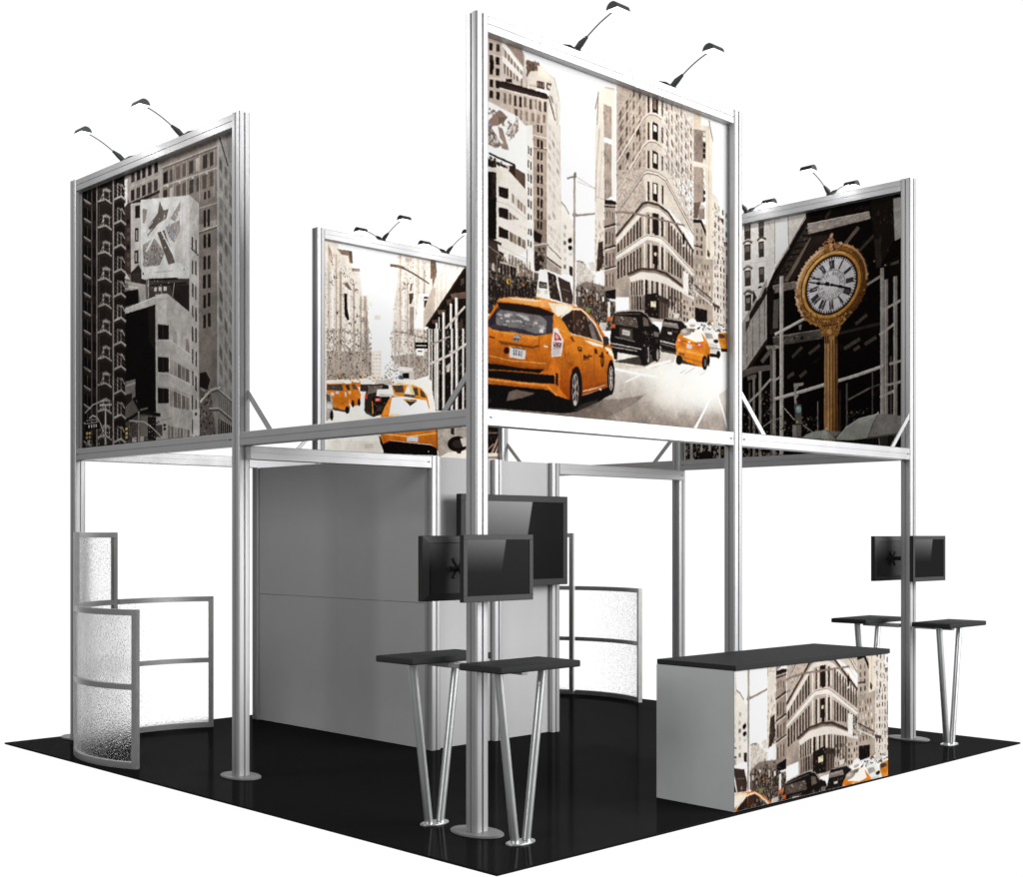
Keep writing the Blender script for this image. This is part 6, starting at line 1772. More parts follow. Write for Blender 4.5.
PIX['clock'] = '''
P|0b0706|100|-289 -565 2144 -119 2144 2444 -289 2401
N|140e0c 1c1410 100a08|200|14|50|100|400 -202 2014 -18 2014 2053 563 1985
P|dad5cf|100|-289 -93 1194 -34 1177 45 901 426 816 585 816 726 595 1270 -289 1489
N|d0cac3 e3dfda c9c2ba|120|5|18|100|530 -19 1151 12 878 411 816 585 595 696 530 687
P|e8e5e1|100|896 20 1018 12 1018 239 901 372
P|cfc9c2|60|816 -1 896 6 896 414 847 533 816 557
L|8a8078|9|1018 2 1025 267 899 418
L|a39a92|8|896 6 896 372
P|bdb4ab|60|1025 3 1180 -9 1168 51 1030 240
L|8a7d72|10|1172 37 1030 248 901 428
P|39302b|100|608 -12 668 -9 668 126 611 126
P|8a7d74|60|618 2 659 4 659 55 618 53
L|f0ede9|9|601 134 678 133
P|39302b|100|608 167 668 169 668 304 611 305
P|8a7d74|60|618 181 659 183 659 233 618 232
L|f0ede9|9|601 313 678 311
L|554a43|16|598 158 623 139 649 141 681 163
L|a89f97|9|598 146 627 126 656 127 688 153
P|39302b|100|611 390 671 391 671 525 614 528
P|8a7d74|60|620 403 662 404 662 455 620 455
L|f0ede9|9|605 535 681 533
L|554a43|18|601 380 627 362 652 362 684 385
L|a89f97|9|601 369 630 347 659 349 690 374
P|39302b|100|614 601 675 601 675 736 618 739
P|8a7d74|60|623 614 665 614 665 665 623 665
L|f0ede9|9|608 746 684 743
L|554a43|18|605 591 630 572 656 573 688 595
L|a89f97|9|605 580 633 558 662 559 694 584
P|39302b|100|744 -11 796 -8 796 124 747 126
P|8a7d74|60|754 3 788 4 788 54 754 53
P|39302b|100|744 166 796 167 796 299 747 302
P|8a7d74|60|754 178 788 179 788 230 754 230
L|554a43|18|735 152 757 134 782 133 813 155
P|39302b|100|747 383 799 385 799 516 750 520
P|8a7d74|60|757 396 791 396 791 447 757 447
L|c9c2bb|9|595 337 878 341
L|b5ada6|8|832 9 862 85
P|2a211d|100|694 567 730 643 769 635 792 553 801 568 754 718 683 736
P|1f1714|100|782 565 780 572 777 576 771 579 764 580 756 579 749 575 743 571 739 565 738 559 739 554 743 549 749 546 756 545 764 546 771 549 777 554 780 559
P|15100d|100|1177 4 1209 -4 1209 93 878 580 816 585 1180 45
P|2f2621|100|1187 95 1239 194 1239 235 1016 558 878 538 940 463
L|15100d|13|1172 141 1261 143
L|15100d|14|1140 187 1226 189
L|15100d|13|1107 234 1190 235
L|15100d|13|1074 281 1155 281
L|15100d|13|1041 329 1119 328
L|15100d|13|1008 376 1083 374
L|15100d|13|974 424 1047 421
L|15100d|14|941 471 1011 468
L|15100d|14|907 519 974 516
N|3f352e 4a4038 221a16|60|8|22|200|1180 115 1224 232 1016 544 909 542 955 437
L|6a5d52|32|1227 219 1000 535
P|241c18|100|1239 194 1413 225 1355 282 1209 394 1076 540 1030 540
P|867c73|100|1192 92 1720 92 1733 152 1202 182
N|a39a91 6a6058 958b82|60|6|30|300|1194 97 1720 97 1727 149 1202 176
L|b0a79e|8|1194 95 1720 94
P|15100d|70|1192 180 1413 184 1413 214 1202 215
L|57493f|32|1521 314 1629 205
L|3a2f28|27|1632 397 1756 291
L|2a211c|27|1355 78 1391 18
P|685e56|100|875 559 1091 553 1094 614 884 626
N|8a8078 4a423c|20|6|20|100|878 563 1091 556 1091 611 884 620
L|8a8178|10|878 560 1088 555
P|17110e|100|1733 4 1922 3 1922 354 1815 546 1760 327
P|2c241f|100|1758 315 1815 336 1817 549 1777 556
N|3a302a 1f1815|30|8|30|40|1733 124 1922 93 1922 354 1802 531
P|99948e|100|1914 29 1981 28 1981 346 1927 363
P|b0aba5|50|1922 42 1981 38 1981 132 1924 134
P|0f0a08|100|1889 519 2014 449 2014 630 1889 637
P|a8a098|100|1859 543 1858 545 1857 548 1854 549 1852 549 1849 549 1845 548 1843 545 1841 542 1840 540 1841 537 1843 535 1845 533 1849 533 1852 533 1854 535 1857 537 1858 540
P|8a8279|100|1768 497 1767 499 1766 501 1765 503 1762 503 1760 503 1757 501 1756 500 1755 497 1754 494 1755 492 1756 490 1757 488 1760 487 1762 488 1765 489 1766 492 1767 493
P|4a423c|100|1889 532 1961 517 1961 543 1896 552
P|a19a93|100|530 920 824 490 824 998 530 1353
L|6f675f|10|635 910 635 1206
L|6f675f|9|690 823 690 1139
L|6f675f|9|754 723 754 1063
L|6f675f|10|801 648 801 1008
N|b5aea7 8d857d|50|6|24|40|547 923 816 588 816 983 563 1269
P|39302b|100|618 613 671 609 671 740 620 742
P|8a8178|100|627 631 662 628 662 673 627 674
P|39302b|100|620 831 668 825 643 890 620 917
P|241c18|100|656 778 722 673 769 638 801 571 816 559 824 617 754 720 659 836
P|cfcac4|100|698 570 785 555 738 661
P|241c18|100|530 1353 824 998 832 1027 530 1410
P|15100e|100|829 589 894 598 885 935 847 958
P|5a524b|100|885 682 937 675 927 926 878 923
P|241d19|100|847 930 924 923 932 972 855 973
P|4a423c|100|875 998 1326 983 1329 1060 887 1073
N|6a625a 2f2823|40|6|26|250|878 1001 1326 988 1326 1056 887 1067
P|15100e|100|1085 1028 1084 1032 1082 1037 1080 1038 1077 1040 1074 1039 1071 1037 1069 1035 1068 1030 1067 1026 1068 1022 1069 1019 1071 1016 1074 1015 1077 1015 1080 1017 1082 1020 1084 1024
P|15100e|100|1158 1034 1157 1040 1155 1045 1151 1047 1147 1049 1142 1049 1138 1046 1134 1042 1132 1037 1131 1031 1132 1025 1134 1020 1138 1018 1142 1016 1147 1017 1151 1019 1155 1023 1157 1028
L|7d756d|11|878 996 1326 983
P|8a8178|100|810 1059 947 1069 940 1088 885 1110 824 1096
P|5a524c|100|530 1266 690 1224 866 1225 878 1269 707 1283 530 1323
P|6f665f|100|635 1305 722 1291 722 1327 643 1341
L|5a524c|36|862 1101 777 1191
L|b5aea6|10|901 1070 947 1099
L|463c35|32|1512 1161 1640 1099
L|463c35|29|1058 1181 1142 1110
L|463c35|29|1209 1169 1300 1112
L|463c35|29|1610 976 1698 915
L|463c35|32|1016 1347 1068 1318
L|463c35|32|1128 1351 1180 1314
L|463c35|29|1596 1182 1638 1159
L|463c35|29|1685 1145 1774 1102
P|120c0a|50|1326 975 1815 982 1815 1074 1326 1070
L|2f2722|24|1470 1033 1815 996
L|a8a098|39|958 496 958 2118
L|d0cac4|11|949 494 949 2118
L|8f8880|34|890 1115 890 2116
L|b5aea7|8|884 1115 884 2115
L|5f5851|27|866 1129 866 2115
L|8f8880|28|759 1273 759 2110
L|7d766f|25|700 1325 700 2108
L|4a443e|19|659 1364 659 2107
L|b5aea6|27|899 973 1030 927 1217 854
P|8a8178|100|1113 921 1143 918 1135 965 1118 960
L|b5aea6|30|896 1520 1151 1475 1334 1439
L|b5aea6|27|1462 1417 1638 1383 1826 1336
L|e0dbd5|9|899 967 1217 851
L|e0dbd5|8|896 1515 1334 1433
L|e0dbd5|8|1462 1411 1826 1330
L|a8a19a|21|611 1560 738 1463 859 1347
L|a8a19a|21|878 1372 949 1334
N|c2bbb3|6|6|12|100|862 1312 903 1316 903 1386 862 1382
L|908981|34|1825 563 1825 2047
L|b5aea7|7|1817 562 1817 2047
L|7d766f|34|1858 660 1858 2049
L|b5aea7|7|1851 659 1851 2048
L|7a736c|36|1931 646 1931 2053
L|b5aea7|7|1924 644 1924 2052
L|4a443e|14|1747 1370 1747 1978
L|5a534d|16|1533 1443 1533 1966
L|3a342f|11|1476 1492 1476 1963
L|4a443e|14|1896 1267 1896 2051
L|9a938b|22|1840 890 1981 832
L|9a938b|22|1804 1084 1922 1014
L|9a938b|22|1886 1324 1981 1308
L|9a938b|22|1861 1488 1981 1470
L|9a938b|22|1810 1580 1924 1536
L|9a938b|22|1679 684 1821 618
L|6a635c|16|1547 1578 1720 1500
L|4a443e|13|1720 1500 1815 1475
P|b5aea7|100|1834 1074 1833 1078 1831 1083 1828 1085 1825 1087 1821 1086 1817 1085 1815 1081 1813 1077 1812 1071 1813 1067 1815 1062 1817 1060 1821 1058 1825 1059 1828 1061 1831 1064 1833 1069
P|b5aea7|100|1926 1020 1925 1025 1924 1028 1920 1031 1917 1033 1914 1032 1910 1030 1907 1027 1905 1022 1905 1017 1905 1012 1907 1008 1910 1005 1914 1004 1917 1004 1920 1006 1924 1010 1925 1015
P|b5aea7|100|1828 1574 1828 1580 1826 1584 1823 1587 1820 1589 1816 1588 1812 1586 1809 1582 1807 1578 1807 1573 1807 1568 1809 1564 1812 1561 1816 1559 1820 1560 1823 1562 1826 1565 1828 1570
P|b5aea7|100|1926 1544 1925 1549 1924 1553 1920 1556 1917 1557 1914 1557 1910 1555 1907 1551 1905 1547 1905 1542 1905 1537 1907 1533 1910 1530 1914 1528 1917 1529 1920 1531 1924 1534 1925 1539
P|b5aea7|100|1836 1333 1835 1337 1834 1342 1831 1345 1827 1346 1824 1346 1821 1344 1817 1340 1816 1336 1815 1330 1816 1326 1817 1321 1821 1319 1824 1317 1827 1318 1831 1320 1834 1323 1835 1328
N|15100e 4a423c 8a837c 2a231f 6a625b|260|6|22|100|608 1633 1326 1698 1413 1813 1151 1866 608 2020
N|5a524c 8a837c 1a1411|50|5|16|100|1540 1660 1733 1661 1610 1745 1526 1793
N|2a231f 6a625b|50|6|22|100|769 1460 878 1442 878 1667 785 1660
N|4a423c a8a098|60|6|18|100|611 1963 970 1980 970 2093 611 2077
L|a8a19a|10|985 1605 1076 1709
L|8a837c|10|1151 1755 1254 1830
L|8a837c|11|1283 1573 1283 1818
L|8a837c|11|769 1759 862 1701 940 1685
P|9a938b|100|1068 1402 1158 1404 1158 1427 1113 1435 1091 1467 1098 1502 1120 1501 1091 1536 1098 1572 1076 1625 1073 1486
P|5a534d|100|1076 1570 1138 1586 1143 1748 1083 1744
P|7fa6a6|100|1140 1626 1138 1636 1133 1645 1127 1651 1118 1654 1109 1654 1100 1649 1092 1642 1088 1632 1087 1622 1088 1612 1092 1603 1100 1597 1109 1594 1118 1594 1127 1598 1133 1606 1138 1615
P|a5c4c4|100|1116 1614 1115 1619 1114 1622 1111 1625 1107 1626 1104 1626 1101 1624 1098 1622 1096 1617 1096 1613 1096 1609 1098 1606 1101 1603 1104 1601 1107 1602 1111 1604 1114 1606 1115 1610
P|c8b060|100|1109 1728 1108 1731 1107 1735 1105 1736 1102 1738 1100 1737 1097 1736 1096 1734 1094 1730 1094 1727 1094 1722 1096 1720 1097 1717 1100 1716 1102 1716 1105 1718 1107 1720 1108 1724
P|6a625b|100|1058 1749 1138 1752 1138 1858 1058 1853
P|8a837c|100|1058 1749 1091 1751 1091 1855 1058 1853
N|8a837c 4a423c a8a098 2a231f 6a625b c2bbb3|420|6|22|60|-147 1805 608 1849 608 2077 -147 2046
L|9a938b|21|11 1755 11 2053
L|9a938b|30|81 1759 81 2056
L|9a938b|18|183 1765 183 2060
L|9a938b|27|267 1770 267 2063
L|9a938b|20|367 1776 367 2068
L|9a938b|24|465 1783 465 2072
P|17110e|100|165 1941 233 1915 301 1947 292 2020 174 2019
P|17110e|100|417 1910 482 1899 498 2015 408 2019
P|a97a4c|100|1341 1011 1452 1017 1465 2192 1335 2188
G|b08050|5a3718|1391 1023 1452 1017 1465 2192 1395 2190|1395 1484 1470 1492
P|c9955a|60|1344 1072 1370 1072 1367 2189 1338 2188
P|7a4c22|30|1335 1602 1465 1612 1465 2192 1335 2188
L|8a5c30|9|1358 1074 1357 2188
L|d09a5c|10|1377 1076 1375 2189
L|75491f|10|1386 1077 1386 2190
L|b8844a|9|1401 1079 1401 2190
L|5c3a18|9|1413 1080 1414 2191
L|94652f|9|1427 1082 1428 2191
L|46290f|9|1438 1083 1441 2191
L|6a431e|9|1452 1085 1456 2191
L|4a2c10|14|1353 1012 1353 1101
L|4a2c10|13|1372 1014 1372 1102
L|4a2c10|13|1435 1022 1435 1110
L|4a2c10|13|1447 1023 1447 1111
P|8a5a28|100|1283 901 1484 914 1478 1000 1456 1052 1341 1045 1311 1028
P|b07a3c|100|1481 983 1479 996 1473 1006 1464 1013 1452 1017 1441 1015 1430 1010 1420 1000 1414 988 1413 974 1414 962 1420 951 1430 944 1441 941 1452 942 1464 948 1473 958 1479 970
P|6a4018|100|1464 981 1463 988 1460 994 1456 997 1450 999 1444 998 1438 996 1433 990 1431 984 1430 977 1431 970 1433 964 1438 960 1444 958 1450 959 1456 963 1460 967 1463 974
P|c9904a|100|1447 970 1447 973 1445 976 1442 978 1440 980 1437 979 1434 977 1432 974 1430 971 1430 967 1430 963 1432 961 1434 958 1437 957 1440 958 1442 959 1445 962 1447 965
P|a8723a|100|1345 997 1344 1013 1340 1027 1335 1037 1330 1041 1323 1040 1317 1034 1311 1023 1308 1009 1307 993 1308 977 1311 963 1317 954 1323 949 1330 950 1335 956 1340 967 1344 981
P|d09a58|100|1407 1012 1405 1020 1401 1027 1395 1031 1388 1034 1380 1033 1372 1028 1367 1022 1363 1015 1361 1006 1363 998 1367 991 1372 987 1380 985 1388 986 1395 989 1401 996 1405 1004
P|b07a3c|100|1456 950 1451 957 1442 963 1427 965 1408 965 1388 963 1370 958 1354 951 1344 944 1341 936 1344 929 1354 923 1370 921 1388 921 1408 923 1427 928 1442 935 1451 942
N|d8a868 5a3814 a06a30 3a220c c08a48|110|5|15|100|1275 893 1486 907 1470 1033 1311 1028
P|a8723a|100|1456 937 1526 892 1568 864 1579 885 1526 932 1484 974
P|b8844a|100|1582 878 1581 883 1578 888 1573 890 1568 892 1562 891 1557 889 1552 884 1550 879 1549 874 1550 868 1552 864 1557 860 1562 859 1568 860 1573 863 1578 867 1581 872
P|6a4018|100|1248 899 1247 905 1244 909 1241 913 1236 914 1231 914 1226 911 1222 907 1219 901 1218 896 1219 890 1222 885 1226 882 1231 881 1236 882 1241 884 1244 889 1247 894
P|4a2c12|100|1411 312 1442 311 1474 314 1505 321 1534 330 1562 344 1588 360 1612 379 1634 402 1653 426 1670 452 1684 481 1695 511 1702 543 1706 575 1708 608 1706 642 1700 675 1692 709 1681 741 1667 772 1650 802 1630 830 1608 857 1583 880 1557 901 1529 920 1499 936 1468 948 1437 957 1405 963 1372 964 1340 963 1310 958 1279 949 1250 937 1222 921 1197 902 1174 881 1153 856 1135 828 1120 799 1109 768 1101 735 1096 701 1094 667 1096 631 1101 597 1110 562 1123 529 1138 497 1157 466 1178 437 1202 411 1227 387 1255 367 1284 349 1316 334 1347 323 1379 315
P|c9a27c|100|1420 313 1419 319 1417 322 1414 325 1409 326 1404 325 1400 322 1395 319 1393 314 1392 309 1393 305 1395 300 1400 297 1404 297 1409 297 1414 300 1417 305 1419 309
P|c9a27c|100|1447 306 1447 311 1444 315 1440 317 1436 318 1431 318 1426 315 1423 311 1420 306 1419 301 1420 297 1423 293 1426 290 1431 289 1436 290 1440 293 1444 297 1447 301
P|a06a34|100|1472 315 1471 320 1469 323 1465 326 1461 327 1456 326 1451 324 1447 320 1445 315 1444 310 1445 305 1447 302 1451 299 1456 298 1461 299 1465 302 1469 305 1471 310
P|a06a34|100|1499 313 1498 317 1496 321 1492 323 1488 324 1483 323 1479 321 1475 317 1472 313 1471 307 1472 303 1475 299 1479 297 1483 296 1488 297 1492 299 1496 303 1498 307
P|a06a34|100|1522 326 1521 330 1518 334 1515 337 1511 337 1506 337 1501 335 1498 330 1495 326 1494 321 1495 316 1498 313 1501 310 1506 309 1511 310 1515 313 1518 316 1521 321
P|a06a34|100|1548 328 1547 333 1545 337 1541 339 1537 340 1532 339 1527 337 1524 333 1522 329 1521 323 1522 319 1524 314 1527 313 1532 312 1537 313 1541 314 1545 319 1547 323
P|a06a34|100|1568 346 1568 350 1565 354 1561 356 1557 357 1552 357 1548 354 1544 351 1541 346 1540 341 1541 336 1544 332 1548 329 1552 329 1557 329 1561 332 1565 336 1568 340
P|a06a34|100|1593 353 1592 357 1590 362 1587 364 1582 365 1578 364 1573 362 1569 358 1567 353 1566 348 1567 344 1569 339 1573 337 1578 336 1582 337 1587 339 1590 343 1592 348
P|a06a34|100|1610 374 1609 378 1606 382 1603 385 1598 386 1593 385 1589 383 1586 378 1583 374 1582 370 1583 364 1586 361 1589 358 1593 357 1598 358 1603 361 1606 364 1609 369
P|a06a34|100|1633 386 1632 390 1629 394 1626 396 1621 398 1617 397 1612 394 1609 391 1606 386 1606 381 1606 377 1609 372 1612 370 1617 369 1621 370 1626 372 1629 376 1632 381
P|5a3614|100|1645 410 1644 414 1642 419 1639 420 1634 421 1629 421 1625 419 1621 415 1619 410 1618 405 1619 401 1621 396 1625 394 1629 393 1634 394 1639 396 1642 400 1644 404
P|5a3614|100|1666 426 1665 430 1662 435 1658 436 1654 438 1649 437 1645 435 1642 431 1639 427 1639 421 1639 417 1642 412 1645 411 1649 410 1654 410 1658 412 1662 416 1665 421
P|5a3614|100|1673 452 1673 457 1671 460 1667 463 1662 464 1657 463 1653 460 1650 457 1648 452 1647 448 1648 443 1650 439 1653 436 1657 435 1662 436 1667 439 1671 443 1673 447
P|5a3614|100|1690 472 1690 476 1687 480 1684 483 1680 484 1675 483 1671 481 1667 477 1665 472 1664 467 1665 463 1667 459 1671 456 1675 455 1680 456 1684 459 1687 462 1690 467
P|5a3614|100|1695 500 1694 504 1691 508 1688 510 1683 511 1679 511 1674 508 1671 505 1668 500 1667 495 1668 491 1671 486 1674 484 1679 484 1683 484 1688 486 1691 490 1694 494
P|5a3614|100|1708 523 1707 527 1704 531 1701 533 1697 534 1692 533 1688 532 1684 528 1681 523 1681 518 1681 514 1684 509 1688 507 1692 506 1697 507 1701 509 1704 513 1707 517
P|5a3614|100|1707 551 1706 556 1704 559 1700 562 1695 563 1691 562 1686 560 1683 557 1681 551 1680 547 1681 542 1683 538 1686 535 1691 534 1695 535 1700 538 1704 541 1706 546
P|5a3614|100|1716 576 1715 581 1713 585 1709 588 1705 589 1700 588 1696 585 1692 581 1690 577 1690 573 1690 567 1692 564 1696 561 1700 560 1705 561 1709 563 1713 567 1715 572
P|5a3614|100|1711 605 1710 609 1708 613 1704 615 1699 616 1695 616 1690 614 1687 610 1685 606 1684 600 1685 596 1687 592 1690 589 1695 589 1699 589 1704 591 1708 595 1710 599
P|5a3614|100|1716 632 1715 637 1713 640 1709 643 1704 644 1699 643 1695 641 1692 638 1690 632 1689 628 1690 623 1692 619 1695 616 1699 615 1704 616 1709 619 1713 622 1715 627
P|5a3614|100|1706 659 1705 663 1703 668 1699 671 1695 671 1690 671 1685 668 1682 664 1680 660 1679 655 1680 650 1682 646 1685 644 1690 643 1695 644 1699 646 1703 650 1705 654
P|5a3614|100|1706 687 1705 692 1703 695 1699 698 1695 700 1690 699 1686 696 1682 693 1681 688 1680 683 1681 679 1682 675 1686 672 1690 671 1695 672 1699 674 1703 678 1705 682
P|5a3614|100|1692 713 1691 718 1690 721 1685 724 1681 725 1676 725 1672 722 1668 719 1667 714 1666 709 1667 704 1668 701 1672 698 1676 697 1681 697 1685 700 1690 703 1691 708
P|5a3614|100|1688 742 1687 746 1685 750 1681 752 1677 753 1672 753 1668 751 1664 747 1662 743 1662 737 1662 733 1664 729 1668 727 1672 726 1677 726 1681 728 1685 732 1687 736
P|5a3614|100|1671 765 1670 769 1667 773 1664 776 1659 776 1655 776 1650 774 1647 770 1644 766 1643 760 1644 756 1647 752 1650 750 1655 748 1659 749 1664 752 1667 755 1670 760
P|5a3614|100|1662 793 1662 797 1659 801 1655 803 1651 805 1646 804 1642 801 1639 798 1636 793 1635 789 1636 784 1639 780 1642 777 1646 776 1651 776 1655 779 1659 783 1662 787
P|5a3614|100|1641 812 1640 817 1639 821 1634 824 1630 825 1625 824 1621 822 1617 818 1615 814 1614 809 1615 804 1617 800 1621 797 1625 796 1630 797 1634 799 1639 803 1640 808
P|5a3614|100|1629 839 1628 843 1625 847 1622 850 1617 851 1612 850 1608 848 1605 844 1602 840 1601 835 1602 830 1605 826 1608 824 1612 823 1617 824 1622 825 1625 829 1628 833
P|5a3614|100|1606 855 1605 859 1602 864 1598 866 1594 867 1589 866 1585 865 1581 861 1578 856 1578 851 1578 847 1581 842 1585 840 1589 839 1594 840 1598 841 1602 845 1605 850
P|5a3614|100|1588 879 1587 884 1585 888 1582 890 1577 891 1573 890 1568 889 1564 885 1562 881 1561 875 1562 871 1564 866 1568 864 1573 863 1577 864 1582 866 1585 870 1587 874
P|5a3614|100|1563 891 1562 896 1560 899 1556 902 1552 904 1547 903 1542 900 1539 897 1536 892 1536 888 1536 882 1539 879 1542 876 1547 875 1552 875 1556 878 1560 882 1562 886
P|5a3614|100|1543 913 1542 917 1540 921 1536 923 1531 925 1526 924 1522 922 1518 918 1517 914 1516 909 1517 904 1518 900 1522 898 1526 897 1531 897 1536 899 1540 903 1542 907
P|5a3614|100|1517 920 1516 924 1513 929 1509 931 1505 932 1500 931 1496 930 1492 926 1489 921 1489 916 1489 911 1492 907 1496 905 1500 904 1505 904 1509 907 1513 910 1516 915
P|5a3614|100|1494 938 1493 942 1490 946 1486 948 1482 950 1477 949 1473 947 1469 943 1466 939 1465 934 1466 929 1469 925 1473 923 1477 922 1482 922 1486 924 1490 928 1493 932
P|5a3614|100|1466 939 1465 945 1463 948 1460 951 1455 952 1450 952 1446 949 1442 946 1439 941 1438 936 1439 931 1442 928 1446 925 1450 923 1455 924 1460 927 1463 931 1465 935
P|5a3614|100|1441 954 1440 958 1437 962 1434 964 1429 966 1424 965 1420 963 1416 959 1414 955 1413 950 1414 945 1416 941 1420 939 1424 937 1429 938 1434 940 1437 944 1440 948
P|5a3614|100|1414 951 1414 955 1411 959 1408 963 1403 963 1398 963 1393 961 1390 956 1387 952 1386 947 1387 942 1390 939 1393 936 1398 934 1403 935 1408 938 1411 941 1414 946
P|5a3614|100|1388 960 1386 964 1385 968 1381 972 1376 972 1371 972 1367 970 1363 965 1360 961 1359 956 1360 951 1363 947 1367 945 1371 943 1376 944 1381 947 1385 950 1386 955
P|5a3614|100|1363 952 1362 956 1359 961 1355 963 1351 964 1346 964 1341 962 1337 958 1335 954 1334 948 1335 944 1337 939 1341 937 1346 936 1351 937 1355 939 1359 942 1362 947
P|a06a34|100|1335 955 1334 961 1331 964 1328 967 1323 969 1318 968 1313 966 1310 962 1307 957 1306 953 1307 947 1310 944 1313 940 1318 939 1323 940 1328 942 1331 947 1334 951
P|a06a34|100|1311 943 1311 948 1308 952 1304 955 1300 956 1295 955 1290 954 1286 949 1283 945 1283 939 1283 935 1286 931 1290 928 1295 927 1300 928 1304 930 1308 934 1311 939
P|a06a34|100|1284 942 1283 947 1281 951 1277 954 1272 955 1267 955 1263 952 1259 948 1256 944 1255 939 1256 934 1259 930 1263 927 1267 926 1272 927 1277 929 1281 932 1283 938
P|a06a34|100|1264 925 1263 931 1260 934 1256 937 1251 938 1246 938 1241 935 1238 931 1236 927 1235 922 1236 917 1238 913 1241 910 1246 909 1251 909 1256 912 1260 915 1263 920
P|a06a34|100|1237 919 1236 923 1234 928 1230 931 1225 931 1220 931 1215 929 1212 925 1209 921 1208 915 1209 911 1212 907 1215 904 1220 903 1225 903 1230 906 1234 909 1236 914
P|a06a34|100|1220 898 1219 903 1217 907 1213 910 1208 911 1203 910 1198 908 1194 904 1192 899 1191 894 1192 890 1194 885 1198 882 1203 882 1208 882 1213 884 1217 889 1219 893
P|a06a34|100|1195 887 1194 891 1192 896 1188 898 1183 899 1178 898 1174 897 1170 893 1167 888 1166 883 1167 878 1170 874 1174 872 1178 870 1183 871 1188 874 1192 877 1194 882
P|a06a34|100|1182 862 1181 867 1179 871 1175 874 1170 875 1165 874 1160 872 1157 868 1154 864 1153 858 1154 854 1157 850 1160 847 1165 846 1170 847 1175 849 1179 852 1181 858
P|c9a27c|100|1160 846 1159 851 1157 856 1153 858 1148 859 1143 858 1138 856 1134 852 1132 848 1131 842 1132 838 1134 833 1138 831 1143 830 1148 831 1153 833 1157 836 1159 841
P|c9a27c|100|1152 819 1151 825 1148 828 1144 831 1139 833 1134 832 1129 829 1125 825 1123 821 1122 816 1123 810 1125 807 1129 804 1134 803 1139 803 1144 806 1148 809 1151 814
P|c9a27c|100|1133 800 1132 804 1129 809 1125 811 1121 812 1115 811 1111 809 1107 805 1105 801 1104 795 1105 791 1107 786 1111 784 1115 783 1121 784 1125 785 1129 790 1132 794
P|c9a27c|100|1129 770 1128 776 1125 779 1122 782 1117 784 1112 783 1107 780 1103 776 1101 772 1100 767 1101 761 1103 758 1107 755 1112 753 1117 754 1122 757 1125 760 1128 765
P|c9a27c|100|1115 747 1114 752 1111 756 1107 759 1102 760 1097 759 1092 756 1088 752 1086 748 1085 743 1086 738 1088 734 1092 731 1097 730 1102 731 1107 733 1111 737 1114 742
P|c9a27c|100|1115 717 1115 722 1112 726 1108 728 1103 730 1098 729 1093 727 1090 723 1087 718 1086 713 1087 708 1090 704 1093 702 1098 700 1103 701 1108 703 1112 707 1115 712
P|c9a27c|100|1105 691 1105 695 1102 700 1098 703 1093 703 1088 703 1083 700 1079 696 1077 692 1076 687 1077 681 1079 678 1083 675 1088 674 1093 674 1098 677 1102 680 1105 686
P|c9a27c|100|1111 661 1110 666 1108 670 1104 672 1099 674 1094 673 1089 671 1085 667 1082 662 1082 657 1082 652 1085 648 1089 646 1094 644 1099 645 1104 647 1108 651 1110 656
P|c9a27c|100|1105 632 1105 638 1102 641 1098 644 1094 646 1088 645 1084 642 1080 638 1077 633 1077 629 1077 623 1080 620 1084 617 1088 615 1094 616 1098 619 1102 622 1105 628
P|c9a27c|100|1116 604 1115 609 1113 613 1109 615 1105 617 1099 616 1095 614 1091 610 1088 605 1087 600 1088 595 1091 591 1095 589 1099 587 1105 588 1109 590 1113 594 1115 599
P|c9a27c|100|1116 574 1115 580 1113 583 1109 586 1104 587 1099 587 1094 584 1090 581 1087 575 1087 570 1087 565 1090 561 1094 558 1099 557 1104 558 1109 561 1113 565 1115 570
P|c9a27c|100|1131 549 1130 553 1128 557 1124 559 1119 561 1114 560 1109 557 1105 554 1103 549 1102 544 1103 539 1105 535 1109 533 1114 531 1119 532 1124 534 1128 538 1130 543
P|c9a27c|100|1135 518 1134 524 1132 527 1129 530 1124 531 1119 531 1114 528 1110 524 1107 519 1106 514 1107 509 1110 505 1114 502 1119 501 1124 502 1129 505 1132 508 1134 514
P|c9a27c|100|1154 495 1153 500 1151 504 1147 507 1143 508 1138 507 1133 504 1129 500 1126 495 1125 491 1126 485 1129 482 1133 479 1138 478 1143 479 1147 481 1151 485 1153 490
P|c9a27c|100|1164 467 1163 471 1161 475 1157 477 1152 479 1147 478 1142 476 1138 472 1135 467 1134 461 1135 457 1138 452 1142 451 1147 449 1152 450 1157 452 1161 456 1163 461
P|c9a27c|100|1186 446 1185 451 1183 455 1179 458 1174 459 1169 458 1164 455 1161 451 1158 447 1157 442 1158 436 1161 433 1164 430 1169 429 1174 430 1179 433 1183 436 1185 441
P|c9a27c|100|1199 419 1199 424 1196 428 1193 431 1188 432 1183 431 1178 428 1174 425 1171 419 1171 415 1171 410 1174 406 1178 403 1183 402 1188 403 1193 405 1196 410 1199 414
P|c9a27c|100|1224 403 1223 408 1221 412 1218 415 1213 416 1208 415 1203 412 1199 409 1196 403 1195 399 1196 394 1199 390 1203 387 1208 386 1213 387 1218 389 1221 394 1223 398
P|c9a27c|100|1242 379 1241 384 1239 387 1235 390 1230 391 1225 391 1221 388 1217 384 1214 379 1213 374 1214 370 1217 365 1221 363 1225 362 1230 362 1235 365 1239 370 1241 374
P|c9a27c|100|1269 368 1268 372 1265 377 1261 379 1257 380 1252 379 1247 377 1243 373 1241 368 1240 363 1241 358 1243 354 1247 352 1252 351 1257 352 1261 354 1265 358 1268 362
P|c9a27c|100|1289 347 1288 352 1286 355 1283 358 1278 359 1273 358 1268 356 1264 352 1262 347 1261 342 1262 337 1264 333 1268 330 1273 329 1278 330 1283 333 1286 337 1288 342
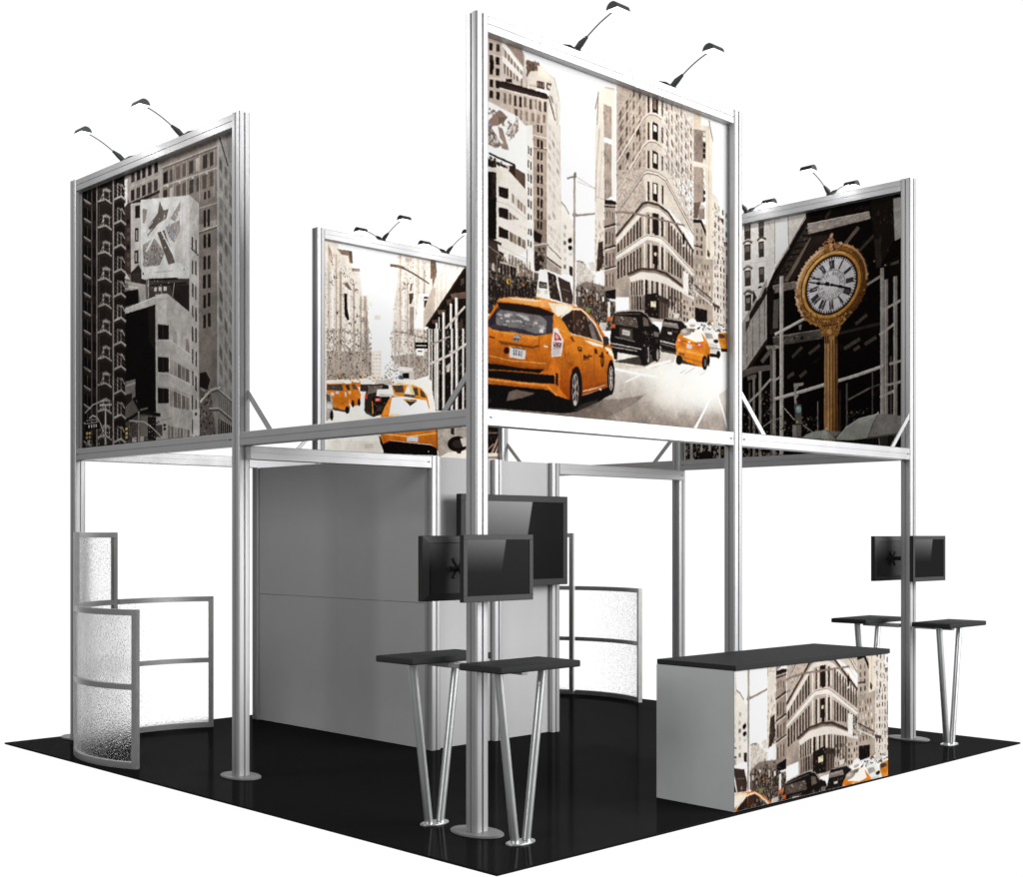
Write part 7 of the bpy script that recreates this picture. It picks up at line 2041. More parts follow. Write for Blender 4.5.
P|c9a27c|100|1317 340 1316 346 1314 349 1310 352 1305 353 1300 352 1296 349 1292 346 1289 341 1288 336 1289 331 1292 327 1296 324 1300 323 1305 324 1310 327 1314 330 1316 336
P|c9a27c|100|1340 323 1339 329 1337 332 1334 335 1329 336 1324 335 1320 332 1316 329 1313 324 1312 319 1313 314 1316 310 1320 307 1324 306 1329 307 1334 310 1337 313 1339 319
P|c9a27c|100|1368 322 1367 327 1365 331 1361 334 1357 335 1352 334 1347 331 1343 328 1341 322 1339 318 1341 313 1343 309 1347 306 1352 305 1357 306 1361 309 1365 313 1367 317
P|c9a27c|100|1394 310 1393 314 1391 319 1386 321 1382 322 1377 321 1372 319 1369 315 1367 310 1366 305 1367 300 1369 297 1372 294 1377 293 1382 294 1386 297 1391 300 1393 305
P|8a5626|100|1406 323 1437 322 1466 325 1495 331 1522 341 1549 354 1573 369 1596 387 1617 408 1635 431 1651 456 1664 484 1674 512 1681 541 1685 573 1687 604 1685 635 1680 667 1672 698 1662 728 1648 758 1632 786 1613 813 1592 837 1569 860 1544 880 1517 898 1489 912 1461 923 1431 932 1400 938 1370 939 1340 938 1311 932 1282 924 1255 913 1229 898 1205 880 1183 859 1164 836 1147 810 1133 783 1122 753 1114 722 1110 690 1108 658 1110 625 1115 592 1124 560 1135 528 1150 498 1167 469 1187 442 1209 417 1234 394 1260 375 1288 358 1316 345 1346 334 1376 327
P|c08c50|80|1147 753 1140 731 1135 708 1132 685 1131 661 1132 637 1134 613 1138 589 1145 565 1153 542 1163 519 1175 498 1188 477 1203 458 1219 439 1236 422 1255 406 1274 393 1294 380 1315 370 1336 362 1329 330 1305 340 1282 352 1259 365 1237 380 1217 398 1197 417 1180 437 1163 459 1148 483 1135 507 1124 532 1115 557 1108 584 1103 611 1100 638 1099 664 1100 691 1103 717 1109 743 1116 768
P|d9b894|85|1115 739 1110 714 1107 688 1105 663 1106 636 1110 610 1115 583 1122 557 1131 533 1142 508 1155 484 1169 462 1185 441 1203 420 1222 402 1242 386 1263 370 1285 357 1308 346 1331 337 1355 329 1353 313 1328 321 1303 330 1279 343 1255 356 1233 372 1212 390 1192 410 1174 430 1157 452 1142 476 1128 501 1116 527 1106 554 1099 581 1094 608 1091 637 1090 664 1091 691 1094 719 1100 744
P|5a3614|70|1629 472 1639 494 1648 518 1655 542 1659 568 1662 594 1661 621 1658 646 1653 673 1646 699 1637 724 1625 749 1611 772 1596 794 1578 815 1559 834 1539 851 1517 867 1494 881 1470 891 1447 900 1451 931 1479 922 1505 909 1531 894 1554 877 1578 858 1599 836 1618 813 1635 788 1650 762 1663 735 1674 707 1682 678 1687 648 1690 619 1690 589 1689 561 1684 533 1676 505 1667 479 1654 453
P|3f240c|60|1575 400 1588 411 1601 425 1612 438 1623 453 1633 469 1641 485 1648 503 1654 521 1658 539 1662 557 1665 576 1666 596 1666 615 1664 635 1662 654 1657 673 1653 693 1646 711 1639 730 1629 748 1644 756 1653 736 1662 717 1668 697 1674 677 1678 655 1681 635 1682 614 1682 594 1681 573 1679 553 1675 533 1670 514 1663 494 1656 476 1647 459 1637 442 1626 427 1614 411 1601 397 1587 385
P|c79a6a|80|1506 330 1523 337 1540 344 1556 353 1572 362 1587 373 1601 386 1615 398 1626 412 1638 427 1648 443 1657 459 1666 476 1673 494 1679 512 1684 532 1687 550 1690 570 1690 589 1690 610 1690 630 1702 630 1704 609 1704 588 1702 567 1699 547 1696 527 1690 508 1685 488 1677 469 1669 451 1659 435 1648 419 1636 402 1624 388 1610 374 1595 362 1579 350 1564 340 1546 331 1529 323 1510 317
N|d8ae7a 6a4018 b07a3c 4a2c12 e0c09a|150|4|10|100|1351 934 1302 925 1257 908 1216 882 1180 849 1151 808 1129 761 1116 711 1112 657 1118 604 1131 550 1153 500 1184 453 1220 413 1262 379 1308 354 1357 336 1384 363 1339 375 1297 394 1258 420 1223 454 1194 492 1171 536 1154 582 1146 630 1145 679 1152 725 1168 768 1190 807 1219 841 1254 867 1292 887 1335 898
N|8a5a28 3a220c b07a3c|110|4|10|100|1406 323 1456 324 1504 335 1549 354 1589 381 1623 415 1651 456 1671 502 1683 551 1687 604 1682 656 1669 708 1648 758 1620 804 1585 845 1544 880 1499 907 1451 927 1400 938 1378 904 1423 898 1467 886 1508 865 1547 837 1581 803 1609 765 1631 722 1646 677 1654 630 1654 583 1648 538 1633 495 1611 457 1584 423 1551 396 1513 375 1472 362 1428 357
P|3a220c|100|1406 354 1433 353 1460 355 1486 361 1511 370 1535 380 1557 394 1578 411 1596 429 1613 451 1627 473 1639 498 1648 524 1654 550 1658 578 1659 606 1657 635 1653 663 1646 691 1637 719 1625 745 1610 771 1593 795 1574 817 1553 837 1531 856 1507 871 1481 884 1455 895 1428 902 1400 907 1373 908 1346 907 1320 903 1294 895 1269 884 1246 871 1225 855 1205 836 1188 816 1172 793 1160 768 1150 741 1143 713 1138 685 1138 655 1139 625 1144 596 1152 566 1162 539 1175 511 1190 485 1208 460 1228 438 1250 419 1274 401 1299 386 1325 373 1352 363 1379 357
P|c2853a|100|1406 359 1433 359 1459 362 1484 367 1508 375 1532 386 1554 399 1574 415 1592 434 1608 454 1622 476 1634 500 1643 525 1649 552 1653 579 1654 606 1653 635 1648 663 1641 690 1632 717 1620 743 1606 768 1589 792 1570 813 1550 833 1528 850 1504 866 1480 879 1454 890 1428 897 1401 901 1374 903 1348 901 1321 897 1297 890 1273 879 1250 866 1228 850 1209 832 1192 811 1177 789 1165 765 1156 738 1148 711 1144 683 1143 654 1145 626 1150 597 1157 568 1167 541 1180 514 1195 488 1213 464 1232 443 1254 423 1277 405 1301 391 1326 378 1353 369 1379 362
P|e8b86a|70|1166 696 1163 666 1163 635 1167 604 1175 573 1186 542 1201 514 1218 487 1239 463 1261 441 1286 422 1312 406 1340 394 1368 385 1397 379 1426 378 1455 380 1482 386 1508 396 1533 410 1555 426 1567 411 1542 394 1516 379 1488 369 1458 362 1428 360 1397 362 1366 367 1335 376 1306 389 1278 406 1250 427 1227 451 1204 476 1185 506 1171 536 1158 568 1150 602 1145 635 1145 669 1148 702
P|d99a48|80|1628 651 1620 683 1610 713 1596 743 1578 770 1557 795 1534 817 1508 837 1480 853 1451 866 1421 874 1391 878 1361 877 1331 874 1302 865 1275 852 1250 835 1228 815 1209 792 1193 766 1180 736 1164 744 1177 776 1194 804 1215 829 1239 851 1265 869 1295 882 1325 891 1358 897 1390 897 1423 892 1455 883 1486 870 1516 853 1543 832 1568 808 1591 781 1610 751 1625 720 1637 687 1645 653
P|9a5f22|60|1525 399 1547 413 1568 430 1586 449 1601 470 1615 494 1625 519 1634 546 1639 573 1640 601 1639 630 1635 658 1628 687 1619 714 1606 741 1591 766 1573 790 1554 811 1531 831 1508 848 1483 861 1488 875 1514 860 1539 842 1562 822 1583 799 1601 774 1618 747 1631 720 1641 690 1648 660 1653 630 1654 599 1652 570 1647 541 1639 513 1627 486 1613 461 1596 439 1578 419 1555 401 1532 386
P|4a2c12|100|1405 387 1429 386 1453 389 1476 394 1498 401 1519 411 1539 423 1557 437 1573 453 1587 472 1600 492 1611 513 1619 536 1625 560 1628 584 1629 609 1627 634 1624 659 1617 684 1609 708 1598 732 1585 754 1570 775 1554 794 1535 812 1515 828 1494 842 1471 854 1449 863 1425 869 1401 874 1377 874 1353 874 1330 869 1307 863 1286 853 1265 841 1246 827 1230 811 1214 793 1201 772 1190 751 1181 728 1175 703 1171 678 1171 652 1172 626 1176 600 1183 574 1192 549 1204 525 1217 503 1232 482 1250 462 1269 444 1290 428 1311 415 1335 404 1358 396 1381 390
P|17100e|100|1405 397 1428 397 1451 399 1473 403 1494 411 1514 420 1533 432 1550 445 1566 461 1580 479 1592 498 1601 518 1610 540 1615 563 1618 586 1619 610 1618 634 1614 658 1608 681 1600 705 1590 728 1578 749 1563 768 1547 787 1529 805 1510 820 1490 833 1469 844 1447 853 1424 859 1401 863 1378 864 1356 863 1333 859 1311 852 1291 843 1272 833 1254 819 1237 803 1222 785 1210 766 1199 745 1191 723 1185 700 1182 676 1180 651 1182 626 1186 601 1193 577 1201 553 1212 530 1225 508 1240 488 1257 469 1275 452 1295 437 1316 425 1338 414 1360 406 1382 401
P|d2ced0|100|1405 406 1428 405 1449 407 1470 411 1491 419 1510 427 1528 438 1545 451 1560 467 1573 484 1585 502 1595 522 1602 543 1608 565 1611 588 1611 611 1611 634 1606 657 1601 679 1593 703 1583 724 1571 744 1558 764 1542 782 1525 799 1507 813 1487 826 1466 836 1445 845 1423 851 1401 855 1379 856 1358 855 1335 851 1315 845 1295 836 1276 825 1259 812 1243 797 1229 780 1217 761 1207 741 1199 720 1193 697 1189 674 1189 650 1190 626 1194 603 1200 579 1208 556 1219 533 1232 513 1246 493 1262 475 1279 459 1298 444 1319 432 1339 422 1362 414 1383 409
L|4a4448|16|1405 419 1405 407
L|4a4448|9|1426 419 1428 406
L|4a4448|9|1447 421 1449 408
L|4a4448|9|1466 425 1470 412
L|4a4448|10|1485 431 1490 419
L|4a4448|16|1503 440 1509 428
L|4a4448|9|1521 451 1527 440
L|4a4448|9|1536 463 1545 452
L|4a4448|9|1550 477 1559 467
L|4a4448|9|1563 493 1573 484
L|4a4448|16|1574 510 1584 503
L|4a4448|9|1583 529 1594 523
L|4a4448|9|1590 549 1601 543
L|4a4448|9|1595 569 1606 565
L|4a4448|9|1598 590 1610 588
L|4a4448|16|1599 612 1611 611
L|4a4448|9|1597 633 1610 634
L|4a4448|9|1594 655 1606 657
L|4a4448|9|1589 677 1600 679
L|4a4448|9|1582 698 1592 702
L|4a4448|18|1572 718 1582 723
L|4a4448|9|1561 737 1570 744
L|4a4448|9|1548 756 1557 763
L|4a4448|9|1533 773 1541 781
L|4a4448|9|1517 788 1524 798
L|4a4448|16|1500 802 1506 812
L|4a4448|9|1482 814 1487 825
L|4a4448|9|1462 824 1466 835
L|4a4448|9|1442 832 1445 844
L|4a4448|9|1422 837 1423 850
L|4a4448|16|1401 841 1401 853
L|4a4448|10|1381 841 1379 855
L|4a4448|9|1360 841 1358 853
L|4a4448|9|1340 837 1336 850
L|4a4448|10|1320 831 1316 843
L|4a4448|18|1302 823 1296 835
L|4a4448|9|1284 813 1277 825
L|4a4448|9|1268 801 1260 811
L|4a4448|10|1253 786 1244 796
L|4a4448|10|1240 770 1230 779
L|4a4448|16|1228 753 1218 760
L|4a4448|10|1219 734 1208 741
L|4a4448|9|1212 714 1199 720
L|4a4448|10|1206 693 1194 697
L|4a4448|9|1203 671 1190 674
L|4a4448|16|1202 649 1189 650
L|4a4448|9|1204 627 1191 626
L|4a4448|9|1207 605 1195 603
L|4a4448|9|1213 582 1201 579
L|4a4448|9|1221 561 1209 557
L|4a4448|18|1231 540 1220 534
L|4a4448|9|1242 520 1232 514
L|4a4448|10|1255 501 1246 494
L|4a4448|10|1271 484 1263 476
L|4a4448|9|1288 469 1280 459
L|4a4448|16|1305 456 1299 445
L|4a4448|9|1324 444 1319 433
L|4a4448|9|1344 435 1340 423
L|4a4448|9|1364 427 1362 415
L|4a4448|10|1385 422 1383 410
L|3a3437|14|1386 433 1400 502
L|4a4447|7|1401 430 1385 506
L|3a3437|14|1409 497 1410 430
L|3a3437|14|1422 497 1422 429
L|3a3437|13|1466 510 1498 449
L|3a3437|13|1508 549 1563 511
L|3a3437|13|1514 559 1568 521
L|3a3437|13|1526 606 1589 600
L|3a3437|13|1527 619 1589 613
L|3a3437|13|1526 631 1589 625
L|3a3437|13|1518 668 1572 696
L|3a3437|13|1513 680 1567 708
L|3a3437|13|1507 692 1561 720
L|3a3437|13|1500 703 1554 731
L|3a3437|14|1502 788 1462 735
L|4a4447|6|1489 798 1462 735
L|3a3437|14|1415 828 1408 757
L|4a4447|6|1400 831 1408 757
L|3a3437|13|1391 763 1391 831
L|3a3437|14|1325 821 1353 752
L|4a4447|6|1311 816 1353 752
L|3a3437|13|1335 749 1302 811
L|3a3437|13|1325 743 1292 805
L|3a3437|14|1252 768 1308 720
L|4a4447|6|1242 756 1308 720
L|3a3437|13|1294 708 1238 748
L|3a3437|13|1288 697 1232 737
L|3a3437|13|1284 686 1227 726
L|3a3437|13|1278 654 1213 660
L|3a3437|14|1213 650 1283 627
L|4a4447|6|1213 633 1282 644
L|3a3437|14|1235 552 1303 568
L|4a4447|6|1243 537 1295 583
L|3a3437|14|1298 474 1345 524
L|4a4447|7|1311 463 1332 533
L|3a3437|13|1352 515 1320 459
P|5a5458|100|1405 508 1417 508 1428 508 1440 511 1451 515 1461 519 1471 525 1481 533 1489 541 1497 550 1503 560 1508 571 1512 582 1515 595 1517 606 1517 620 1517 632 1515 645 1512 657 1508 670 1502 681 1495 693 1488 703 1480 713 1470 722 1460 730 1449 737 1437 743 1426 747 1414 751 1402 752 1391 752 1378 752 1367 750 1355 746 1344 742 1335 736 1325 728 1316 720 1309 711 1302 701 1297 690 1292 679 1290 666 1288 654 1288 641 1288 628 1290 615 1293 603 1298 590 1303 578 1311 566 1318 556 1327 546 1336 537 1347 529 1358 523 1369 517 1381 513 1392 509
P|d6d2d3|100|1405 513 1416 512 1428 513 1438 516 1449 519 1460 524 1469 530 1478 536 1486 544 1493 553 1499 563 1504 573 1508 584 1511 596 1512 607 1513 620 1512 632 1511 645 1508 656 1503 668 1498 679 1492 690 1484 701 1476 710 1467 719 1457 727 1447 733 1437 738 1425 743 1414 746 1402 748 1391 748 1379 747 1368 745 1358 742 1347 737 1337 732 1328 725 1320 717 1312 708 1306 698 1301 687 1297 677 1294 665 1292 653 1292 640 1292 628 1294 615 1297 604 1302 591 1307 580 1314 569 1321 559 1330 549 1339 541 1349 533 1359 526 1370 521 1381 517 1393 515
L|7d777a|5|1331 649 1301 657
L|7d777a|5|1301 657 1300 636
L|7d777a|5|1316 653 1316 640
L|7d777a|5|1333 619 1302 614
L|7d777a|5|1338 604 1310 593
L|7d777a|5|1310 593 1320 573
L|7d777a|5|1324 598 1330 587
L|7d777a|5|1355 578 1335 556
L|7d777a|5|1327 564 1342 549
L|7d777a|5|1367 568 1351 541
L|7d777a|5|1380 560 1369 531
L|7d777a|5|1358 555 1374 545
L|7d777a|5|1408 553 1419 521
L|7d777a|5|1419 521 1422 554
L|7d777a|5|1412 540 1422 541
L|7d777a|5|1439 524 1435 558
L|7d777a|5|1435 558 1457 532
L|7d777a|5|1447 565 1465 537
L|7d777a|5|1465 537 1480 550
L|7d777a|5|1456 551 1466 560
L|7d777a|5|1447 565 1457 574
L|7d777a|5|1462 580 1487 558
L|7d777a|5|1487 558 1469 592
L|7d777a|5|1469 592 1497 575
L|7d777a|5|1500 586 1471 598
L|7d777a|5|1471 598 1475 613
L|7d777a|5|1475 613 1505 606
L|7d777a|5|1475 621 1506 616
L|7d777a|5|1506 616 1504 638
L|7d777a|5|1490 619 1489 633
L|7d777a|5|1475 621 1475 636
L|7d777a|5|1309 686 1337 669
L|7d777a|5|1337 669 1341 682
L|7d777a|5|1341 682 1332 689
L|7d777a|5|1323 677 1332 692
L|7d777a|5|1332 692 1319 703
L|7d777a|5|1319 703 1309 686
L|7d777a|5|1349 687 1325 711
L|7d777a|5|1325 711 1340 724
L|7d777a|5|1340 724 1359 695
L|7d777a|5|1358 734 1372 703
L|7d777a|5|1385 706 1377 739
L|7d777a|5|1377 739 1397 740
L|7d777a|5|1408 739 1406 706
L|7d777a|5|1406 706 1420 710
L|7d777a|5|1420 710 1424 728
L|7d777a|5|1424 728 1408 739
L|7d777a|5|1447 724 1434 696
L|7d777a|5|1464 711 1446 687
L|7d777a|5|1446 687 1479 695
L|7d777a|5|1479 695 1456 676
L|7d777a|5|1472 658 1465 663
L|7d777a|5|1465 663 1471 677
L|7d777a|5|1471 677 1488 683
L|7d777a|5|1488 683 1493 666
L|7d777a|5|1493 666 1484 663
L|7d777a|5|1484 663 1480 669
L|1a1416|10|1404 630 1214 582
L|1a1416|15|1404 630 1564 684
L|1a1416|23|1464 650 1488 659
L|1a1416|19|1370 622 1349 616
L|1a1416|24|1299 604 1278 598
P|1a1416|100|1404 617 1405 617 1406 617 1407 618 1409 618 1409 619 1410 619 1411 620 1413 621 1414 622 1414 622 1414 624 1415 625 1415 626 1415 628 1415 629 1415 630 1415 631 1414 633 1414 634 1414 636 1413 637 1412 638 1411 638 1410 639 1409 640 1408 641 1407 642 1406 642 1405 643 1403 643 1402 643 1400 643 1400 643 1399 642 1397 642 1396 641 1395 640 1395 639 1394 638 1393 638 1392 637 1392 635 1391 634 1391 632 1391 631 1391 630 1391 629 1392 627 1392 626 1393 625 1394 623 1395 622 1395 622 1396 621 1397 620 1399 619 1400 618 1401 618 1402 617
L|1a1416|29|1354 614 1379 622
P|8a5a38|100|1419 263 1419 272 1414 280 1409 284 1402 286 1394 285 1387 280 1381 273 1377 264 1377 256 1377 247 1381 240 1387 234 1394 232 1402 234 1409 238 1414 245 1419 254
P|b08a70|100|1392 212 1414 206 1419 227 1404 245 1385 241
P|c08850|100|1422 320 1420 329 1416 338 1409 344 1402 346 1394 345 1386 340 1380 332 1376 322 1374 312 1376 301 1380 293 1386 287 1394 285 1402 286 1409 291 1416 299 1420 309
P|e0a868|100|1407 312 1406 317 1404 321 1401 323 1398 324 1394 324 1391 321 1387 318 1386 313 1385 308 1386 304 1387 299 1391 297 1394 296 1398 297 1401 298 1404 302 1406 307
P|a06a3c|100|1378 317 1377 325 1373 330 1367 335 1358 336 1350 335 1343 330 1336 325 1332 317 1330 309 1332 302 1336 296 1343 291 1350 290 1358 292 1367 296 1373 302 1377 309
P|a06a3c|100|1467 317 1465 324 1461 330 1455 335 1447 336 1439 335 1432 330 1425 324 1421 317 1419 309 1421 302 1425 296 1432 291 1439 290 1447 292 1455 296 1461 302 1465 309
P|b88868|100|1333 325 1331 330 1328 335 1322 337 1315 338 1307 337 1300 334 1294 329 1290 323 1289 318 1290 312 1294 308 1300 305 1307 305 1315 305 1322 309 1328 313 1331 319
P|caa688|100|1498 307 1497 311 1494 314 1488 316 1482 316 1475 315 1469 313 1464 309 1461 305 1459 301 1461 297 1464 294 1469 292 1475 291 1482 292 1488 295 1494 298 1497 303
N|e0b890 6a4018 b07a3c 3a220c d8a070|100|5|15|100|1311 301 1366 248 1441 267 1484 330 1441 363 1333 355
P|b8845a|100|1123 644 1121 651 1118 658 1112 663 1105 664 1099 663 1092 659 1087 654 1083 646 1082 638 1083 630 1087 623 1092 620 1099 618 1105 619 1112 622 1118 629 1121 636
P|8a5a38|100|1127 686 1126 692 1123 696 1118 699 1112 700 1105 700 1100 696 1095 692 1092 687 1091 681 1092 675 1095 671 1100 668 1105 667 1112 668 1118 671 1123 675 1126 680
P|c9a888|100|1717 589 1716 592 1714 595 1712 596 1709 597 1704 596 1701 594 1699 592 1697 589 1696 587 1697 584 1699 581 1701 581 1704 580 1709 581 1712 582 1714 584 1716 587
P|9a6a3c|100|1688 711 1687 713 1685 715 1684 717 1681 717 1678 717 1676 716 1673 713 1671 711 1671 708 1671 705 1673 703 1676 702 1678 701 1681 702 1684 703 1685 705 1687 708
P|a8723a|100|1578 876 1577 880 1574 883 1570 885 1566 886 1561 886 1557 883 1553 881 1550 876 1550 873 1550 868 1553 865 1557 863 1561 862 1566 863 1570 865 1574 867 1577 872
P|8a5626|100|1201 836 1289 884 1398 903 1505 902 1473 948 1322 950 1256 900
N|d8a868 5a3814 a06a30 3a220c c08a48|150|5|16|100|1179 808 1398 888 1558 868 1494 951 1311 980 1223 897
P|15100e|80|1427 1895 1706 1898 1975 1874 1988 2030 1427 2003
P|9b9b93|100|1438 1898 1470 1850 1526 1800 1610 1748 1706 1719 1791 1711 1747 1794 1706 1898 1568 1906
P|7c7772|100|1791 1711 1882 1718 1988 1739 1988 1875 1842 1879 1706 1898 1747 1794
P|b3b3aa|50|1526 1807 1610 1752 1788 1714 1693 1764
L|5a5650|8|1791 1711 1747 1794 1706 1898
L|c2c0b8|8|1441 1896 1526 1800 1638 1736 1791 1709
L|4a4642|13|1706 1898 1981 1874
P|b5aea7|100|1800 1703 1800 1707 1798 1711 1796 1713 1793 1714 1791 1714 1788 1712 1786 1710 1784 1706 1784 1702 1784 1698 1786 1695 1788 1692 1791 1691 1793 1691 1796 1693 1798 1695 1800 1699
L|8a8580|8|1799 1903 1804 1969
P|a5a69c|100|1138 1862 1180 1837 1254 1814 1358 1809 1413 1840 1447 1898
P|7b7872|100|1384 1817 1486 1831 1470 1843 1444 1869
P|8c8d84|100|1358 1809 1413 1840 1447 1898 1384 1892
P|c2bdb5|100|1365 1801 1365 1806 1363 1809 1362 1812 1359 1813 1357 1813 1354 1811 1353 1809 1351 1805 1351 1801 1351 1797 1353 1793 1354 1791 1357 1789 1359 1789 1362 1791 1363 1793 1365 1798
L|5a5650|7|1358 1809 1405 1846 1447 1896
'''
COUNTER_CROP = (0.2737, 0.274, 0.998, 0.6622)

# ------------------------------------------------------------------ drawing the printed pictures
# coordinates are 1/2000 of the picture's width and height, from its upper left corner
def hexc(h): return np.array([int(h[i:i + 2], 16) / 255 for i in (0, 2, 4)], np.float32)
class Canvas:
    def __init__(s, w, h, ss=2, seed=1):
        s.w, s.h, s.ss = w * ss, h * ss, ss
        s.a = np.ones((s.h, s.w, 3), np.float32)
        s.rng = np.random.default_rng(seed)
        s.grain = s.rng.normal(0, 1, (s.h, s.w)).astype(np.float32)
    def mask(s, xy):
        xy = np.asarray(xy, np.float64)
        x0, y0 = np.floor(xy.min(0)).astype(int); x1, y1 = np.ceil(xy.max(0)).astype(int) + 1
        X0, Y0, X1, Y1 = max(x0, 0), max(y0, 0), min(x1, s.w), min(y1, s.h)
        if X1 <= X0 or Y1 <= Y0: return None
        tog = np.zeros((Y1 - Y0, X1 - X0 + 1), np.int32)
        n = len(xy)
        for i in range(n):
            (ax, ay), (bx, by) = xy[i], xy[(i + 1) % n]
            if ay == by: continue
            if ay > by: ax, ay, bx, by = bx, by, ax, ay
            r0, r1 = max(math.ceil(ay - .5), Y0), min(math.ceil(by - .5), Y1)
            if r1 <= r0: continue
            rows = np.arange(r0, r1)
            xs = np.ceil(ax + (rows + .5 - ay) * (bx - ax) / (by - ay) - .5)
            xs = np.clip(xs, X0, X1).astype(int) - X0
            tog[rows - Y0, xs] += 1
        m = (np.cumsum(tog, 1)[:, :-1] & 1).astype(bool)
        return (slice(Y0, Y1), slice(X0, X1)), m
    def fill(s, xy, c, al=1.0):
        r = s.mask(xy)
        if r is None: return
        sl, m = r
        v = s.a[sl]; v[m] = v[m] * (1 - al) + c * al
    def sc(s, f):
        v = np.array(f, np.float64).reshape(-1, 2) / 2000
        return v * (s.w, s.h)
    def line(s, pts, w, c):
        p = s.sc(pts); hw = max(w / 2000 * s.h, 1.0) / 2
        for (a, b) in zip(p, p[1:]):
            d = b - a; L = np.hypot(*d)
            if L < 1e-6: continue
            d = d / L; nrm = np.array([-d[1], d[0]]) * hw; e = d * hw * .35
            s.fill([a - e + nrm, b + e + nrm, b + e - nrm, a - e - nrm], c)
    def run(s, text):
        R = s.rng
        for ln in text.strip().split('\n'):
            f = ln.split('|'); op = f[0]
            nums = lambda t: [float(q) for q in t.split()]
            if op == 'P': s.fill(s.sc(nums(f[3])), hexc(f[1]), int(f[2]) / 100)
            elif op == 'L': s.line(nums(f[3]), float(f[2]), hexc(f[1]))
            elif op == 'G':
                r = s.mask(s.sc(nums(f[3])))
                if r is None: continue
                sl, m = r; p, q = s.sc(nums(f[4])); d = q - p
                yy, xx = np.mgrid[sl]
                t = np.clip(((xx - p[0]) * d[0] + (yy - p[1]) * d[1]) / (d @ d), 0, 1)[..., None].astype(np.float32)
                col = hexc(f[1]) * (1 - t) + hexc(f[2]) * t
                v = s.a[sl]; v[m] = col[m]
            elif op == 'W':
                cs = [hexc(c) for c in f[1].split()]; nx, ny, fx, fy = int(f[2]), int(f[3]), int(f[4]) / 100, int(f[5]) / 100
                A, B_, C_, D = s.sc(nums(f[6]))
                at = lambda u, v: (A * (1 - u) + B_ * u) * (1 - v) + (D * (1 - u) + C_ * u) * v
                for j in range(ny):
                    for i in range(nx):
                        jx, jy = R.uniform(-.06, .06, 2); c = cs[R.integers(len(cs))] * R.uniform(.88, 1.1)
                        u0, u1 = (i + .5 - fx / 2 + jx * (fx < .9)) / nx, (i + .5 + fx / 2 + jx * (fx < .9)) / nx
                        v0, v1 = (j + .5 - fy / 2 + jy * (fy < .9)) / ny, (j + .5 + fy / 2 + jy * (fy < .9)) / ny
                        s.fill([at(u0, v0), at(u1, v0), at(u1, v1), at(u0, v1)], np.clip(c, 0, 1))
            elif op == 'N':
                cs = [hexc(c) for c in f[1].split()]; n, s0, s1, asp = int(f[2]), float(f[3]), float(f[4]), int(f[5]) / 100
                poly = s.sc(nums(f[6])); r = s.mask(poly)
                if r is None: continue
                sl, m = r; ys, xs = np.nonzero(m)
                if not len(ys): continue
                k = s.w / 2000
                for q in R.integers(0, len(ys), n):
                    x, y = xs[q] + sl[1].start, ys[q] + sl[0].start
                    z = R.uniform(s0, s1) * k * .5; ax = z * math.sqrt(asp); ay = z / math.sqrt(asp)
                    g = R.uniform(.55, 1.25, 4)
                    s.fill([(x - ax * g[0], y - ay * g[1] * .6), (x + ax * g[2] * .6, y - ay * g[3]), (x + ax * g[1], y + ay * g[0] * .7), (x - ax * .7 * g[3], y + ay * g[2])], cs[R.integers(len(cs))], .85)
            elif op == 'B':
                p, q1, q2 = s.sc(nums(f[3])); rx, ry = max(abs(q1[0] - p[0]), 1), max(abs(q2[1] - p[1]), 1)
                X0, X1, Y0, Y1 = int(max(p[0] - rx, 0)), int(min(p[0] + rx, s.w)), int(max(p[1] - ry, 0)), int(min(p[1] + ry, s.h))
                if X1 <= X0 or Y1 <= Y0: continue
                yy, xx = np.mgrid[Y0:Y1, X0:X1]
                t = np.clip(1 - ((xx - p[0]) / rx) ** 2 - ((yy - p[1]) / ry) ** 2, 0, 1) ** 1.3 * int(f[2]) / 100
                v = s.a[Y0:Y1, X0:X1]; v += (hexc(f[1]) - v) * t[..., None].astype(np.float32)
    def image(s, name, gain, sat=1.0, soft=0.55, grain=0.020):
        a = s.a
        lu = a.mean(2, keepdims=True); a = lu + (a - lu) * sat
        # photographic softness and film grain
        for ax in (0, 1):
            a = a * (1 - soft) + soft * .5 * (np.roll(a, 1, ax) + np.roll(a, -1, ax))
        # paint edges waver a little and tones drift, as in a real photograph
        yy, xx = np.mgrid[0:s.h, 0:s.w].astype(np.float32)
        def smooth(scale, amp):
            gh, gw = int(s.h / scale) + 2, int(s.w / scale) + 2
            g = s.rng.normal(0, 1, (gh, gw)).astype(np.float32)
            fy, fx = yy / scale, xx / scale
            iy, ix = fy.astype(int), fx.astype(int); fy -= iy; fx -= ix
            fy = fy * fy * (3 - 2 * fy); fx = fx * fx * (3 - 2 * fx)
            return amp * ((g[iy, ix] * (1 - fx) + g[iy, ix + 1] * fx) * (1 - fy) + (g[iy + 1, ix] * (1 - fx) + g[iy + 1, ix + 1] * fx) * fy)
        wx = np.clip(xx + smooth(8, .45) + smooth(3, .3), 0, s.w - 1).astype(int); wy = np.clip(yy + smooth(8, .45) + smooth(3, .3), 0, s.h - 1).astype(int)
        a = a[wy, wx]
        tone = smooth(46, .05) + smooth(17, .03) + smooth(6, .03) + smooth(3, .03)
        lum = a.mean(2, keepdims=True)
        a = np.clip(a * (1 + tone[..., None] * np.clip(1.35 - 1.3 * lum ** 3, .06, 1.2)), 0, 1)
        h, w, k = s.h // s.ss, s.w // s.ss, s.ss
        a = a.reshape(h, k, w, k, 3).mean((1, 3))
        g = s.grain.reshape(h, k, w, k).mean((1, 3))
        a = np.clip(a + g[..., None] * grain * 2 * np.clip(1.2 - a, .2, 1), 0, 1)
        lin = np.where(a <= .04045, a / 12.92, ((a + .055) / 1.055) ** 2.4) * gain
        lin = np.clip(lin, 0, .9)
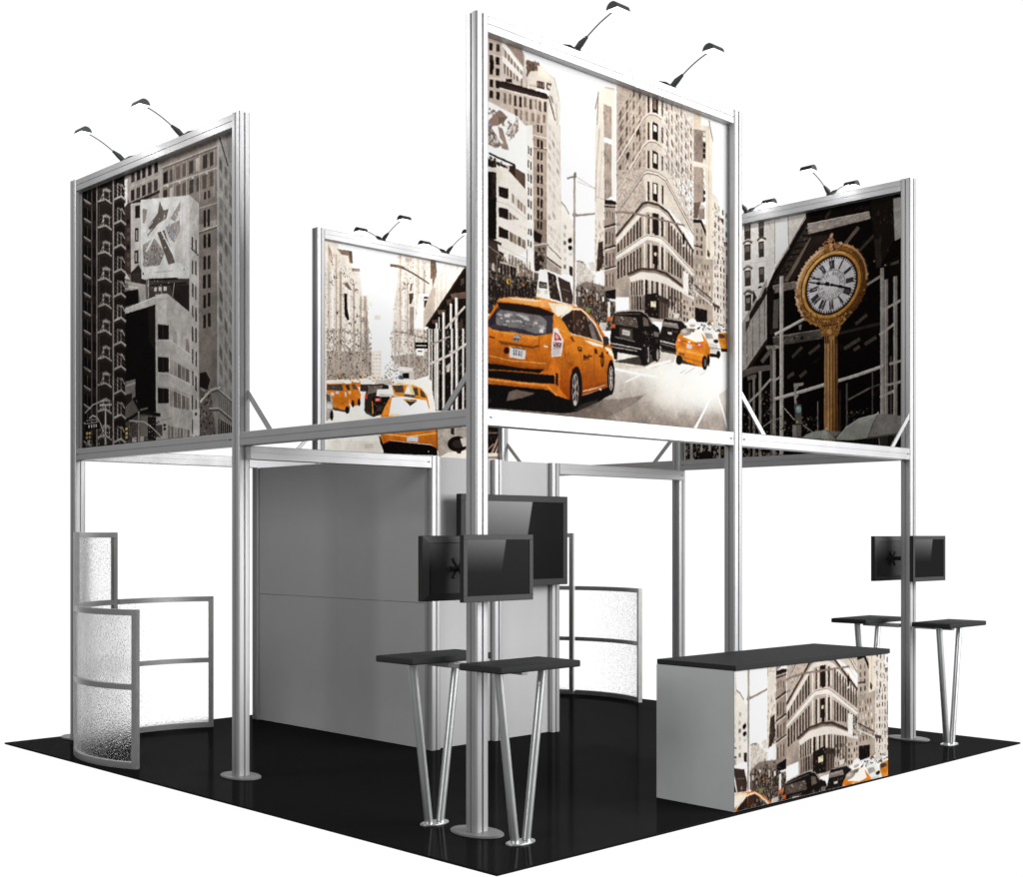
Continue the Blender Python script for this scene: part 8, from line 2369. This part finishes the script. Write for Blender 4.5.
        out = np.where(lin <= .0031308, lin * 12.92, 1.055 * lin ** (1 / 2.4) - .055)
        im = bpy.data.images.new(name, w, h)
        px = np.ones((h, w, 4), np.float32); px[..., :3] = out[::-1]
        im.pixels.foreach_set(px.ravel()); im.update(); im.pack()
        return im
GAIN = {'taxi': 0.57, 'facades': 0.72, 'traffic': 0.95, 'clock': 1.2}
SAT = {'taxi': 1.0, 'facades': 0.6, 'traffic': 1.0, 'clock': 0.9}
for _i, _k in enumerate(('taxi', 'facades', 'traffic', 'clock')):
    _c = Canvas(640, 600, 2, 11 + _i); _c.run(PIX[_k])
    ART[_k] = _c.image('print_' + _k, GAIN[_k], SAT[_k])
    del _c
ART['counter'] = ART['taxi']
def banner(a, b, key, label, front):
    """front=-1: the print faces local -y"""
    (x, y), r, L = run(a, b)
    t = thing('banner_frame', label, 'banner', (x, y, 0), r, 'printed banners in aluminium frames')
    rail(MB(), 0.0015, L - 0.0015, (BZ0 + BZ1) / 2).build('bottom_rail', ALU_H, t)
    rail(MB(), 0.0015, L - 0.0015, HP - 0.052).build('top_rail', ALU_H, t)
    z0, z1 = BZ1 + 0.001, HP - 0.103
    yf = front * (hs - PR)
    m = MB()
    if front < 0: m.quad_uv((0.002, yf, z0), (L - 0.002, yf, z0), (L - 0.002, yf, z1), (0.002, yf, z1))
    else: m.quad_uv((L - 0.002, yf, z0), (0.002, yf, z0), (0.002, yf, z1), (L - 0.002, yf, z1))
    m.build('printed_picture', art_material(key), t, smooth=0, recalc=False)
    m = MB(); ya, yb = sorted((yf - front * 0.002, yf - front * 0.012))
    m.box(0.003, L - 0.003, ya, yb, z0 + 0.001, z1 - 0.001); m.build('backing_board', BOARD, t)
    for xb in (0.03, L - 0.03):
        m = MB(); screw(m, xb, (BZ0 + BZ1) / 2, front * 0.041 + (0.0015 if front > 0 else 0)); m.build('bolt', SCREW, t)
    return t
banner('F', 'D', 'taxi', 'large front banner printed with an orange taxi and a wedge-shaped tower', -1)
banner('C', 'B', 'facades', 'left banner printed with dark fire escapes and a white billboard', -1)
banner('P', 'G', 'traffic', 'back banner printed with orange cabs in a bright street and scaffolding', -1)
banner('E', 'H', 'clock', 'right banner printed with a golden street clock under dark scaffolding', 1)

# ------------------------------------------------------------------ spotlights on the banners
lamp0 = thing('double_spotlight', '', 'spotlight')
# local: rail runs along x; lamp heads reach out to -y and +y; z=0 is the rail top
m = MB().box(-0.03, 0.03, -0.026, 0.026, 0.0005, 0.022, 0.004)
m.build('clamp', LAMPB, lamp0)
for sg in (-1, 1):
    m = MB().tube([(0, sg * 0.012, 0.012), (0, sg * 0.05, 0.040), (0, sg * 0.105, 0.070)], [0.020, 0.021, 0.010], 12)
    arm = m.build('arm_sleeve', LAMPB, lamp0)
    pts = [(0, sg * (0.10 + 0.225 * k / 8), 0.068 + 0.100 * k / 8 + 0.010 * math.sin(PI * k / 8)) for k in range(9)]
    MB().tube(pts, 0.0042, 8).build('wire_arm', LAMPB, lamp0)
    # half-round hood with closed ends, open below
    bm = MB(); n = 14; R = 0.044; T = 0.005; cy, cz = sg * 0.365, 0.160
    prof_o = [(cy + R * 1.05 * math.cos(PI * k / n), cz + R * math.sin(PI * k / n)) for k in range(n + 1)]
    prof_i = [(cy + (R * 1.05 - T) * math.cos(PI * k / n), cz + (R - T) * math.sin(PI * k / n)) for k in range(n + 1)]
    poly = prof_o + list(reversed(prof_i))
    bm.prism(poly, -0.055, 0.055, ALONG)
    bm.prism(prof_o, -0.060, -0.0552, ALONG); bm.prism(prof_o, 0.0552, 0.060, ALONG)
    hood = bm.build('hood', LAMPB, lamp0)
    q = MB(); q.box(-0.054, 0.054, cy - R * 0.95, cy + R * 0.95, cz - 0.002, cz + 0.004); q.build('lens', LAMPLENS, hood)
    ld = bpy.data.lights.new('lamp_glow', 'AREA'); ld.shape = 'DISK'; ld.size = 0.05; ld.energy = 1.6
    lo = bpy.data.objects.new('lamp_glow', ld); COL.objects.link(lo); lo.parent = hood      # the lamp's own light, aimed down at the banner
    lo.location = (0, cy, cz - 0.012)
    lo.rotation_euler = (Vector((0, 0, -1.0)) - Vector((0, cy, cz))).to_track_quat('-Z', 'Y').to_euler()
def lamp_at(i, a, b, d, label):
    (ax, ay), (bx, by) = POST[a], POST[b]
    v = Vector((bx - ax, by - ay)).normalized()
    place(lamp0, i, (ax + v.x * d, ay + v.y * d, HP - 0.001), math.atan2(v.y, v.x), label, 'double spotlights clamped on the banner frames')
for i, (a, b, d, lb) in enumerate((
    ('F', 'D', 0.86, 'black double spotlight on top of the large taxi banner, the one nearer the front post'),
    ('F', 'D', 1.84, 'black double spotlight on top of the large taxi banner, the one at its right'),
    ('C', 'B', 0.84, 'black double spotlight on the left fire-escape banner, the one at its far left'),
    ('C', 'B', 1.78, 'black double spotlight on the left fire-escape banner, the one nearer the post'),
    ('P', 'G', 0.82, 'black double spotlight on the back traffic banner, the left one'),
    ('P', 'G', 1.72, 'black double spotlight on the back traffic banner, half hidden by the front post'),
    ('E', 'H', 0.776, 'black double spotlight over the golden clock on the right banner'),
    ('E', 'H', 1.69, 'black double spotlight on the right banner, beside the taxi banner post'))):
    lamp_at(i, a, b, d, lb)

# ------------------------------------------------------------------ inner partition
U0, U1, V0, V1, WT = 1.752, 3.285, 2.425, 5.080, 2.428
room = thing('partition_wall', 'grey L-shaped partition with aluminium columns, a large screen on its bright face', 'partition', (U0 + 0.05, V0 + 0.05, 0))
ox, oy = U0 + 0.05, V0 + 0.05
def col_at(u, v):
    MB().prism(profile(0.1), 0.001, WT, Matrix.Translation((u - ox, v - oy, 0))).build('column', ALU, room)
cu = (U0 + 0.05, (U0 + U1) / 2, U1 - 0.05)
for u in cu: col_at(u, V0 + 0.05)
col_at(U0 + 0.05, V1 - 0.05)
SEAM = 1.213
for a, b in zip(cu, cu[1:]):
    MB().box(a + 0.0505 - ox, b - 0.0505 - ox, V0 + 0.048 - oy, V0 + 0.080 - oy, 0.002, WT - 0.002, 0.001, 1).build('wall_board', BOARD, room)
vm = (V0 + V1) / 2
for a, b in ((V0 + 0.1005, vm - 0.0006), (vm + 0.0006, V1 - 0.1005)):
    for z0, z1 in ((0.002, SEAM - 0.0015), (SEAM + 0.0015, WT - 0.002)):
        MB().box(U0 + 0.022 - ox, U0 + 0.060 - ox, a - oy, b - oy, z0, z1, 0.001, 1).build('wall_board', BOARD, room)
MB().box(U0 + 0.064 - ox, U0 + 0.07 - ox, V0 + 0.101 - oy, V1 - 0.101 - oy, 0.003, WT - 0.01).build('backing_sheet', DARKLINE, room)

def header(u0, u1, label):
    t = thing('door_header', label, 'beam', (u0, V0 + 0.002 + 0.034, 0), 0, 'door headers beside the partition')
    rail(MB(), 0, u1 - u0, WT - 0.05, 0.068).build('beam', ALU_H, t)
    m = MB(); screw(m, u1 - u0 - 0.03, WT - 0.05, -0.034); m.build('bolt', SCREW, t)
header(0.005, U0 - 0.001, 'pale door header left of the dark partition, meeting the left banner post')
header(U1 + 0.001, 5.10, 'pale door header right of the large screen, meeting the back post')

# ------------------------------------------------------------------ screens
def screen(name, label, cat, w, h, loc, depth, rim, lip, wall, rot=0):
    """local: front faces -y, z=0 centre, y=0 is the front of the bezel"""
    t = thing(name, label, cat, loc, rot)
    a, b = w / 2, h / 2
    MB().box(-a, a, 0.004, depth, -b, b, 0.003, 1).build('casing', CASE, t)
    m = MB()
    m.box(-a, a, 0.0, 0.0038, b - rim, b, 0.001, 1); m.box(-a, a, 0.0, 0.0038, -b, -b + lip, 0.001, 1)
    m.box(-a, -a + rim, 0.0, 0.0038, -b + lip + 0.0002, b - rim - 0.0002, 0.001, 1); m.box(a - rim, a, 0.0, 0.0038, -b + lip + 0.0002, b - rim - 0.0002, 0.001, 1)
    bz = m.build('bezel', BEZEL, t)
    n = 8; MB().prism([(0.006 * math.cos(2 * PI * k / n), 0.006 * math.sin(2 * PI * k / n)) for k in range(n)], 0, 0.001,
        Matrix.Translation((0, 0.0, -b + lip / 2)) @ Matrix.Rotation(PI / 2, 4, 'X')).build('power_button', CASE, bz)
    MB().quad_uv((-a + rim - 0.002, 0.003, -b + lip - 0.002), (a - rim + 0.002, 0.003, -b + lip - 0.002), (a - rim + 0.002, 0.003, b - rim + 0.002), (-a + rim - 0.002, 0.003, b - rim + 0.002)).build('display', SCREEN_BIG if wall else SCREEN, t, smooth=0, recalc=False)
    # stepped back: a sloping rim round a sunken panel, then the mount
    q = 0.042 if not wall else 0.06
    o, i = [(-a + .004, -b + .004), (a - .004, -b + .004), (a - .004, b - .004), (-a + .004, b - .004)], [(-a + q, -b + q), (a - q, -b + q), (a - q, b - q), (-a + q, b - q)]
    m = MB(); d1 = depth + 0.016
    vo = [m.bm.verts.new((x, depth + 0.001, z)) for x, z in o]; vi = [m.bm.verts.new((x, d1, z)) for x, z in i]
    vj = [m.bm.verts.new((x * 0.985, d1 - 0.006, z * 0.985)) for x, z in i]
    for k in range(4):
        m.bm.faces.new((vo[k], vo[(k + 1) % 4], vi[(k + 1) % 4], vi[k])); m.bm.faces.new((vi[k], vi[(k + 1) % 4], vj[(k + 1) % 4], vj[k]))
    m.bm.faces.new(vj)
    bk = m.build('rear_cover', BACK, t, smooth=0)
    if not wall:
        m = MB()
        for s1, s2 in ((1, 1), (1, -1)):
            m.box(-0.075, 0.075, d1 - 0.005, d1 + 0.004, -0.009, 0.009, 0.002, 1, Matrix.Rotation(s1 * s2 * math.radians(52), 4, 'Y'))
        mt = m.build('mount_cross', CASE, t)
        # arm to the post face
        MB().tube([(0, d1 + 0.004, 0), (0, 0.1488, 0)], 0.018, 10).build('mount_arm', CASE, t)
        MB().box(-0.095, 0.095, d1 + 0.0045, d1 + 0.0135, -0.011, 0.011, 0.002, 1).build('mount_bar', CASE, t)
    else:
        MB().box(-0.25, 0.25, d1 - 0.004, wall, -0.16, 0.16, 0.002, 1).build('wall_mount', CASE, t)
    return t
mon = 'small flat monitors mounted on the corner posts'
mF = screen('monitor', 'small flat monitor on the front post with its screen facing out', 'monitor', 0.565, 0.390, (-0.008, -0.200, 1.583), 0.036, 0.030, 0.036, 0)
mF['group'] = mon
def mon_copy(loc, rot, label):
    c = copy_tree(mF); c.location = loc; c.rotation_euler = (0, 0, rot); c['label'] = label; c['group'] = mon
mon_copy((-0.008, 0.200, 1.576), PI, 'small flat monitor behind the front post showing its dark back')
mon_copy((5.14, -0.200, 1.576), 0, 'small flat monitor on the right corner post with its screen facing out')
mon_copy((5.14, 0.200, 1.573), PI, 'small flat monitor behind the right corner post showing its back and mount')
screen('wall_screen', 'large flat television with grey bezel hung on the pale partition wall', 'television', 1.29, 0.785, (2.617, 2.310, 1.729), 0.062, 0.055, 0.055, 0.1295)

# ------------------------------------------------------------------ bar tables
tab0 = thing('bar_table', '', 'table')
# local: base at z=0, the post is towards +y
m = MB().box(-0.325, 0.325, -0.174, 0.174, 1.006, 1.045, 0.009, 3); m.build('tabletop', TOP, tab0)
MB().prism(ellipse(0.105, 0.062), 0.001, 0.007).prism(ellipse(0.100, 0.057), 0.007, 0.011).build('foot_plate', LEG, tab0)
for sg in (-1, 1):
    MB().tube([(sg * 0.046, 0, 0.010), (sg * 0.180, 0, 1.005)], 0.026, 20).build('leg', LEG, tab0)
MB().box(-0.026, 0.026, -0.035, 0.316, 0.972, 1.005, 0.003, 1).build('bracket', KFRAME, tab0)
for i, (u, v, r, lb) in enumerate((
    (0.0, -0.368, 0, 'charcoal-topped bar table with V legs in front of the front post, nearest the carpet edge'),
    (-0.02, 0.362, PI, 'charcoal-topped bar table with V legs behind the front post, against the dark partition'),
    (5.10, -0.400, 0, 'charcoal-topped bar table with V legs at the right edge of the carpet'),
    (5.10, 0.372, PI, 'charcoal-topped bar table behind the right corner post, partly hidden by the counter'))):
    place(tab0, i, (u, v, 0), r, lb, 'V-legged bar tables at the corner posts')

# ------------------------------------------------------------------ curved glass screens
def curved_screen(cx, cy, angs, dirn, label):
    """three panels of 48 degrees; the middle one is taller"""
    t = thing('curved_screen', label, 'screen', (cx, cy, 0), 0, 'curved glass screens')
    R = 1.16; W = 0.040
    hts = (1.21, 1.80, 1.21)
    half = math.degrees(0.045 / R)
    for p in range(3):
        s0, s1 = angs[p], angs[p + 1]
        lo, hi = min(s0, s1), max(s0, s1)
        H = hts[p]
        zs = [(0.001, 0.05), (0.600, 0.642), (1.165, 1.21)] + ([(1.755, 1.80)] if p == 1 else [])
        for z0, z1 in zs:
            MB().arc(0, 0, R - W / 2, R + W / 2, lo + (half if p != 1 else 0.5 * half) + 0.02, hi - (half if p != 1 else 0.5 * half) - 0.02, z0, z1).build('rail', KFRAME, t)
        for (z0, z1) in zip(zs, zs[1:]):
            MB().arc(0, 0, R - 0.004, R + 0.004, lo + half, hi - half, z0[1] + 0.0005, z1[0] - 0.0005, 30).build('glass_pane', GLASS, t, smooth=60)
    for q, (b0, H) in enumerate(((0, 1.21), (1, 1.80), (2, 1.80), (3, 1.21))):
        c = angs[q] + (dirn * half * 0.5 if q == 0 else -dirn * half * 0.5 if q == 3 else 0)
        MB().arc(0, 0, R - W / 2 - 0.001, R + W / 2 + 0.001, c - half * 0.5, c + half * 0.5, 0.001, H + 0.001, 3).build('upright', KFRAME, t)
    return t
curved_screen(0.65, 3.86, (206, 158.5, 110.5, 61.5), -1, 'curved frosted glass screen with a taller middle panel at the left corner')
curved_screen(4.36, 3.78, (-28, 24.5, 72.5, 120.5), 1, 'curved glass screen with grey frame behind the counter, right of the partition')

# ------------------------------------------------------------------ counter
cr = math.radians(-1.2)
ct = thing('reception_counter', 'grey reception counter with charcoal top and a city street print on its front', 'counter', (1.563, -0.739, 0), cr)
CW, CD, CH = 1.855, 0.640, 0.905
MB().box(0.012, CW - 0.001, 0.004, CD - 0.002, 0.001, CH - 0.001, 0.002, 1).build('body', SIDE, ct)
MB().box(0.0, 0.0115, 0.004, CD + 0.012, 0.001, CH - 0.001, 0.001, 1).build('side_panel', SIDE, ct)
MB().box(-0.004, CW + 0.006, -0.012, CD + 0.006, CH, CH + 0.034, 0.003, 1).build('countertop', TOP, ct)
pic = MB().quad_uv((0.001, 0.002, 0.004), (CW - 0.001, 0.002, 0.004), (CW - 0.001, 0.002, CH - 0.002), (0.001, 0.002, CH - 0.002)).build('printed_picture', art_material('counter'), ct, smooth=0, recalc=False)
for d, uv in zip(pic.data.uv_layers[0].data, ((0, 1), (2, 1), (2, 3), (0, 3))):     # an enlarged part of the taxi picture
    d.uv = (COUNTER_CROP[uv[0]], COUNTER_CROP[uv[1]])

# ------------------------------------------------------------------ studio light
AMB = 0.15
w = bpy.data.worlds.new('World'); scene.world = w; w.use_nodes = True
nt = w.node_tree; N = nt.nodes; Lk = nt.links
bg = N['Background']
tc = N.new('ShaderNodeTexCoord')
# world set white only behind the booth, kept dim elsewhere to limit fill light
dot = N.new('ShaderNodeVectorMath'); dot.operation = 'DOT_PRODUCT'
nrm = N.new('ShaderNodeVectorMath'); nrm.operation = 'NORMALIZE'
Lk.new(tc.outputs['Generated'], nrm.inputs[0]); Lk.new(nrm.outputs['Vector'], dot.inputs[0])
dot.inputs[1].default_value = (math.cos(0.795), math.sin(0.795), 0)
mr = N.new('ShaderNodeMapRange'); mr.interpolation_type = 'SMOOTHSTEP'
mr.inputs['From Min'].default_value = 0.45; mr.inputs['From Max'].default_value = 0.70
mr.inputs['To Min'].default_value = AMB; mr.inputs['To Max'].default_value = 1.05
Lk.new(dot.outputs['Value'], mr.inputs['Value'])
Lk.new(mr.outputs['Result'], bg.inputs['Strength'])
bg.inputs['Color'].default_value = (1, 1, 1, 1)

def area(name, loc, target, sx, sy, power):
    l = bpy.data.lights.new(name, 'AREA'); l.shape = 'RECTANGLE'; l.size = sx; l.size_y = sy; l.energy = power
    o = bpy.data.objects.new(name, l); COL.objects.link(o)
    o.location = loc
    d = Vector(target) - Vector(loc); o.rotation_euler = d.to_track_quat('-Z', 'Y').to_euler()
    o['kind'] = 'structure'
    return o
# a large distant softbox on the right for the right-hand faces; a dimmer one low on the left and a small one
# high on the left for the left-hand faces
area('softbox_right', (8.6, -11.5, 5.6), (2.6, 0.8, 2.2), 12, 8, 3800)
area('softbox_left', (-7.2, -1.4, 3.4), (1.0, 2.2, 2.2), 2.6, 2.6, 320)
area('softbox_high_left', (-2.7, 3.9, 6.2), (0.2, 3.6, 4.0), 1.2, 1.2, 130)

# ------------------------------------------------------------------ camera
cam = bpy.data.cameras.new('camera'); co = bpy.data.objects.new('camera', cam); COL.objects.link(co)
co.location = (-5.3099, -5.6998, 1.7697)
co.rotation_euler = (PI / 2, 0, 0.795 - PI / 2)
cam.sensor_width = 36; cam.sensor_fit = 'HORIZONTAL'
cam.lens = 1305.49 / 1023 * 36
cam.shift_x = (511.5 - 511.24 + 0.5) / 1023
cam.shift_y = (535.98 - 438.5) / 1023
cam.clip_end = 200
scene.camera = co
scene.view_settings.view_transform = 'Standard'
scene.view_settings.look = 'None'
scene.view_settings.exposure = 0; scene.view_settings.gamma = 1
scene.cycles.max_bounces = 10
scene.cycles.transmission_bounces = 8
scene.cycles.use_denoising = True
scene.cycles.sample_clamp_indirect = 4
